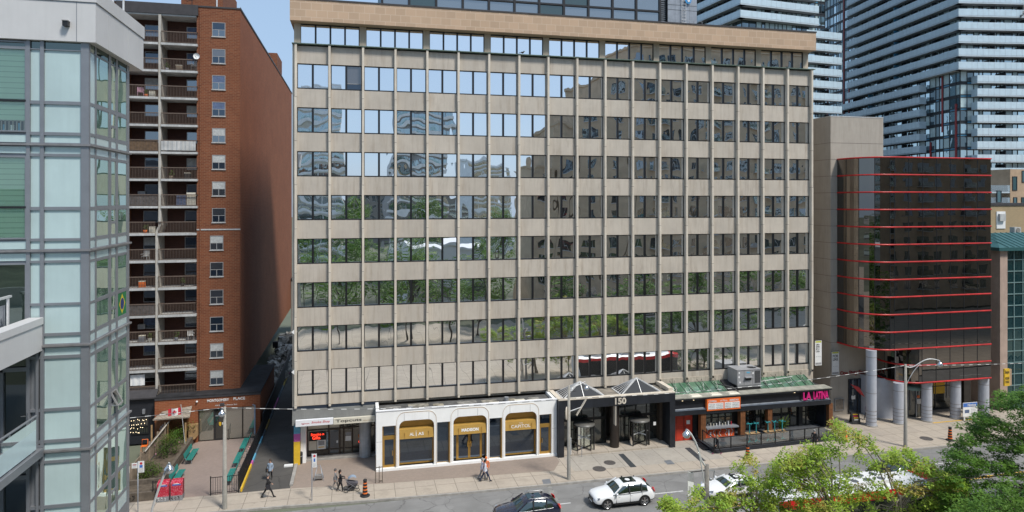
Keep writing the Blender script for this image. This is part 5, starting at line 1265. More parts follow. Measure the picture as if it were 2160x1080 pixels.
condo('condo_tower', 'tall blue grey glass condo tower with wraparound balconies and thin red strips at the right', c1, R(-9), 62, 48, 112, 2.94, zb1_,
      [(5.5,38,51), (9.5,20,36), (1.2,30,44), (46,46,100), (43.5,40,56), (55,30,70)],
      lambda f: ([(0, 41.6, True)] if f > zb1_-.5 else [(10.9, 27.2 if f < zb1_-2.94*5.5 else 50.5, False)]),
      lambda f: ([(0, 46, True)] if f > zb1_-.5 else [(2.6, 46, False)]), 3)
c2 = (CAM.x+154*FX+53*RX, CAM.y+154*FY+53*RY); zb2_ = 22+(PPY-26)*154/FOC
condo('condo_tower', 'glass condo tower with white balcony bands rising behind the beige office roof', c2, R(6), 34, 24.2, 112, 2.95, zb2_,
      [], lambda f: ([(0, 32, True)] if f > zb2_-.5 else [(4, 32, False)]),
      lambda f: ([(0, 20.6, True)] if f > zb2_-.5 else [(17, 27.6, False)]), 5)

# rooftop plant on the office
pu = thing('rooftop_cooling_unit', 'grey sheet metal cooling unit with a ladder and blue round badge on the office roof', 'cooling unit', (33, 3, 38.66))
yy = 2.2; a, b, l = XY(1408.5,yy), XY(1470,yy), XY(1395,yy)
mb = MB(); zs = [38.66, ZY(1440,22,yy), 41.2, 43.2]
for z0, z1 in zip(zs[:-1], zs[1:]):
    n = 4
    for i in range(n): mb.box(a+(b-a)*i/n+.01, a+(b-a)*(i+1)/n-.01, yy, yy+4, z0+.02, z1-.02, metal_grey)
mb.box(a-.05, b+.05, yy+.1, yy+4.1, 38.66, 43.2, black_metal); mb.build('casing', pu)
mb = MB(); mb.box(l, a-.02, yy+.4, yy+4, 38.66, 43.2, black_metal)
for i in range(22): mb.box(l, a-.02, yy+.3, yy+.4, 38.8+i*.2, 38.86+i*.2, metal_grey)
mb.build('louvre', pu)
mb = MB(); c = XY(1441,yy)
for s in (-.22, .22): mb.tube([(c+s,yy-.15,38.7), (c+s,yy-.15,43)], .03, pole_metal, 5)
for i in range(14): mb.tube([(c-.22,yy-.15,38.9+i*.3), (c+.22,yy-.15,38.9+i*.3)], .02, pole_metal, 5)
mb.build('ladder', pu)
mb = MB(); z = ZY(1450, 2, yy); cx_ = XY(1450,yy); mb.prism([(cx_+.33*math.cos(t*math.pi/10), z+.33*math.sin(t*math.pi/10)) for t in range(20)], .03, plain('badge blue', (.05,.30,.62), .4, .05, 3), 'y', yy-.2); mb.prism([(cx_-.05,z-.2), (cx_+.2,z-.1), (cx_+.05,z+.22), (cx_-.15,z+.1)], .02, paper, 'y', yy-.23); mb.build('badge', pu)
mb = MB(); 
for p, q in ((1437,1463), (1472,1481)):
    x0_, x1_ = XY(p,.6), XY(q,.6); mb.tube([(x0_,.6,38.7), (x0_,.6,39.25), (x1_,.6,39.25), (x1_,.6,38.7)], .025, metal_grey, 5)
tag(mb.build('roof_guard_rail'), 'low grey guard rails at the roof edge before the cooling unit', 'guard rail')
hv = thing('rooftop_air_unit', 'boxy grey air conditioning unit on the restaurant roof', 'air conditioner', (40.4,-1.1,4.2))
yy = -1.9; a, b = XY(1555.5,yy), XY(1605,yy); z0, z1 = 4.75, 6.15
mb = MB(); mb.box(a, b, yy, yy+1.7, z0, z1, hvac_grey); mb.box(a-.03, b+.03, yy-.03, yy+1.73, z1, z1+.05, hvac_grey)
mb.box(b-.65, b-.08, yy-.012, yy+.1, z0+.15, z1-.1, ink)
for i in range(9): mb.box(b-.63+i*.065, b-.62+i*.065, yy-.02, yy, z0+.15, z1-.1, hvac_grey)
mb.box(a+.75, a+1.5, yy-.25, yy, z0+.72, z0+.78, hvac_grey); mb.box(a+.8, a+1.45, yy-.02, yy, z0+.45, z0+.72, black_metal)
for xx in (a+.7, a+1.6): mb.box(xx-.008, xx+.008, yy-.006, yy, z0+.05, z1-.05, black_metal)
for xx, zz_ in ((a+.12,z1-.3), (a+.1,z1-.7), (b-.9,z1-.4), (a+.2,z0+.2)): mb.box(xx, xx+.14, yy-.012, yy, zz_, zz_+.16, paper)
mb.box(a+.95, a+1.3, yy-.012, yy, z1-.3, z1-.16, mural_blue); mb.build('casing', hv)
mb = MB(); mb.cyl((b-.55, yy+.7), .42, z1+.05, z1+.07, black_metal, 20)
for r in (.1,.2,.3,.4): mb.lathe((b-.55,yy+.7,0), [(r,z1+.08), (r+.02,z1+.085)], hvac_grey, 20)
mb.build('fan_grille', hv)
mb = MB(); mb.box(a+.1, b-.05, yy+.1, yy+1.6, 4.27, z0, black_metal); mb.box(a+.05, b, yy+.05, yy+.12, z0-.22, z0-.02, hvac_grey); mb.build('stand', hv)
mb = MB(); mb.tube([(a-1.8,yy+.5,4.9),(a-.6,yy-.2,4.7),(a-.2,yy-.5,4.35)], .06, black_metal, 6); mb.build('pipe', hv); mb = MB(); mb.tube([(b,yy+.6,4.8),(b+4,yy+.9,5.0)], .03, pole_metal, 6); mb.build('pipe', hv)
# ------------------------------------------------------------------ people
def person(label, loc, head, h=1.72, top=(.02,.02,.022), legs=(.02,.02,.025), hair=(.03,.02,.015), shoes=(.02,.02,.02), stride=.22, arms=(0,0), reach=None, long_hair=False, hat=None, vest=None, female=False, sit=False, skin=(.48,.29,.21), bag=None):
    t = thing('person', label, 'person', (loc[0], loc[1], loc[2] if len(loc) > 2 else 0), head)
    k = h/1.74
    V = []; E = []; Rr = []; L = []
    def a(p, r, par=None, lab='top'):
        V.append(Vector(p)*k); Rr.append((r*k, r*k) if not isinstance(r, tuple) else (r[0]*k, r[1]*k)); L.append(lab)
        if par is not None: E.append((par, len(V)-1))
        return len(V)-1
    sw = .165 if female else .185
    pz = .55 if sit else .95
    pel = a((0,0,pz), (.15,.11), None, 'legs'); ab = a((0,.0,pz+.17), (.135,.10), pel); ch = a((0,.01,pz+.36), (.15,.115), ab); ne = a((0,.0,pz+.53), .06, ch, 'skin'); hd = a((0,.02,pz+.62), (.078,.085), ne, 'skin'); tp = a((0,.015,pz+.73), (.072,.085), hd, 'skin')
    a((0,.105,pz+.635), .018, hd, 'skin')
    for s in (-1, 1):
        st = stride*s
        hip = a((s*.09, 0, pz-.07), .10, pel, 'legs')
        if sit:
            kn = a((s*.1,.42,pz+.0), .07, hip, 'legs'); an = a((s*.1,.42,pz-.42), .045, kn, 'legs')
        else:
            kn = a((s*.095, st*.62+.04, .50), .068, hip, 'legs'); an = a((s*.09, st*1.15-(.06 if s*stride < 0 else 0), .09 if st >= 0 else .13), .046, kn, 'legs')
        fp = V[an]/k; a((fp.x, fp.y-.05, max(.035, fp.z-.05)), .035, an, 'shoe'); a((fp.x*1.1, fp.y+.17, .035), .034, an, 'shoe')
        sh = a((s*sw, 0, pz+.44), .062, ch)
        ay = -st*.55
        if reach: el = a((s*(sw+.03), .10, pz+.18), .05, sh); wr = a((s*.17, .38, pz+.14), .034, el)
        else: el = a((s*(sw+.05), ay*.35-.03, pz+.19), .05, sh); wr = a((s*(sw+.05), ay+.06, pz-.02), .034, el)
        wp = V[wr]/k; ep = V[el]/k; d = (wp-ep).normalized()
        pm = a(wp+d*.07, (.034,.02), wr, 'skin')
        sd_ = d.cross(Vector((1,0,0))).normalized()
        for q, (off, ln) in enumerate(((-.027,.065), (-.009,.078), (.009,.072), (.027,.055))):
            b = wp+d*.10+sd_*off; f1 = a(b, .009, pm, 'skin'); f2 = a(b+d*ln*.55+Vector((-s*.008,0,0)), .008, f1, 'skin'); a(b+d*ln+Vector((-s*.025,0,0)), .007, f2, 'skin')
        b = wp+d*.06+sd_*.045; t1 = a(b, .010, pm, 'skin'); a(b+d*.04+sd_*.012, .009, t1, 'skin')
    me = bpy.data.meshes.new('body'); me.from_pydata([tuple(v) for v in V], E, [])
    o = bpy.data.objects.new('body', me); COL.objects.link(o)
    sk = o.modifiers.new('skin', 'SKIN'); sk.branch_smoothing = .6
    for i, r in enumerate(Rr): me.skin_vertices[0].data[i].radius = r
    me.skin_vertices[0].data[0].use_root = True
    sb = o.modifiers.new('sub', 'SUBSURF'); sb.levels = 1; sb.render_levels = 1
    dg = bpy.context.evaluated_depsgraph_get(); m2 = bpy.data.meshes.new_from_object(o.evaluated_get(dg))
    o.modifiers.clear(); o.data = m2; bpy.data.meshes.remove(me)
    key = label[:24]
    mats = {'top': plain('coat '+key, top, .8, .12, 9), 'legs': plain('trousers '+key, legs, .85, .12, 9), 'skin': plain('skin '+key, skin, .5, .05, 6), 'shoe': plain('shoes '+key, shoes, .6, .1, 9)}
    if vest: mats['top'] = plain('vest '+key, vest, .6, .05, 9)
    order = ['top', 'legs', 'skin', 'shoe']
    m2.materials.clear()
    for n in order: m2.materials.append(mats[n])
    segs = [(V[i], V[j], L[j]) for i, j in E]
    for p in m2.polygons:
        c = p.center; best = None
        for s0, s1, lab in segs:
            d = s1-s0; tt = max(0, min(1, (c-s0).dot(d)/max(1e-9, d.length_squared))); q = (c-(s0+d*tt)).length
            if best is None or q < best[0]: best = (q, lab, tt)
        lab = best[1]
        if lab == 'skin' and c.z < (pz+.47)*k and c.z > (pz+.2)*k and abs(c.x) < .13*k: lab = 'top'
        p.material_index = order.index(lab); p.use_smooth = True
    o.parent = t; WL[o.name] = WL[t.name]
    mb = MB(); hm = plain('hair '+key, hair if not hat else hat, .7, .2, 12); hz = (pz+.70)*k
    mb.lathe((0,-.005*k,hz), [(.098*k,-.06*k), (.1*k,0), (.085*k,.06*k), (.05*k,.095*k), (.001,.105*k)], hm, 12)
    if long_hair: mb.lathe((0,-.045*k,hz-.22*k), [(.05*k,-.03*k), (.085*k,.05*k), (.098*k,.2*k)], hm, 10)
    else: mb.lathe((0,-.035*k,hz-.07*k), [(.06*k,-.03*k), (.082*k,.03*k), (.09*k,.07*k)], hm, 10)
    mb.build('hair', t, world=False)
    mb = MB()
    for s in (-1, 1): mb.sphere((s*.032*k,.098*k,(pz+.66)*k), .011*k, ink, 6, 4); mb.sphere((s*.088*k,.0,(pz+.64)*k), .02*k, mats['skin'], 6, 4, (.5,1,1.4))
    mb.box(-.022*k, .022*k, .094*k, .104*k, (pz+.585)*k, (pz+.595)*k, red_ink); mb.build('face', t, world=False)
    if not sit:
        mb = MB(); mb.lathe((0,0,(pz-.1)*k), [(.165*k,-.04*k), (.162*k,.05*k), (.15*k,.2*k)], mats['top'], 14); mb.build('jacket_hem', t, world=False)
    if bag:
        mb = MB(); s = bag[3]; mb.box(s*.27*k-.06, s*.27*k+.06, -.16, .16, .72*k, 1.02*k, plain('bag '+key, bag[:3], .7, .1, 9)); mb.tube([(s*.27*k,-.1,1.0*k), (s*.15*k,-.02,1.42*k), (s*.27*k,.1,1.0*k)], .014, ink, 5); mb.build('shoulder_bag', t, world=False)
    return t
# heading: rotation of a figure that faces +y when unturned; -90 deg faces +x (right along the street)
person('woman with long hair in a pale blue denim jacket walking down the driveway', PG(570,1013), R(172), 1.66, top=(.30,.38,.48), legs=(.015,.015,.018), hair=(.05,.028,.018), long_hair=True, female=True, stride=.12, bag=(.02,.02,.02,1))
person('man in a black jacket and grey cap striding right past the driveway', PG(565,1050), R(-80), 1.78, top=(.012,.012,.014), legs=(.012,.012,.014), hat=(.12,.12,.125), stride=.34, bag=(.02,.02,.025,1))
person('woman in a black coat pushing a pram along the pavement', PG(717.5,1037), R(-84), 1.66, top=(.012,.012,.016), legs=(.01,.01,.012), hair=(.025,.016,.012), long_hair=True, female=True, stride=.16, reach=True, shoes=(.25,.22,.2))
person('woman in a patterned grey coat walking close behind the pram pusher', PG(707.5,1034), R(-88), 1.66, top=(.20,.20,.21), legs=(.34,.31,.28), hair=(.10,.09,.085), female=True, stride=.2, shoes=(.5,.48,.45))
person('man in a white shirt and dark blue jeans striding past the gold doors', PG(1023.5,1016), R(-86), 1.76, top=(.62,.62,.68), legs=(.018,.032,.075), hair=(.03,.02,.016), stride=.32, shoes=(.02,.02,.03))
person('man in a white shirt and grey trousers walking beside the man in jeans', PG(1017.5,1012), R(-86), 1.74, top=(.60,.58,.66), legs=(.20,.20,.22), hair=(.30,.28,.26), stride=.24)
person('worker in an orange vest and orange cap standing before the showroom door', PG(1025.5,1009.5), R(165), 1.74, legs=(.05,.05,.06), top=(.82,.22,.08), vest=(.72,.17,.05), hat=(.75,.18,.03), stride=.06)
person('woman in black with blonde hair walking left along the patio deck', PG(1513,958), R(92), 1.66, top=(.012,.012,.016), legs=(.012,.012,.014), hair=(.30,.20,.12), female=True, stride=.3, shoes=(.25,.05,.12), long_hair=True)
person('grey haired man in a black suit standing at the far end of the patio', PG(1718,948), R(-60), 1.78, top=(.016,.016,.018), legs=(.012,.012,.014), hair=(.25,.25,.25), stride=.06)
person('person in a lilac shirt walking half hidden behind the tallest blue column', PG(1829,886), R(-80), 1.7, top=(.38,.32,.46), legs=(.03,.03,.04), stride=.25)
cw = Vector((c1[0], c1[1], 0)); rot9 = R(-9); sR = 13.0
pw = (cw.x+math.cos(rot9)*sR+math.sin(rot9)*2.3, cw.y+math.sin(rot9)*sR-math.cos(rot9)*2.3, ZY(2145, 43, cw.y-2))
wp_ = person('dark clad rope worker sitting high on the face of the right condo tower', pw, R(60), 1.8, top=(.01,.01,.012), legs=(.01,.01,.012), sit=True)
mb = MB(); mb.tube([(pw[0],pw[1],pw[2]+.4), (pw[0],pw[1],112)], .04, plain('rope', (.5,.5,.48), .8, .1, 3), 5); tag(mb.build('climbing_rope'), 'thin rope hanging down the right condo tower to the worker', 'rope')

# pram
pr_ = thing('pram', 'grey blue pram with a hood pushed along the pavement by the women', 'pram', (PG(742,1035)[0], PG(742,1035)[1], 0), R(-86))
mb = MB(); fab = plain('pram hood', (.24,.30,.38), .8, .15, 8)
for i in range(8):
    a0 = math.pi*i/8*.62+.5; a1 = math.pi*(i+1)/8*.62+.5
    q = [(s*.25, .05-.36*math.cos(a), .78+.34*math.sin(a)) for a in (a0, a1) for s in (-1, 1)]
    mb.face([q[0], q[1], q[3], q[2]], fab)
mb.build('hood', pr_, world=False)
mb = MB(); mb.box8([(-.22,-.35,.5),(.22,-.35,.5),(.2,.35,.42),(-.2,.35,.42),(-.25,-.42,.82),(.25,-.42,.82),(.25,.45,.62),(-.25,.45,.62)], plain('pram seat', (.09,.085,.1), .8, .2, 9)); mb.box(-.2, .2, -.25, .3, .2, .34, ink); mb.build('seat', pr_, world=False)
mb = MB()
for s in (-.26, .26): mb.tube([(s,-.5,1.02), (s,-.3,.75), (s,.42,.2)], .018, alloy, 6); mb.tube([(s,.1,.5), (s,-.42,.16)], .016, alloy, 6)
mb.tube([(-.26,-.5,1.02), (.26,-.5,1.02)], .022, ink, 6); mb.build('frame', pr_, world=False)
for s in (-.28, .28):
    for yy, r in ((-.42,.15), (.42,.13)):
        mb = MB()
        pts = [(s, yy+r*math.cos(t*math.pi/7), r+r*.9*math.sin(t*math.pi/7)) for t in range(15)]
        mb.tube(pts, .025, rubber, 5, cap=False); mb.tube([(s-.03,yy,r),(s+.03,yy,r)], .03, alloy, 6); mb.build('wheel', pr_, world=False)

# ------------------------------------------------------------------ cars
def car(name, label, loc, head, paint, L=4.69, W=1.9, H=1.66, suv=True, sunroof=True, rails=None):
    t = thing(name, label, 'car', (loc[0], loc[1], -.14), head)
    k = L/4.69; hw = W/2; hz = H/1.66
    # x, z underside, z hood/roof line, half widths (sill, belt, roof), belt z
    st = [(-2.345,.45,.80,.66,.70,.62,.74), (-2.28,.32,1.04,.80,.84,.70,.92), (-2.1,.26,1.22 if suv else 1.02,.87,.90,.72,1.03), (-1.72,.25,1.50 if suv else 1.22,.90,.93,.66,1.06), (-1.3,.25,1.61 if suv else 1.42,.90,.945,.66,1.05), (-.6,.25,1.66 if suv else 1.48,.90,.945,.67,1.03), (.05,.25,1.64 if suv else 1.47,.90,.945,.66,1.01), (.32,.25,1.52 if suv else 1.36,.90,.945,.68,1.005), (.95,.25,1.12 if suv else 1.0,.90,.945,.76,1.0), (1.25,.25,1.07 if suv else .96,.90,.94,.74,.97), (1.85,.25,1.0 if suv else .86,.88,.91,.70,.90), (2.2,.27,.90 if suv else .75,.78,.82,.60,.80), (2.345,.40,.74 if suv else .62,.62,.66,.5,.66)]
    vs = []; nst = len(st)
    for (x, zb, zr, ws, wb, wr, zbelt) in st:
        zbelt = min(zbelt, zr-.02)*1.0
        ring = [(0,zb), (ws*.9,zb), (ws,zb+.12), (wb*1.0,(zb+zbelt)/2+.02), (wb*.985,zbelt), (wr,zr-.05), (wr*.6,zr-.008), (0,zr)]
        sc = hw/.95
        full = [(x*k, y*sc, z*hz) for y, z in ring]+[(x*k, -y*sc, z*hz) for y, z in ring[-2:0:-1]]
        vs += full
    n = 14; mb = MB()
    groups = {}
    for j in range(nst-1):
        for i in range(n):
            f = (j*n+i, j*n+(i+1) % n, (j+1)*n+(i+1) % n, (j+1)*n+i)
            side = i if i < 7 else 13-i                     # strip index on either side
            m = paint
            x0, x1 = st[j][0], st[j+1][0]
            cab = -1.75 <= x0 and x1 <= .96
            if side == 4 and cab and not (x0 > .9): m = car_glass
            if side in (5, 6) and (abs(x0-.32) < .02): m = car_glass
            if side in (5, 6) and suv and abs(x0+2.1) < .02: m = car_glass
            if side in (5, 6) and not suv and abs(x0+1.72) < .02: m = car_glass
            if side <= 1: m = car_trim
            groups.setdefault(m, []).append(f)
    for m, fs in groups.items(): mb.mesh(vs, fs, m, True)
    mb.mesh(vs, [tuple(range(n)), tuple(range((nst-1)*n, nst*n))[::-1]], paint)
    body = mb.build('body', t, world=False, weld=True)
    sbm = body.modifiers.new('smooth', 'SUBSURF'); sbm.levels = 2; sbm.render_levels = 2
    sc = hw/.95
    # pillars and window trim
    for s in (-1, 1):
        mb = MB(); y = s*hw
        def bp(x, z, wfac): return (x*k, s*wfac*sc, z*hz)
        zr = 1.60 if suv else 1.42
        mb.bar(bp(.93,1.02 if suv else .98,.925), bp(.12,zr-.03,.69), .07, paint); mb.bar(bp(-.28,1.03,.935), bp(-.33,zr,.70), .09, car_trim); mb.bar(bp(-1.22,1.05,.93), bp(-1.28,zr-.04,.69), .08, car_trim)
        mb.tube([bp(.95,1.01,.945), bp(.05,1.02,.955), bp(-.6,1.04,.955), bp(-1.3,1.06,.95), bp(-1.72,1.08,.93)], .016, chrome if rails else car_trim, 5); mb.build('window_trim', t, world=False)
        if rails:
            mb = MB(); mb.tube([bp(.0,1.64,.60), bp(-.1,1.71,.60), bp(-1.3,1.69,.60), bp(-1.45,1.6,.60)], .022, chrome, 6); mb.build('roof_rail', t, world=False)
        mb = MB(); mb.sphere(bp(.72,1.08,1.06), .12, paint, 10, 6, (.7,1,.7)); mb.build('mirror', t, world=False)
        mb = MB()
        for x in (-.4, .55): mb.box((x-.12)*k, (x)*k, s*(.93*sc), s*(.965*sc), .86*hz, .89*hz, chrome if rails else paint)
        mb.build('door_handle', t, world=False)
        mb = MB()
        for x in (.72, -.33, -1.25): mb.box((x-.006)*k, (x+.006)*k, s*(.90*sc), s*(.945*sc), .40*hz, .99*hz, car_trim)
        mb.box(-1.1*k, .9*k, s*.86*sc, s*.93*sc, .26*hz, .36*hz, car_trim); mb.build('door_seam', t, world=False)
        mb = MB(); P = [bp(2.27,.70,.52), bp(1.95,.86,.86), bp(1.98,.74,.885), bp(2.25,.62,.66)]
        q = [Vector(p)+Vector((.05,s*.02,.02)) for p in P]; mb.face(P, headlight); mb.face(q, headlight)
        for i in range(4): mb.face([P[i], P[(i+1) % 4], q[(i+1) % 4], q[i]], headlight)
        mb.build('headlight', t, world=False)
        mb = MB()
        tl = [(-2.29,.98,.72), (-2.2,.96,.90), (-2.02,1.30,.80), (-2.2,1.22,.68)] if suv else [(-2.31,.80,.62), (-2.12,.80,.90), (-2.05,.95,.90), (-2.24,.95,.68)]
        P = [bp(*p) for p in tl]; q = [Vector(p)+Vector((-.05,s*.045,.0)) for p in P]; mb.face(q, taillight)
        for i in range(4): mb.face([P[i], P[(i+1) % 4], q[(i+1) % 4], q[i]], taillight)
        mb.build('taillight', t, world=False)
        for x in (1.42, -1.44):
            r = .37 if suv else .33
            mb = MB(); yo = s*(hw-.005); yi = s*(hw-.24)
            def wheel(rad0, rad1, ya, yb, m, nn=22):
                v2 = [(x*k+rad0*math.cos(2*math.pi*i/nn), ya, r+rad0*math.sin(2*math.pi*i/nn)) for i in range(nn)]+[(x*k+rad1*math.cos(2*math.pi*i/nn), yb, r+rad1*math.sin(2*math.pi*i/nn)) for i in range(nn)]
                mb.mesh(v2, [(i, (i+1) % nn, nn+(i+1) % nn, nn+i) for i in range(nn)], m, True)
            wheel(r, r, yi, yo, rubber); wheel(r, r*.72, yo, yo+s*.012, rubber); wheel(.001, r*.7, yo-s*.03, yo-s*.01, ink)
            wheel(r*.72, r*.66, yo+s*.012, yo-s*.01, alloy)
            wh = mb.build('wheel', t, world=False); mb = MB()
            for i in range(5):
                a = 2*math.pi*i/5+.3
                for da in (-.13, .13): mb.bar((x*k, yo+s*.002, r), (x*k+r*.69*math.cos(a+da), yo+s*.006, r+r*.69*math.sin(a+da)), .045, alloy)
            mb.build('rim', wh, world=False)
            mb = MB(); aa = r+.075
            v2 = []
            for i in range(15):
                q = math.pi*i/14*1.1-.05*math.pi
                v2 += [(x*k+aa*math.cos(q), s*(hw+.006), r+aa*math.sin(q)), (x*k+(aa-.1)*math.cos(q), s*(hw+.008), r+(aa-.1)*math.sin(q)), (x*k+(aa-.1)*math.cos(q), s*(hw-.25), r+(aa-.1)*math.sin(q))]
            mb.mesh(v2, [(i*3, i*3+3, i*3+4, i*3+1) for i in range(14)]+[(i*3+1, i*3+4, i*3+5, i*3+2) for i in range(14)], car_trim, True); mb.build('wheel_arch', t, world=False)
    mb = MB(); gx = 2.335*k
    mb.box(gx-.16, gx+.025, -.42*sc, .42*sc, .46*hz, .70*hz, car_trim)
    for i in range(9): yy = (-.38+.095*i)*sc; mb.box(gx+.02, gx+.032, yy-.01, yy+.01, .48*hz, .68*hz, chrome)
    mb.build('grille', t, world=False)
    mb = MB(); mb.box(gx-.2, gx+.01, -.6*sc, .6*sc, .26*hz, .38*hz, car_trim); mb.box(gx+.012, gx+.03, -.26, .26, .36*hz, .44*hz, paper); mb.build('front_bumper', t, world=False)
    mb = MB(); mb.box(-gx-.01, -gx+.2, -.62*sc, .62*sc, .3*hz, .46*hz, car_trim); mb.box(-gx-.03, -gx, -.26, .26, .55*hz, .66*hz, paper); mb.build('rear_bumper', t, world=False)
    if sunroof:
        zr = (1.640 if suv else 1.462)*hz; mb = MB(); x0_, x1_ = (-1.0*k, .0) if suv else (-.55*k, .0)
        mb.box(x0_, x1_, -.42*sc, .42*sc, zr-.03, zr+.004, car_glass); mb.box(x0_, x1_, -.45*sc, -.42*sc, zr-.03, zr, car_trim); mb.box(x0_, x1_, .42*sc, .45*sc, zr-.03, zr, car_trim); mb.build('sunroof', t, world=False)
    return t
car('suv', 'white suv with a black glass roof panel driving left in the near lane', (23.85, -11.9), math.pi, carpaint_white)
car('suv', 'navy blue suv with chrome window line cut by the bottom of the picture', (16.4, -13.0), math.pi, carpaint_navy, L=4.6, W=1.86, H=1.68, rails=True)
car('sedan_car', 'white car half hidden behind the lime green tree', (32.45, -12.5), math.pi, carpaint_white, L=4.6, W=1.82, H=1.5, suv=False)
car('dark_car', 'black car almost hidden behind lime leaves on the far side of the bus', (46.7, -13.0), math.pi, carpaint_black, L=4.6, W=1.84, H=1.55, suv=False, sunroof=False)

# ------------------------------------------------------------------ city bus behind the trees
bus = thing('city_bus', 'white roofed city bus with a red band and black windows behind the lime trees', 'bus', (37, -19.35, -.14))
bx0, bx1, by0, by1 = 31.0, 43.6, -20.65, -18.05
mb = MB(); prof = [(by0+.03,.25), (by0,.9), (by0,2.6), (by0+.1,2.95), (by0+.45,3.12), (by1-.45,3.12), (by1-.1,2.95), (by1,2.6), (by1,.9), (by1-.03,.25)]
def sect(x, f, dz=0): return [(x, -19.35+(y+19.35)*f, z+dz) for y, z in prof]
S = [sect(bx0,.93,-.05), sect(bx0+.25,1), sect(bx1-1.1,1), sect(bx1-.35,.96,-.03), sect(bx1,.80,-.12)]
for a, b in zip(S[:-1], S[1:]):
    for i in range(9):
        red = a[0][0] >= bx1-2
        m = bus_white if i in (3,4,5) else (bus_red if i in (2, 6) else (ink if i in (1, 7) else bus_white))
        if red: m = bus_red if i in (2,3,4,5,6) else ink
        mb.face([a[i], b[i], b[i+1], a[i+1]], m, True)
mb.face(S[0], bus_white); mb.face(S[-1][::-1], bus_red); mb.build('body', bus)
mb = MB(); mb.box(bx1-.02, bx1+.03, -20.2, -18.5, 1.2, 2.45, car_glass); mb.build('windscreen', bus)
mb = MB(); mb.box(bx0+.3, bx1-1.6, by0-.03, by0+.02, 1.15, 2.35, car_glass)
for i in range(9): xx = bx0+1.2+i*1.25; mb.box(xx, xx+.07, by0-.045, by0, 1.15, 2.35, ink)
mb.build('side_windows', bus)
mb = MB(); mb.box(bx0+.6, bx1-1.5, by0-.02, by0+.03, 2.42, 2.66, bus_red); mb.build('side_band', bus)
for a, b in ((bx0+1.2, bx0+4.2), (bx0+5.6, bx0+9.0)):
    mb = MB(); mb.box(a, b, -20.1, -18.6, 3.11, 3.36, bus_white)
    for i in range(3):
        xx = a+.3+i*(b-a-.3)/3
        for yy in (-19.75, -19.0): mb.cyl((xx+.3,yy), .26, 3.36, 3.375, plain('grey fan', (.10,.11,.12), .6, .2, 5) if 'grey fan' not in MATS else MATS['grey fan'], 14)
    mb.build('roof_unit', bus)
for xx in (bx0+2.4, bx1-2.6):
    for s in (by0-.01, by1+.01):
        mb = MB(); v2 = [(xx+.5*math.cos(2*math.pi*i/18), s+d, .36+.5*math.sin(2*math.pi*i/18)) for d in (-.02,.02) for i in range(18)]
        mb.mesh(v2, [tuple(range(18)), tuple(range(18,36))]+[(i,(i+1)%18,18+(i+1)%18,18+i) for i in range(18)], rubber); mb.build('wheel', bus)

# ------------------------------------------------------------------ street furniture
def bollard(label, loc):
    t = thing('road_marker', label, 'road marker', (loc[0], loc[1], 0), 0, 'orange and black road markers')
    mb = MB(); mb.lathe((0,0,0), [(.36,0), (.36,.06), (.30,.09), (.0,.1)], rubber, 18); mb.build('base', t, world=False)
    mb = MB(); z = .08; hs = [.12,.10,.15,.09,.15,.09,.15,.08,.12]
    for i, h in enumerate(hs):
        r0 = .205-.075*(z/1.1); r1 = .205-.075*((z+h)/1.1); mb.lathe((0,0,0), [(r0,z), (r1,z+h)], (rubber if i % 2 == 0 else orange), 18); z += h
    mb.lathe((0,0,0), [(.14,z), (.15,z+.05), (.13,z+.1), (.001,z+.1)], rubber, 18); mb.build('striped_tube', t, world=False)
bollard('orange and black striped marker on a black foot just right of the pram', PG(770,1046))
bollard('orange and black striped marker alone on the pavement beside the dark green tree', PG(2004,929))
bollard('orange and black striped marker half hidden by lime leaves below the patio', PG(1577,968))
t = thing('traffic_cone', 'slim orange cone at the right end of the patio', 'traffic cone', (*PG(1785,931),0)); mb = MB(); mb.lathe((0,0,0), [(.16,.03), (.05,.95), (.001,.96)], orange, 12); mb.build('cone', t, world=False); mb = MB(); mb.box(-.2,.2,-.2,.2,0,.04,rubber); mb.build('base', t, world=False)
# concrete light poles
def tube_pole(t, x, y, z1, r0, r1, m): mb = MB(); mb.lathe((x,y,0), [(r0,0), (r1,z1), (.001,z1+.02)], m, 12); mb.build('pole', t)
def lamp_head(t, x, y, z, s=1.0):
    mb = MB(); mb.lathe((x,y,z), [(.06*s,.32*s), (.08*s,.2*s), (.17*s,.13*s), (.25*s,.02*s), (.26*s,-.03*s)], lamp_metal, 14); hd = mb.build('lamp_head', t)
    mb = MB(); mb.lathe((x,y,z), [(.25*s,-.03*s), (.22*s,-.14*s), (.13*s,-.22*s), (.001,-.25*s)], plain('lamp glass', (.55,.57,.58), .1, .05, 3, coat=.8) if 'lamp glass' not in MATS else MATS['lamp glass'], 14); mb.build('lens', hd)
p1 = PG(474,1073); q1 = thing('street_lamp', 'concrete lamp pole before the brick entrance court with a globe lamp at its top', 'street lamp', (*p1,0)); zt1 = ZY(478,858,p1[1]); tube_pole(q1, p1[0], p1[1], zt1, .17, .10, pole_conc); lamp_head(q1, p1[0]-.12, p1[1]-.35, zt1-.35)
mb = MB(); mb.tube([(p1[0],p1[1],zt1-.15), (p1[0]-.12,p1[1]-.35,zt1+.05)], .04, pole_metal, 6); mb.box(p1[0]-.3, p1[0]-.02, p1[1]-.2, p1[1]+.05, zt1+.1, zt1+.28, roof_dark); mb.build('bracket', q1)
p2 = PG(1200,1011); q2 = thing('utility_pole', 'concrete pole with a round disc and a tilted panel before the black entrance', 'utility pole', (*p2,0)); zt2 = ZY(1208,813,p2[1]); tube_pole(q2, p2[0], p2[1], zt2, .16, .10, pole_conc)
mb = MB(); zz = ZY(1198,871,p2[1]); xx = XY(1199,p2[1])-.12; mb.lathe((0,0,0), [(.001,0)], pole_conc, 4) if False else None
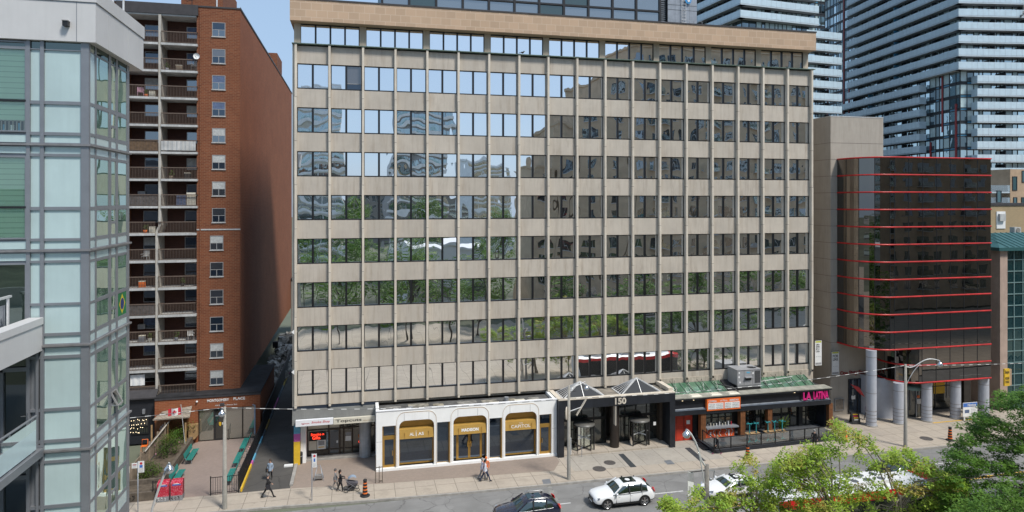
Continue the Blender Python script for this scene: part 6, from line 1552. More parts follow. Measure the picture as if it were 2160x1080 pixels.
mb.mesh([(xx-.1+.12*math.cos(t*math.pi/10)*1.2, p2[1]-.1+.30*math.cos(t*math.pi/10), zz+.52*math.sin(t*math.pi/10)) for t in range(20)]+[(xx-.02+.12*math.cos(t*math.pi/10)*1.2, p2[1]-.1+.30*math.cos(t*math.pi/10), zz+.52*math.sin(t*math.pi/10)) for t in range(20)], [tuple(range(20)), tuple(range(20,40))]+[(i,(i+1)%20,20+(i+1)%20,20+i) for i in range(20)], concrete_fin); mb.build('disc_antenna', q2)
mb = MB(); ya = p2[1]; A_, B_ = (XY(1216,ya), ZY(1216,876,ya)), (XY(1236,ya), ZY(1236,842,ya)); mb.bar((A_[0],ya,A_[1]), (B_[0],ya,B_[1]), .22, concrete_fin, .06); mb.tube([(p2[0]+.1,ya,ZY(1208,867,ya)), ((A_[0]+B_[0])/2,ya,(A_[1]+B_[1])/2)], .04, pole_metal, 6); mb.build('panel', q2)
lx, lz = XY(1237,ya), ZY(1237,818,ya); lamp_head(q2, lx, ya, lz, .8); mb = MB(); mb.tube([(p2[0],ya,zt2-.3), (lx-.1,ya,lz+.5), (lx,ya,lz+.25)], .035, pole_metal, 6); mb.tube([(p2[0],ya,zt2-.5), (p2[0]+.6,ya,zt2-.45)], .03, ink, 5); mb.build('bracket', q2)
mb = MB(); mb.box(p2[0]+.1, p2[0]+.14, ya-.16, ya+.16, 2.0, 3.3, paper); mb.build('notice', q2)
p3_ = PG(1910,942); q3 = thing('street_lamp', 'concrete lamp pole with a curved arm before the black glass block', 'street lamp', (*p3_,0)); zt3 = ZY(1913,768,p3_[1]); tube_pole(q3, p3_[0], p3_[1], zt3, .17, .10, pole_conc)
lx, lz = XY(1982,p3_[1]-.8), ZY(1982,768,p3_[1]-.8); lamp_head(q3, lx, p3_[1]-.8, lz)
mb = MB()
def arc_(p, q, up, n=10): return [(p[0]+(q[0]-p[0])*i/n, p[1]+(q[1]-p[1])*i/n, p[2]+(q[2]-p[2])*i/n+up*math.sin(math.pi*i/n)) for i in range(n+1)]
mb.tube(arc_((p3_[0],p3_[1],zt3-.2), (p3_[0]+.8,p3_[1]-.3,zt3-.1), -.12, 5)+arc_((p3_[0]+.8,p3_[1]-.3,zt3-.1), (lx,p3_[1]-.8,lz+.3), .35)[1:], .045, pole_metal, 6); mb.tube(arc_((p3_[0],p3_[1],zt3-2.0), (p3_[0]+1.2,p3_[1]-.4,zt3+.05), .25), .03, pole_metal, 6); mb.build('arm', q3)
# overhead cable with bright spacers
cab = thing('overhead_cable', 'dashed overhead cable running from pole to pole along the pavement', 'cable', (20,-6,7))
nodes = [(-40,-6.0,7.2), (p1[0],p1[1],zt1-.05), (p2[0],p2[1],zt2-1.0), (p3_[0],p3_[1],zt3-.1), (95,-7,7.3)]
mb = MB(); dash = stripes('dashed cable', (.72,.72,.70), (.16,.16,.16), .95, .6, .4, .03, 0)
for a, b in zip(nodes[:-1], nodes[1:]):
    L = math.dist(a, b); n = int(L/.32); sag = -.016*L
    pts = [(a[0]+(b[0]-a[0])*i/n, a[1]+(b[1]-a[1])*i/n, a[2]+(b[2]-a[2])*i/n+sag*4*(i/n)*(1-i/n)) for i in range(n+1)]
    mb.tube(pts, .021, dash, 4)
mb.build('wire', cab)
# curved lamp standards on the near side
def near_lamp(label, lamp, base, y, ctrl):
    xl, zl_ = PY_(*lamp, y); t = thing('street_lamp', label, 'street lamp', (base[0], y, 0)); lamp_head(t, xl, y, zl_, .95)
    mb = MB(); pts = [(base[0],y,0)]+[(PY_(px,py,y)[0], y, PY_(px,py,y)[1]) for px, py in ctrl]+[(xl,y,zl_+.3)]
    mb.tube(pts, .055, pole_metal, 8); mb.build('arm', t); return t, xl, zl_
t1, _, _ = near_lamp('white curved lamp standard at the lower left by the red boxes', (357,989), (XY(318,-15.5 if False else -22), 0), -22, [(318,1090), (322,1070), (335,1030), (346,1003), (354,981)])
yl = -21.6; xp = XY(1491, yl); zp_ = ZY(1491, 980, yl)
t = thing('street_lamp', 'weathered wooden lamp pole with a white curved arm and globe above the lime tree', 'street lamp', (xp, yl, 0))
mb = MB(); mb.lathe((xp,yl,0), [(.17,0), (.13,zp_), (.001,zp_+.02)], pole_wood, 12); mb.build('pole', t)
xl, zl_ = PY_(1448,916,yl); lamp_head(t, xl, yl, zl_, .95)
mb = MB(); c_ = [(1487,982), (1479,970), (1472,945), (1466,930), (1458,916), (1452,909)]
mb.tube([(PY_(*p,yl)[0],yl,PY_(*p,yl)[1]) for p in c_]+[(xl,yl,zl_+.28)], .055, pole_metal, 8); mb.tube([(PY_(*p,yl-.05)[0],yl-.05,PY_(*p,yl-.05)[1]) for p in ((1486,1020), (1480,985), (1474,955))], .035, pole_metal, 6)
mb.build('arm', t)
mb = MB(); mb.tube([(xp+.1,yl,zp_-.35), (xp+.5,yl,zp_-.4), (xp+.45,yl,zp_-.8)], .03, metal_grey, 5); mb.sphere((xp+.25,yl,zp_-.9), .09, metal_grey, 8, 5); mb.build('insulator', t)
xb_, zb0_, zb1__ = XY(1455,yl), ZY(1455,1043,yl), ZY(1455,992,yl)
t = thing('pole_banner', 'white printed banner on a bracket left of the wooden lamp pole', 'banner', (xb_, yl, zb0_)); mb = MB()
def bq(a, b, d=0): return (xb_-.2+.44*a, yl-.15+.12*a-d, zb0_+(zb1__-zb0_)*b)
mb.face([bq(0,.0), bq(1,-.12), bq(1,.88), bq(0,1)], paper); mb.face([bq(0,.62,.006), bq(1,.5,.006), bq(1,.86,.006), bq(0,.98,.006)], paper_grey); mb.face([bq(.15,.15,.006), bq(.85,.05,.006), bq(.85,.3,.006), bq(.15,.4,.006)], slab_white); mb.build('cloth', t)
mb = MB(); mb.tube([bq(.5,.95), (xp,yl,zb1__-.1)], .03, ink, 5); mb.tube([bq(.5,0), (xp,yl,zb0_+.05)], .03, ink, 5); mb.build('bracket', t)
# parking signs
def sign_post(label, base, top, panels):
    x, y = PG(*base); zt = ZY(base[0], top, y); t = thing('parking_sign', label, 'sign post', (x,y,0)); mb = MB(); mb.lathe((x,y,0), [(.035,0), (.035,zt), (.001,zt)], metal_grey, 8); mb.build('post', t)
    for (dx0, dx1, dz0, dz1, kind) in panels:
        mb = MB(); yy = y-.05; mb.box(x+dx0, x+dx1, yy-.015, yy, zt+dz0, zt+dz1, paper)
        h = dz1-dz0
        if kind == 'P': mb.prism([((x+(dx0+dx1)/2)+.09*math.cos(i*math.pi/7), zt+dz1-.16+.09*math.sin(i*math.pi/7)) for i in range(14)], .004, red_ink, 'y', yy-.021); mb.box(x+dx0+.1, x+dx1-.1, yy-.02, yy-.015, zt+dz0+h*.42, zt+dz0+h*.66, blue_ink)
        else: mb.box(x+dx0+.06, x+dx1-.06, yy-.02, yy-.015, zt+dz0+h*.6, zt+dz0+h*.75, red_ink)
        for i in range(3): mb.box(x+dx0+.06, x+dx1-.06, yy-.02, yy-.015, zt+dz0+.08+i*.085, zt+dz0+.105+i*.085, paper_grey)
        mb.build('sign_plate', t)
sign_post('grey post with a white parking plate standing before the smoke shop', (658,1056), 957, [(.02,.34,-1.0,.0,'P')])
sign_post('grey post with two white plates at the left edge of the pavement', (291,1082), 974, [(-.38,-.02,-.42,-.05,'A'), (.02,.42,-.75,.05,'P')])
# red post boxes
mbox = None
for px0, px1, lab in ((331,353,'red speckled post box with graffiti on its grey foot, nearer the sign post'), (360,381,'red speckled post box with graffiti on its grey foot, nearer the court')):
    a = PG(px0,1060-(px0-331)*.1); w_ = .78; t = thing('post_box', lab, 'post box', (a[0]+w_/2, a[1]+.25, 0), 0, 'red post boxes by the black fence'); x0_, y0_ = a[0], a[1]
    mb = MB(); rs = MATS.get('speckled red')
    if rs is None:
        m, tt, out = nt('speckled red'); p = tt.nodes.new('ShaderNodeBsdfPrincipled'); tt.links.new(p.outputs[0], out.inputs[0]); vo = tt.nodes.new('ShaderNodeTexVoronoi'); vo.inputs['Scale'].default_value = 14; tt.links.new(wpos(tt), vo.inputs['Vector'])
        tt.links.new(mixc(tt, ramp(tt, vo.outputs['Distance'], .25, .4), (.62,.25,.28), (.42,.01,.035)), p.inputs['Base Color']); p.inputs['Roughness'].default_value = .4; MATS['speckled red'] = m; rs = m
    mb.box(x0_, x0_+w_, y0_, y0_+.62, .38, 1.28, rs); mb.prism([(y0_,1.28), (y0_+.62,1.28), (y0_+.62,1.42), (y0_+.25,1.42)], w_, rs, 'x', x0_)
    mb.box(x0_+.1, x0_+w_-.1, y0_-.012, y0_, 1.12, 1.2, blue_ink); mb.box(x0_+.2, x0_+w_-.2, y0_-.02, y0_, 1.22, 1.26, paper); mb.build('cabinet', t)
    mb = MB(); mb.box(x0_-.01, x0_+w_+.01, y0_-.01, y0_+.63, 0, .38, metal_grey)
    for i in range(3): mb.tube([(x0_+.1+i*.22+.08*math.sin(q*2.2+i), y0_-.016, .08+.05*q+.04*math.cos(q*3)) for q in range(6)], .018, paper if px0 < 340 else ink, 4, cap=False)
    mb.build('foot', t)
# black fences of the court
def fence(label, pts, h=1.15, step=.16, cat='fence', rails=(.12,.98)):
    t = thing('picket_fence', label, cat, (pts[0][0],pts[0][1],0)); pk = MB(); ra = MB()
    for (a, b) in zip(pts[:-1], pts[1:]):
        L = math.dist(a, b); n = max(1, int(L/step))
        for i in range(n+1):
            x, y = a[0]+(b[0]-a[0])*i/n, a[1]+(b[1]-a[1])*i/n; pk.box(x-.012, x+.012, y-.012, y+.012, .05, h, black_metal)
        for r in rails: ra.bar((a[0],a[1],h*r), (b[0],b[1],h*r), .04, black_metal)
    pk.build('pickets', t); ra.build('rail', t)
    for p in pts: mb = MB(); mb.box(p[0]-.035, p[0]+.035, p[1]-.035, p[1]+.035, 0, h+.08, black_metal); mb.build('post', t)
fence('black iron fence panel behind the lamp pole at the mouth of the court', [(-5.72,-4.25), (-3.75,-4.2)], 1.35)
fence('black iron fence behind the two red post boxes', [(-9.7,-4.1), (-7.6,-4.2)], 1.35)
fence('long black iron fence along the right side of the court', [(-3.78,-4.15), (-3.75,-.5), (-3.72,3.2), (-3.68,7.6)], 1.5, .14)
mural_dull = plain('dull blue paint', (.10,.14,.18), .7, .3, 2); yellow_dull = plain('faded yellow paint', (.40,.28,.06), .7, .3, 2)
mb = MB(); cols = [yellow, yellow, mural_pink, mural_blue, mural_dull, mural_blue, mural_dull, yellow_dull, mural_dull, drive_m, mural_dull, yellow_dull, mural_pink]
ys_ = [-4.1, -1.5, .8, 1.6, 3.2, 5.5, 7.5, 9.5, 12.5, 16, 20, 25, 31, 40]
for i in range(13): mb.box(-3.66, -3.54, ys_[i], ys_[i+1]-.01, 0, .26, cols[i] if i != 9 else mural_pink)
tag(mb.build('painted_kerb_wall'), 'low painted wall in yellow, pink and blue along the left of the driveway', 'low wall')
mb = MB(); mb.box(-3.68, -3.6, 8, 40, .4, 2.2, black_wood)
tag(mb.build('screen_wall'), 'black screen beside the brick wing along the upper driveway', 'screen')
rb = thing('rubble_heap', 'pale grey rubble heap against the brick wall far up the driveway', 'rubble heap', (-4.6,36,0)); mb = MB(); rr = random.Random(4)
for i in range(150):
    y_ = rr.uniform(26, 46); zz = rr.uniform(0, 1)*(.3+.15*(y_-24)); c_ = Vector((-4.75+rr.uniform(-1,1.0)*(1.15-zz*.1), y_, zz*.85)); q = rr.uniform(.25,.7)
    e = Euler((rr.uniform(0,3),rr.uniform(0,3),rr.uniform(0,3))).to_matrix()
    mb.box8([c_+e@Vector((a_*q,b_*q*rr.uniform(.5,1),d_*q*rr.uniform(.5,.9))) for d_ in (-1,1) for a_, b_ in ((-1,-1),(1,-1),(1,1),(-1,1))], gravel_m)
mb.build('stones', rb)
ew = thing('end_wall', 'grey wall closing the far end of the driveway', 'wall', (-2,58,0)); mb = MB(); mb.box(-5.8, .5, 58, 60, 0, 9, grey_shade); mb.box(-5.8,.5,57.8,60.2,9,9.2,roof_dark); mb.build('masonry', ew)
mb = MB(); mb.box(-.9, -.5, 30, 30.5, 0, 2.2, yellow); mb.box(-.92, -.48, 30, 30.5, 2.2, 3.0, mural_pink); tag(mb.build('painted_pier'), 'small yellow and pink painted pier far up the driveway', 'pier')
# benches
def bench(label, x, y0, y1, face):
    L = y1-y0; t = thing('bench', label, 'bench', (x, (y0+y1)/2, 0), 0 if face > 0 else math.pi, 'teal benches in the court')
    mb = MB()
    for i in range(4): mb.box(-.22+i*.125, -.22+i*.125+.105, -L/2, L/2, .42, .46, bench_teal)
    mb.build('seat', t, world=False); mb = MB()
    for i in range(3): z = .56+i*.13; mb.box8([(-.30-.03*i,-L/2,z),(-.26-.03*i,-L/2,z),(-.26-.03*i,L/2,z),(-.30-.03*i,L/2,z),(-.325-.03*i,-L/2,z+.105),(-.285-.03*i,-L/2,z+.105),(-.285-.03*i,L/2,z+.105),(-.325-.03*i,L/2,z+.105)], bench_teal)
    mb.build('backrest', t, world=False)
    for yy in (-L/2+.2, L/2-.2):
        mb = MB(); mb.tube([(.22,yy,0), (.18,yy,.41), (-.24,yy,.41), (-.40,yy,.92)], .025, metal_grey, 6); mb.tube([(-.24,yy,.41), (-.32,yy,0)], .025, metal_grey, 6); mb.build('leg', t, world=False)
bench('teal slatted bench on the left of the court, nearer the glass entrance', -8.75, 2.3, 4.9, 1)
bench('teal slatted bench on the left of the court, just behind the post boxes', -8.75, -2.1, .3, 1)
bench('teal slatted bench on the right of the court, beside the fence panel', -4.75, -2.9, -.4, -1)
bench('teal slatted bench on the right of the court, between two others', -4.78, .75, 3.2, -1)
bench('teal slatted bench on the right of the court, closest to the glass entrance', -4.8, 4.1, 6.7, -1)
# garden bed, fence, flag, pergola
t = thing('garden_bed', 'raised garden bed held by grey timber along the left of the court', 'garden bed', (-10.4,2,0))
mb = MB(); mb.box(-9.75, -9.5, -3.9, 7.6, 0, .75, wood_dark)
for i in range(3): mb.box(-9.495, -9.49, -3.9, 7.6, .22*i+.2, .22*i+.215, ink)
mb.box(-12.9, -9.5, -4.15, -3.9, 0, .62, wood_dark); mb.box(-12.9, -9.55, -2.6, -2.35, .5, .95, wood_dark); mb.build('timber_wall', t)
mb = MB(); mb.box(-11.6, -9.75, -3.9, 7.7, .0, .62, earth); mb.box(-12.9, -11.6, -3.9, -2.5, 0, .6, earth); mb.build('soil', t)
mb = MB()
for i in range(4): mb.tube([(-12.0+i*.35+.12*math.sin(q*2+i), -4.16, .12+.07*q+.06*math.cos(q*3)) for q in range(6)], .02, ink, 4, cap=False)
tag(mb.build('graffiti_tag', t))
t = thing('board_fence', 'sloping brown board fence with a wrapped handrail behind the bushes', 'fence', (-11.5,3,0))
mb = MB(); A0, A1 = (-11.75,-2.2), (-11.5,8.2)
for k in range(8): z0_ = .5+k*.17; mb.mesh([(A0[0],A0[1],z0_),(A1[0],A1[1],z0_+.45),(A1[0],A1[1],z0_+.60),(A0[0],A0[1],z0_+.15),(A0[0]-.05,A0[1],z0_),(A1[0]-.05,A1[1],z0_+.45),(A1[0]-.05,A1[1],z0_+.60),(A0[0]-.05,A0[1],z0_+.15)], [(0,1,2,3),(7,6,5,4),(3,2,6,7),(0,3,7,4),(1,5,6,2)], wood_old)
for k in range(7): mb.box(-20, -11.8, -2.3+.001*k, -2.24, .2+k*.18, .2+k*.18+.165, wood_old)
mb.build('boards', t)
for i in range(6):
    f = i/5; mb = MB(); x, y = A0[0]+(A1[0]-A0[0])*f+.05, A0[1]+(A1[1]-A0[1])*f; mb.box(x-.06, x+.06, y-.06, y+.06, 0, 2.15+.45*f, wood_old); mb.build('post', t)
mb = MB(); mb.tube([(-11.6,0.8,1.95), (-11.45,4.5,2.2), (-11.3,8.3,2.5)], .05, fin_white, 6); mb.build('handrail', t)
t = thing('pergola', 'small timber shelter with a sloping shingle roof beside the entrance', 'shelter', (-11.2,8.2,0))
mb = MB(); yq = (6.3, 6.3, 7.74, 7.74); P = [(*PY_(px, py, y_)[:1], y_, PY_(px, py, y_)[1]) for (px, py), y_ in zip(((322,885), (400,879), (405,856), (343,868)), yq)]
mb.mesh(P+[(p[0],p[1],p[2]-.1) for p in P], [(0,1,2,3), (7,6,5,4), (0,4,5,1), (1,5,6,2), (2,6,7,3), (3,7,4,0)], shingle); mb.build('shingle_roof', t)
mb = MB(); mb.box(-12.7, -9.9, 7.6, 7.67, .4, 2.3, wood_brown); mb.build('back_boards', t)
for x in (-12.7, -11.4, -9.95): mb = MB(); mb.box(x-.06, x+.06, 6.5, 6.62, 0, 2.25, wood_new); mb.build('post', t)
mb = MB(); c = (-11.9, 7.5, 1.55); mb.lathe((0,0,0), [(.001,0)], ink, 3)
mb = MB()
for q in range(10):
    a = q*math.pi/5; mb.prism([(c[0]+.42*math.cos(a-.2), c[2]+.42*math.sin(a-.2)), (c[0]+.42*math.cos(a+.2), c[2]+.42*math.sin(a+.2)), (c[0]+.15*math.cos(a+.2), c[2]+.15*math.sin(a+.2)), (c[0]+.15*math.cos(a-.2), c[2]+.15*math.sin(a-.2))], .05, metal_grey, 'y', c[1]-.06)
tag(mb.build('wall_ornament'), 'round grey metal flower ornament on the back wall of the shelter', 'ornament')
t = thing('red_chair', 'small orange red metal chair behind the board fence', 'chair', (-12.9,5.2,.0)); mb = MB(); mb.box(-13.15,-12.7,5.0,5.4,.9,.94,orange); mb.build('seat', t)
mb = MB(); mb.tube([(-13.15,5.4,.9),(-13.15,5.45,1.4),(-12.7,5.45,1.4),(-12.7,5.4,.9)], .03, orange, 6); mb.build('backrest', t)
for x, y in ((-13.12,5.02),(-12.73,5.02),(-13.12,5.38),(-12.73,5.38)): mb = MB(); mb.tube([(x,y,0),(x,y,.9)], .02, orange, 5); mb.build('leg', t)
xf_, zf_ = PY_(371,868,5.5); t = thing('maple_flag', 'red and white maple leaf flag on a short pole in the garden bed', 'flag', (xf_+.35,5.5,.6))
mb = MB(); mb.tube([(xf_+.75,5.5,.6), (xf_+.4,5.5,zf_+.6)], .025, pole_metal, 6); mb.build('pole', t)
mb = MB(); n = 16; wv = lambda u: .08*math.sin(u*9)
def fp(u, v): return (xf_-.62+1.05*u, 5.5+wv(u)-.02, zf_-.38+.62*v+.08*u)
for i in range(n):
    u0, u1 = i/n, (i+1)/n; m = red_ink if (u0 < .25 or u0 >= .75) else paper; mb.face([fp(u0,0), fp(u1,0), fp(u1,1), fp(u0,1)], m, True)
leaf = [(.5,.12),(.52,.3),(.62,.28),(.6,.36),(.7,.5),(.64,.54),(.66,.64),(.57,.6),(.56,.78),(.53,.74),(.5,.88),(.47,.74),(.44,.78),(.43,.6),(.34,.64),(.36,.54),(.3,.5),(.4,.36),(.38,.28),(.48,.3)]
mb.face([(fp(a_,b_)[0], fp(a_,b_)[1]-.03, fp(a_,b_)[2]) for a_, b_ in leaf], red_ink); mb.build('cloth', t)
t = thing('timber_box', 'pale new timber box on the wall left of the glass entrance', 'box', (-9.55,7.3,1.1)); x_, z_ = PY_(407,911,7.3); mb = MB(); mb.prism([(x_-.35,z_-.65), (x_+.15,z_-.65), (x_+.38,z_-.4), (x_+.38,z_+.65), (x_-.35,z_+.65)], .45, wood_new, 'y', 7.2); mb.cyl((x_+.1,7.19), .001, 0, .01, ink, 3); mb.prism([(x_+.05,z_-.05),(x_+.12,z_-.05),(x_+.12,z_+.05),(x_+.05,z_+.05)], .01, ink, 'y', 7.185); mb.build('casing', t)
t = thing('court_handrail', 'thin black handrail standing at the entrance steps', 'handrail', (-6.9,5.8,0)); x_, y_ = PG(472,940); mb = MB(); mb.tube([(x_,y_,0),(x_,y_,.95),(x_+.15,y_+1.4,1.0),(x_+.15,y_+1.4,0)], .025, ink, 6); mb.build('rail', t)
# things on the pavement
t = thing('litter_bin', 'black litter bin at the foot of the yellow painted corner', 'litter bin', (*PG(630,977),0)); mb = MB(); mb.lathe((0,0,0), [(.34,0), (.36,.9), (.3,1.0), (.001,1.02)], ink, 18); mb.build('drum', t, world=False); mb = MB(); mb.lathe((0,0,0), [(.365,.62), (.365,.68)], metal_grey, 18); mb.build('band', t, world=False)
t = thing('sandwich_board', 'small folding wire sign frame on the pavement before the smoke shop', 'sign frame', (*PG(672,1012),0)); mb = MB()
for s in (-1, 1): mb.tube([(-.35,s*.25,0), (-.08,0,1.15), (.12,0,1.15), (.4,s*.25,0)], .025, metal_grey, 5)
mb.build('frame', t, world=False); mb = MB(); mb.box(-.28,.32,-.2,.2,.14,.4,plain('sand bag', (.22,.21,.2), .9, .2, 6)); mb.build('weight', t, world=False)
t = thing('bike_stand', 'tall thin black bicycle stand at the corner of the white showroom', 'bicycle stand', (*PG(804,1018),0)); mb = MB(); mb.tube([(-.42,0,0),(-.42,0,2.2)], .035, wood_dark, 6); mb.tube([(-.42,.0,1.2),(.05,0,1.22)], .03, wood_dark, 6)
for x in (-.15,.1): mb.tube([(x,0,0),(x,0,1.3)], .03, wood_dark, 6)
mb.tube([(-.15,0,.15),(.1,0,.15)], .03, wood_dark, 6); mb.build('frame', t, world=False)
t = thing('sandwich_board', 'black sandwich board with yellow writing beside the concrete core entrance', 'sandwich board', (*PG(1803,893),0), R(-10)); mb = MB()
for s in (-1, 1): mb.box8([(-.42,s*.3-.02,.05),(.42,s*.3-.02,.05),(.42,s*.3+.02,.05),(-.42,s*.3+.02,.05),(-.40,s*.03-.02,1.1),(.40,s*.03-.02,1.1),(.40,s*.03+.02,1.1),(-.40,s*.03+.02,1.1)], ink)
mb.build('panel', t, world=False); mb = MB()
for i, m in enumerate((yellow, red_ink, yellow, paper)): z = .9-.17*i; mb.box(-.28+.03*i, .26-.05*(i%2), -.33+.26*(z/1.1)-.012+.0, -.33+.26*(z/1.1)+.0, z, z+.07, m)
mb.build('writing', t, world=False)
a = PG(2038,887); t = thing('notice_board', 'white public notice board with a blue heading between two blue columns', 'notice board', (a[0]+.9,a[1],0)); x0_, x1_, z0_, z1_ = XY(2031,a[1]), XY(2061,a[1]), .4, ZY(2045,849,a[1]); mb = MB(); mb.box(x0_, x1_, a[1]-.03, a[1]+.02, z0_, z1_, paper); mb.box(x0_+.02, x1_-.02, a[1]-.036, a[1]-.03, z1_-.42, z1_-.03, blue_ink); mb.box(x0_+.2, x0_+.75, a[1]-.036, a[1]-.03, z0_+.35, z1_-.7, curtain_blue)
for i in range(7): mb.box(x0_+.95, x1_-.2, a[1]-.036, a[1]-.03, z0_+.2+i*.15, z0_+.24+i*.15, paper_grey)
mb.build('board', t)
for xx in (x0_+.25, x1_-.25): mb = MB(); mb.box(xx-.06, xx+.06, a[1]+.02, a[1]+.12, 0, z0_+.4, white_panel); mb.build('post', t)
lettering(t, [(('Notice', x0_+.55, x1_-.2, z1_-.36, z1_-.1, a[1]-.045, paper), dict(bold=.02))])
t = thing('indian_cuisine_sign', 'tall yellow projecting sign for an indian restaurant at the right edge', 'sign', (78,-2,6)); yy = -2.6; x0_, x1_, z0_, z1_ = XY(2119,yy), XY(2134,yy), ZY(2126,814,yy), ZY(2126,778,yy); mb = MB(); mb.box(x0_, x1_-.25, yy, yy+.15, z0_, z1_, yellow); mb.box(x1_-.25, x1_, yy+.002, yy+.15, z0_+.02, z1_-.05, tan_render); mb.build('panel', t)
zz = z1_-.15; lettering(t, [(('Banjara', x0_+.08, x1_-.33, zz-.42, zz, yy-.02, ink), dict(bold=.02)), (('INDIAN', x0_+.08, x1_-.33, zz-.95, zz-.68, yy-.02, ink), dict(bold=.02)), (('CUISINE', x0_+.08, x1_-.33, zz-1.3, zz-1.05, yy-.02, ink), dict(bold=.02))])
mb = MB(); mb.box(-.95, -.25, PG(610,985)[1], PG(610,985)[1]+.35, 0, .12, paper); tag(mb.build('kerb_stop'), 'white wheel stop lying at the right edge of the driveway', 'wheel stop')
mb = MB(); mb.box(-.14, .12, -3.9, 3.2, 0, .14, kerb_m); tag(mb.build('driveway_kerb'), kind='structure')
# patio tables: tops stood with an upturned base on each
tb0 = None
for i, px in enumerate((1581, 1595, 1620, 1634, 1650)):
    x, y = PG(px, 925-(px-1581)*.115, .3); y = -4.1; x = XY(px, y)
    t = thing('patio_table', ['square wooden patio table, first from the counter, with an upturned teal base on it', 'square wooden patio table, second from the counter, with an upturned teal base on it', 'square wooden patio table, middle of the row, with an upturned teal base on it', 'square wooden patio table, fourth in the row, with an upturned teal base on it', 'square wooden patio table, farthest from the counter, with an upturned teal base on it'][i], 'patio table', (x, y, .3), .1*random.uniform(-1,1), 'patio tables')
    mb = MB(); mb.box(-.33,.33,-.33,.33,.72,.77,wood_new); mb.build('tabletop', t, world=False)
    mb = MB(); mb.tube([(0,0,.05),(0,0,.72)], .04, teal_leg, 8)
    for a_ in range(4): q = a_*math.pi/2+.7; mb.bar((0,0,.06), (.33*math.cos(q),.33*math.sin(q),.02), .05, teal_leg)
    mb.build('pedestal', t, world=False)
    t2 = thing('upturned_table_base', ['upturned teal table base on the patio table nearest the counter', 'upturned teal table base on the second patio table from the counter', 'upturned teal table base on the middle patio table', 'upturned teal table base on the fourth patio table', 'upturned teal table base on the patio table farthest from the counter'][i], 'table base', (x, y, 1.07), .2*i, 'upturned table bases')
    mb = MB(); mb.cyl((0,0), .12, 0, .02, ink, 10); mb.tube([(0,0,.02),(0,0,.85)], .045, teal_leg, 8); mb.build('stem', t2, world=False)
    mb = MB()
    for a_ in range(4): q = a_*math.pi/2; mb.bar((0,0,.85), (.3*math.cos(q),.3*math.sin(q),.87), .05, teal_leg)
    mb.build('foot', t2, world=False)
# things left on the balconies
def on_bal(px, py): return PY_(px, py, YB+.3)
def plastic_chair(label, px, py, m, group=None):
    x, z = on_bal(px, py); t = thing('balcony_chair', label, 'chair', (x, YB+.35, z), R(random.uniform(-25,25)), group)
    mb = MB(); mb.box(-.26,.26,-.25,.25,.40,.44,m); mb.build('seat', t, world=False); mb = MB()
    for i in range(5): mb.box(-.26+i*.108,-.26+i*.108+.085,.24,.28,.44,.92,m)
    mb.build('backrest', t, world=False)
    for a_, b_ in ((-.24,-.22),(.24,-.22),(-.24,.22),(.24,.22)): mb = MB(); mb.tube([(a_,b_,0),(a_,b_,.42)], .025, m, 5); mb.build('leg', t, world=False)
    mb = MB()
    for a_ in (-.27,.27): mb.box(a_-.03,a_+.03,-.25,.26,.6,.63,m)
    mb.build('armrest', t, world=False)
plastic_chair('pink garden chair on the upper left balconies', 296, 204, plain('pink plastic', (.55,.32,.40), .5, .1, 4))
plastic_chair('white plastic chair on the right balcony below the satellite dish', 411, 149, slab_white)
plastic_chair('white chair on the lower right balcony beside the party wall edge', 402, 717, slab_white)
plastic_chair('pale chair on the left balcony of the eighth row down', 306, 550, slab_white)
t = thing('satellite_dish', 'white satellite dish on the railing of an upper right balcony', 'satellite dish', (XY(415,YB-.4), YB-.4, ZY(415,119,YB-.4))); mb = MB(); mb.lathe((0,0,0), [(.001,-.09),(.15,-.07),(.27,.0),(.28,.015)], paper, 18)
for i in range(len(mb.v)): v = mb.v[i]; mb.v[i] = (v[0]-.3*v[2], -v[2]*.9-.1, v[1])
mb.build('dish', t, world=False); mb = MB(); mb.tube([(0,.05,0),(0,.2,-.35)], .03, metal_grey, 5); mb.tube([(0,0,-.2),(-.05,-.4,-.05)], .02, metal_grey, 5); mb.build('arm', t, world=False)
bz_ = bal_z[4]; mb = MB(); a_, b_ = xdv1+.05, xr0-.02
n = 26
for i in range(n): x0_ = a_+(b_-a_)*i/n; x1_ = a_+(b_-a_)*(i+1)/n; mb.face([(x0_,YB-.34+.03*math.sin(i*1.9),bz_+.12),(x1_,YB-.34+.03*math.sin(i*1.9+1.9),bz_+.12),(x1_,YB-.34+.03*math.sin(i*1.9+1.9),bz_+.98),(x0_,YB-.34+.03*math.sin(i*1.9),bz_+.98)], slab_white, True)
tag(mb.build('balcony_cloth'), 'long white cloth hung along the railing of a right balcony', 'cloth')
bz_ = bal_z[13]; mb = MB()
for i in range(10): x0_ = xl0+.5+i*.12; mb.face([(x0_,YB-.0+.03*math.sin(i*1.5),bz_+1.1),(x0_+.12,YB+.03*math.sin(i*1.5+1.5),bz_+1.1),(x0_+.12,YB+.03*math.sin(i*1.5+1.5),bz_+2.1),(x0_,YB+.03*math.sin(i*1.5),bz_+2.1)], paper, True)
tag(mb.build('balcony_cloth'), 'white sheet hung up inside the lowest left balcony', 'cloth')
bz_ = bal_z[6]; 
for (px0, px1, z0_, z1_, m, nm, lab, cat) in ((394,413,.05,1.25,cream,'leaning_panel','pale board leaning on a right balcony beside a blue sheet','board'), (372,393,.05,.98,curtain_blue,'blue_sheet','blue sheet on a right balcony beside a leaning board','sheet')):
    mb = MB(); x0_, x1_ = XY(px0,YB), XY(px1,YB); mb.box(x0_, x1_, YB-.1, YB-.05, bz_+z0_, bz_+z1_, m); tag(mb.build(nm), lab, cat)
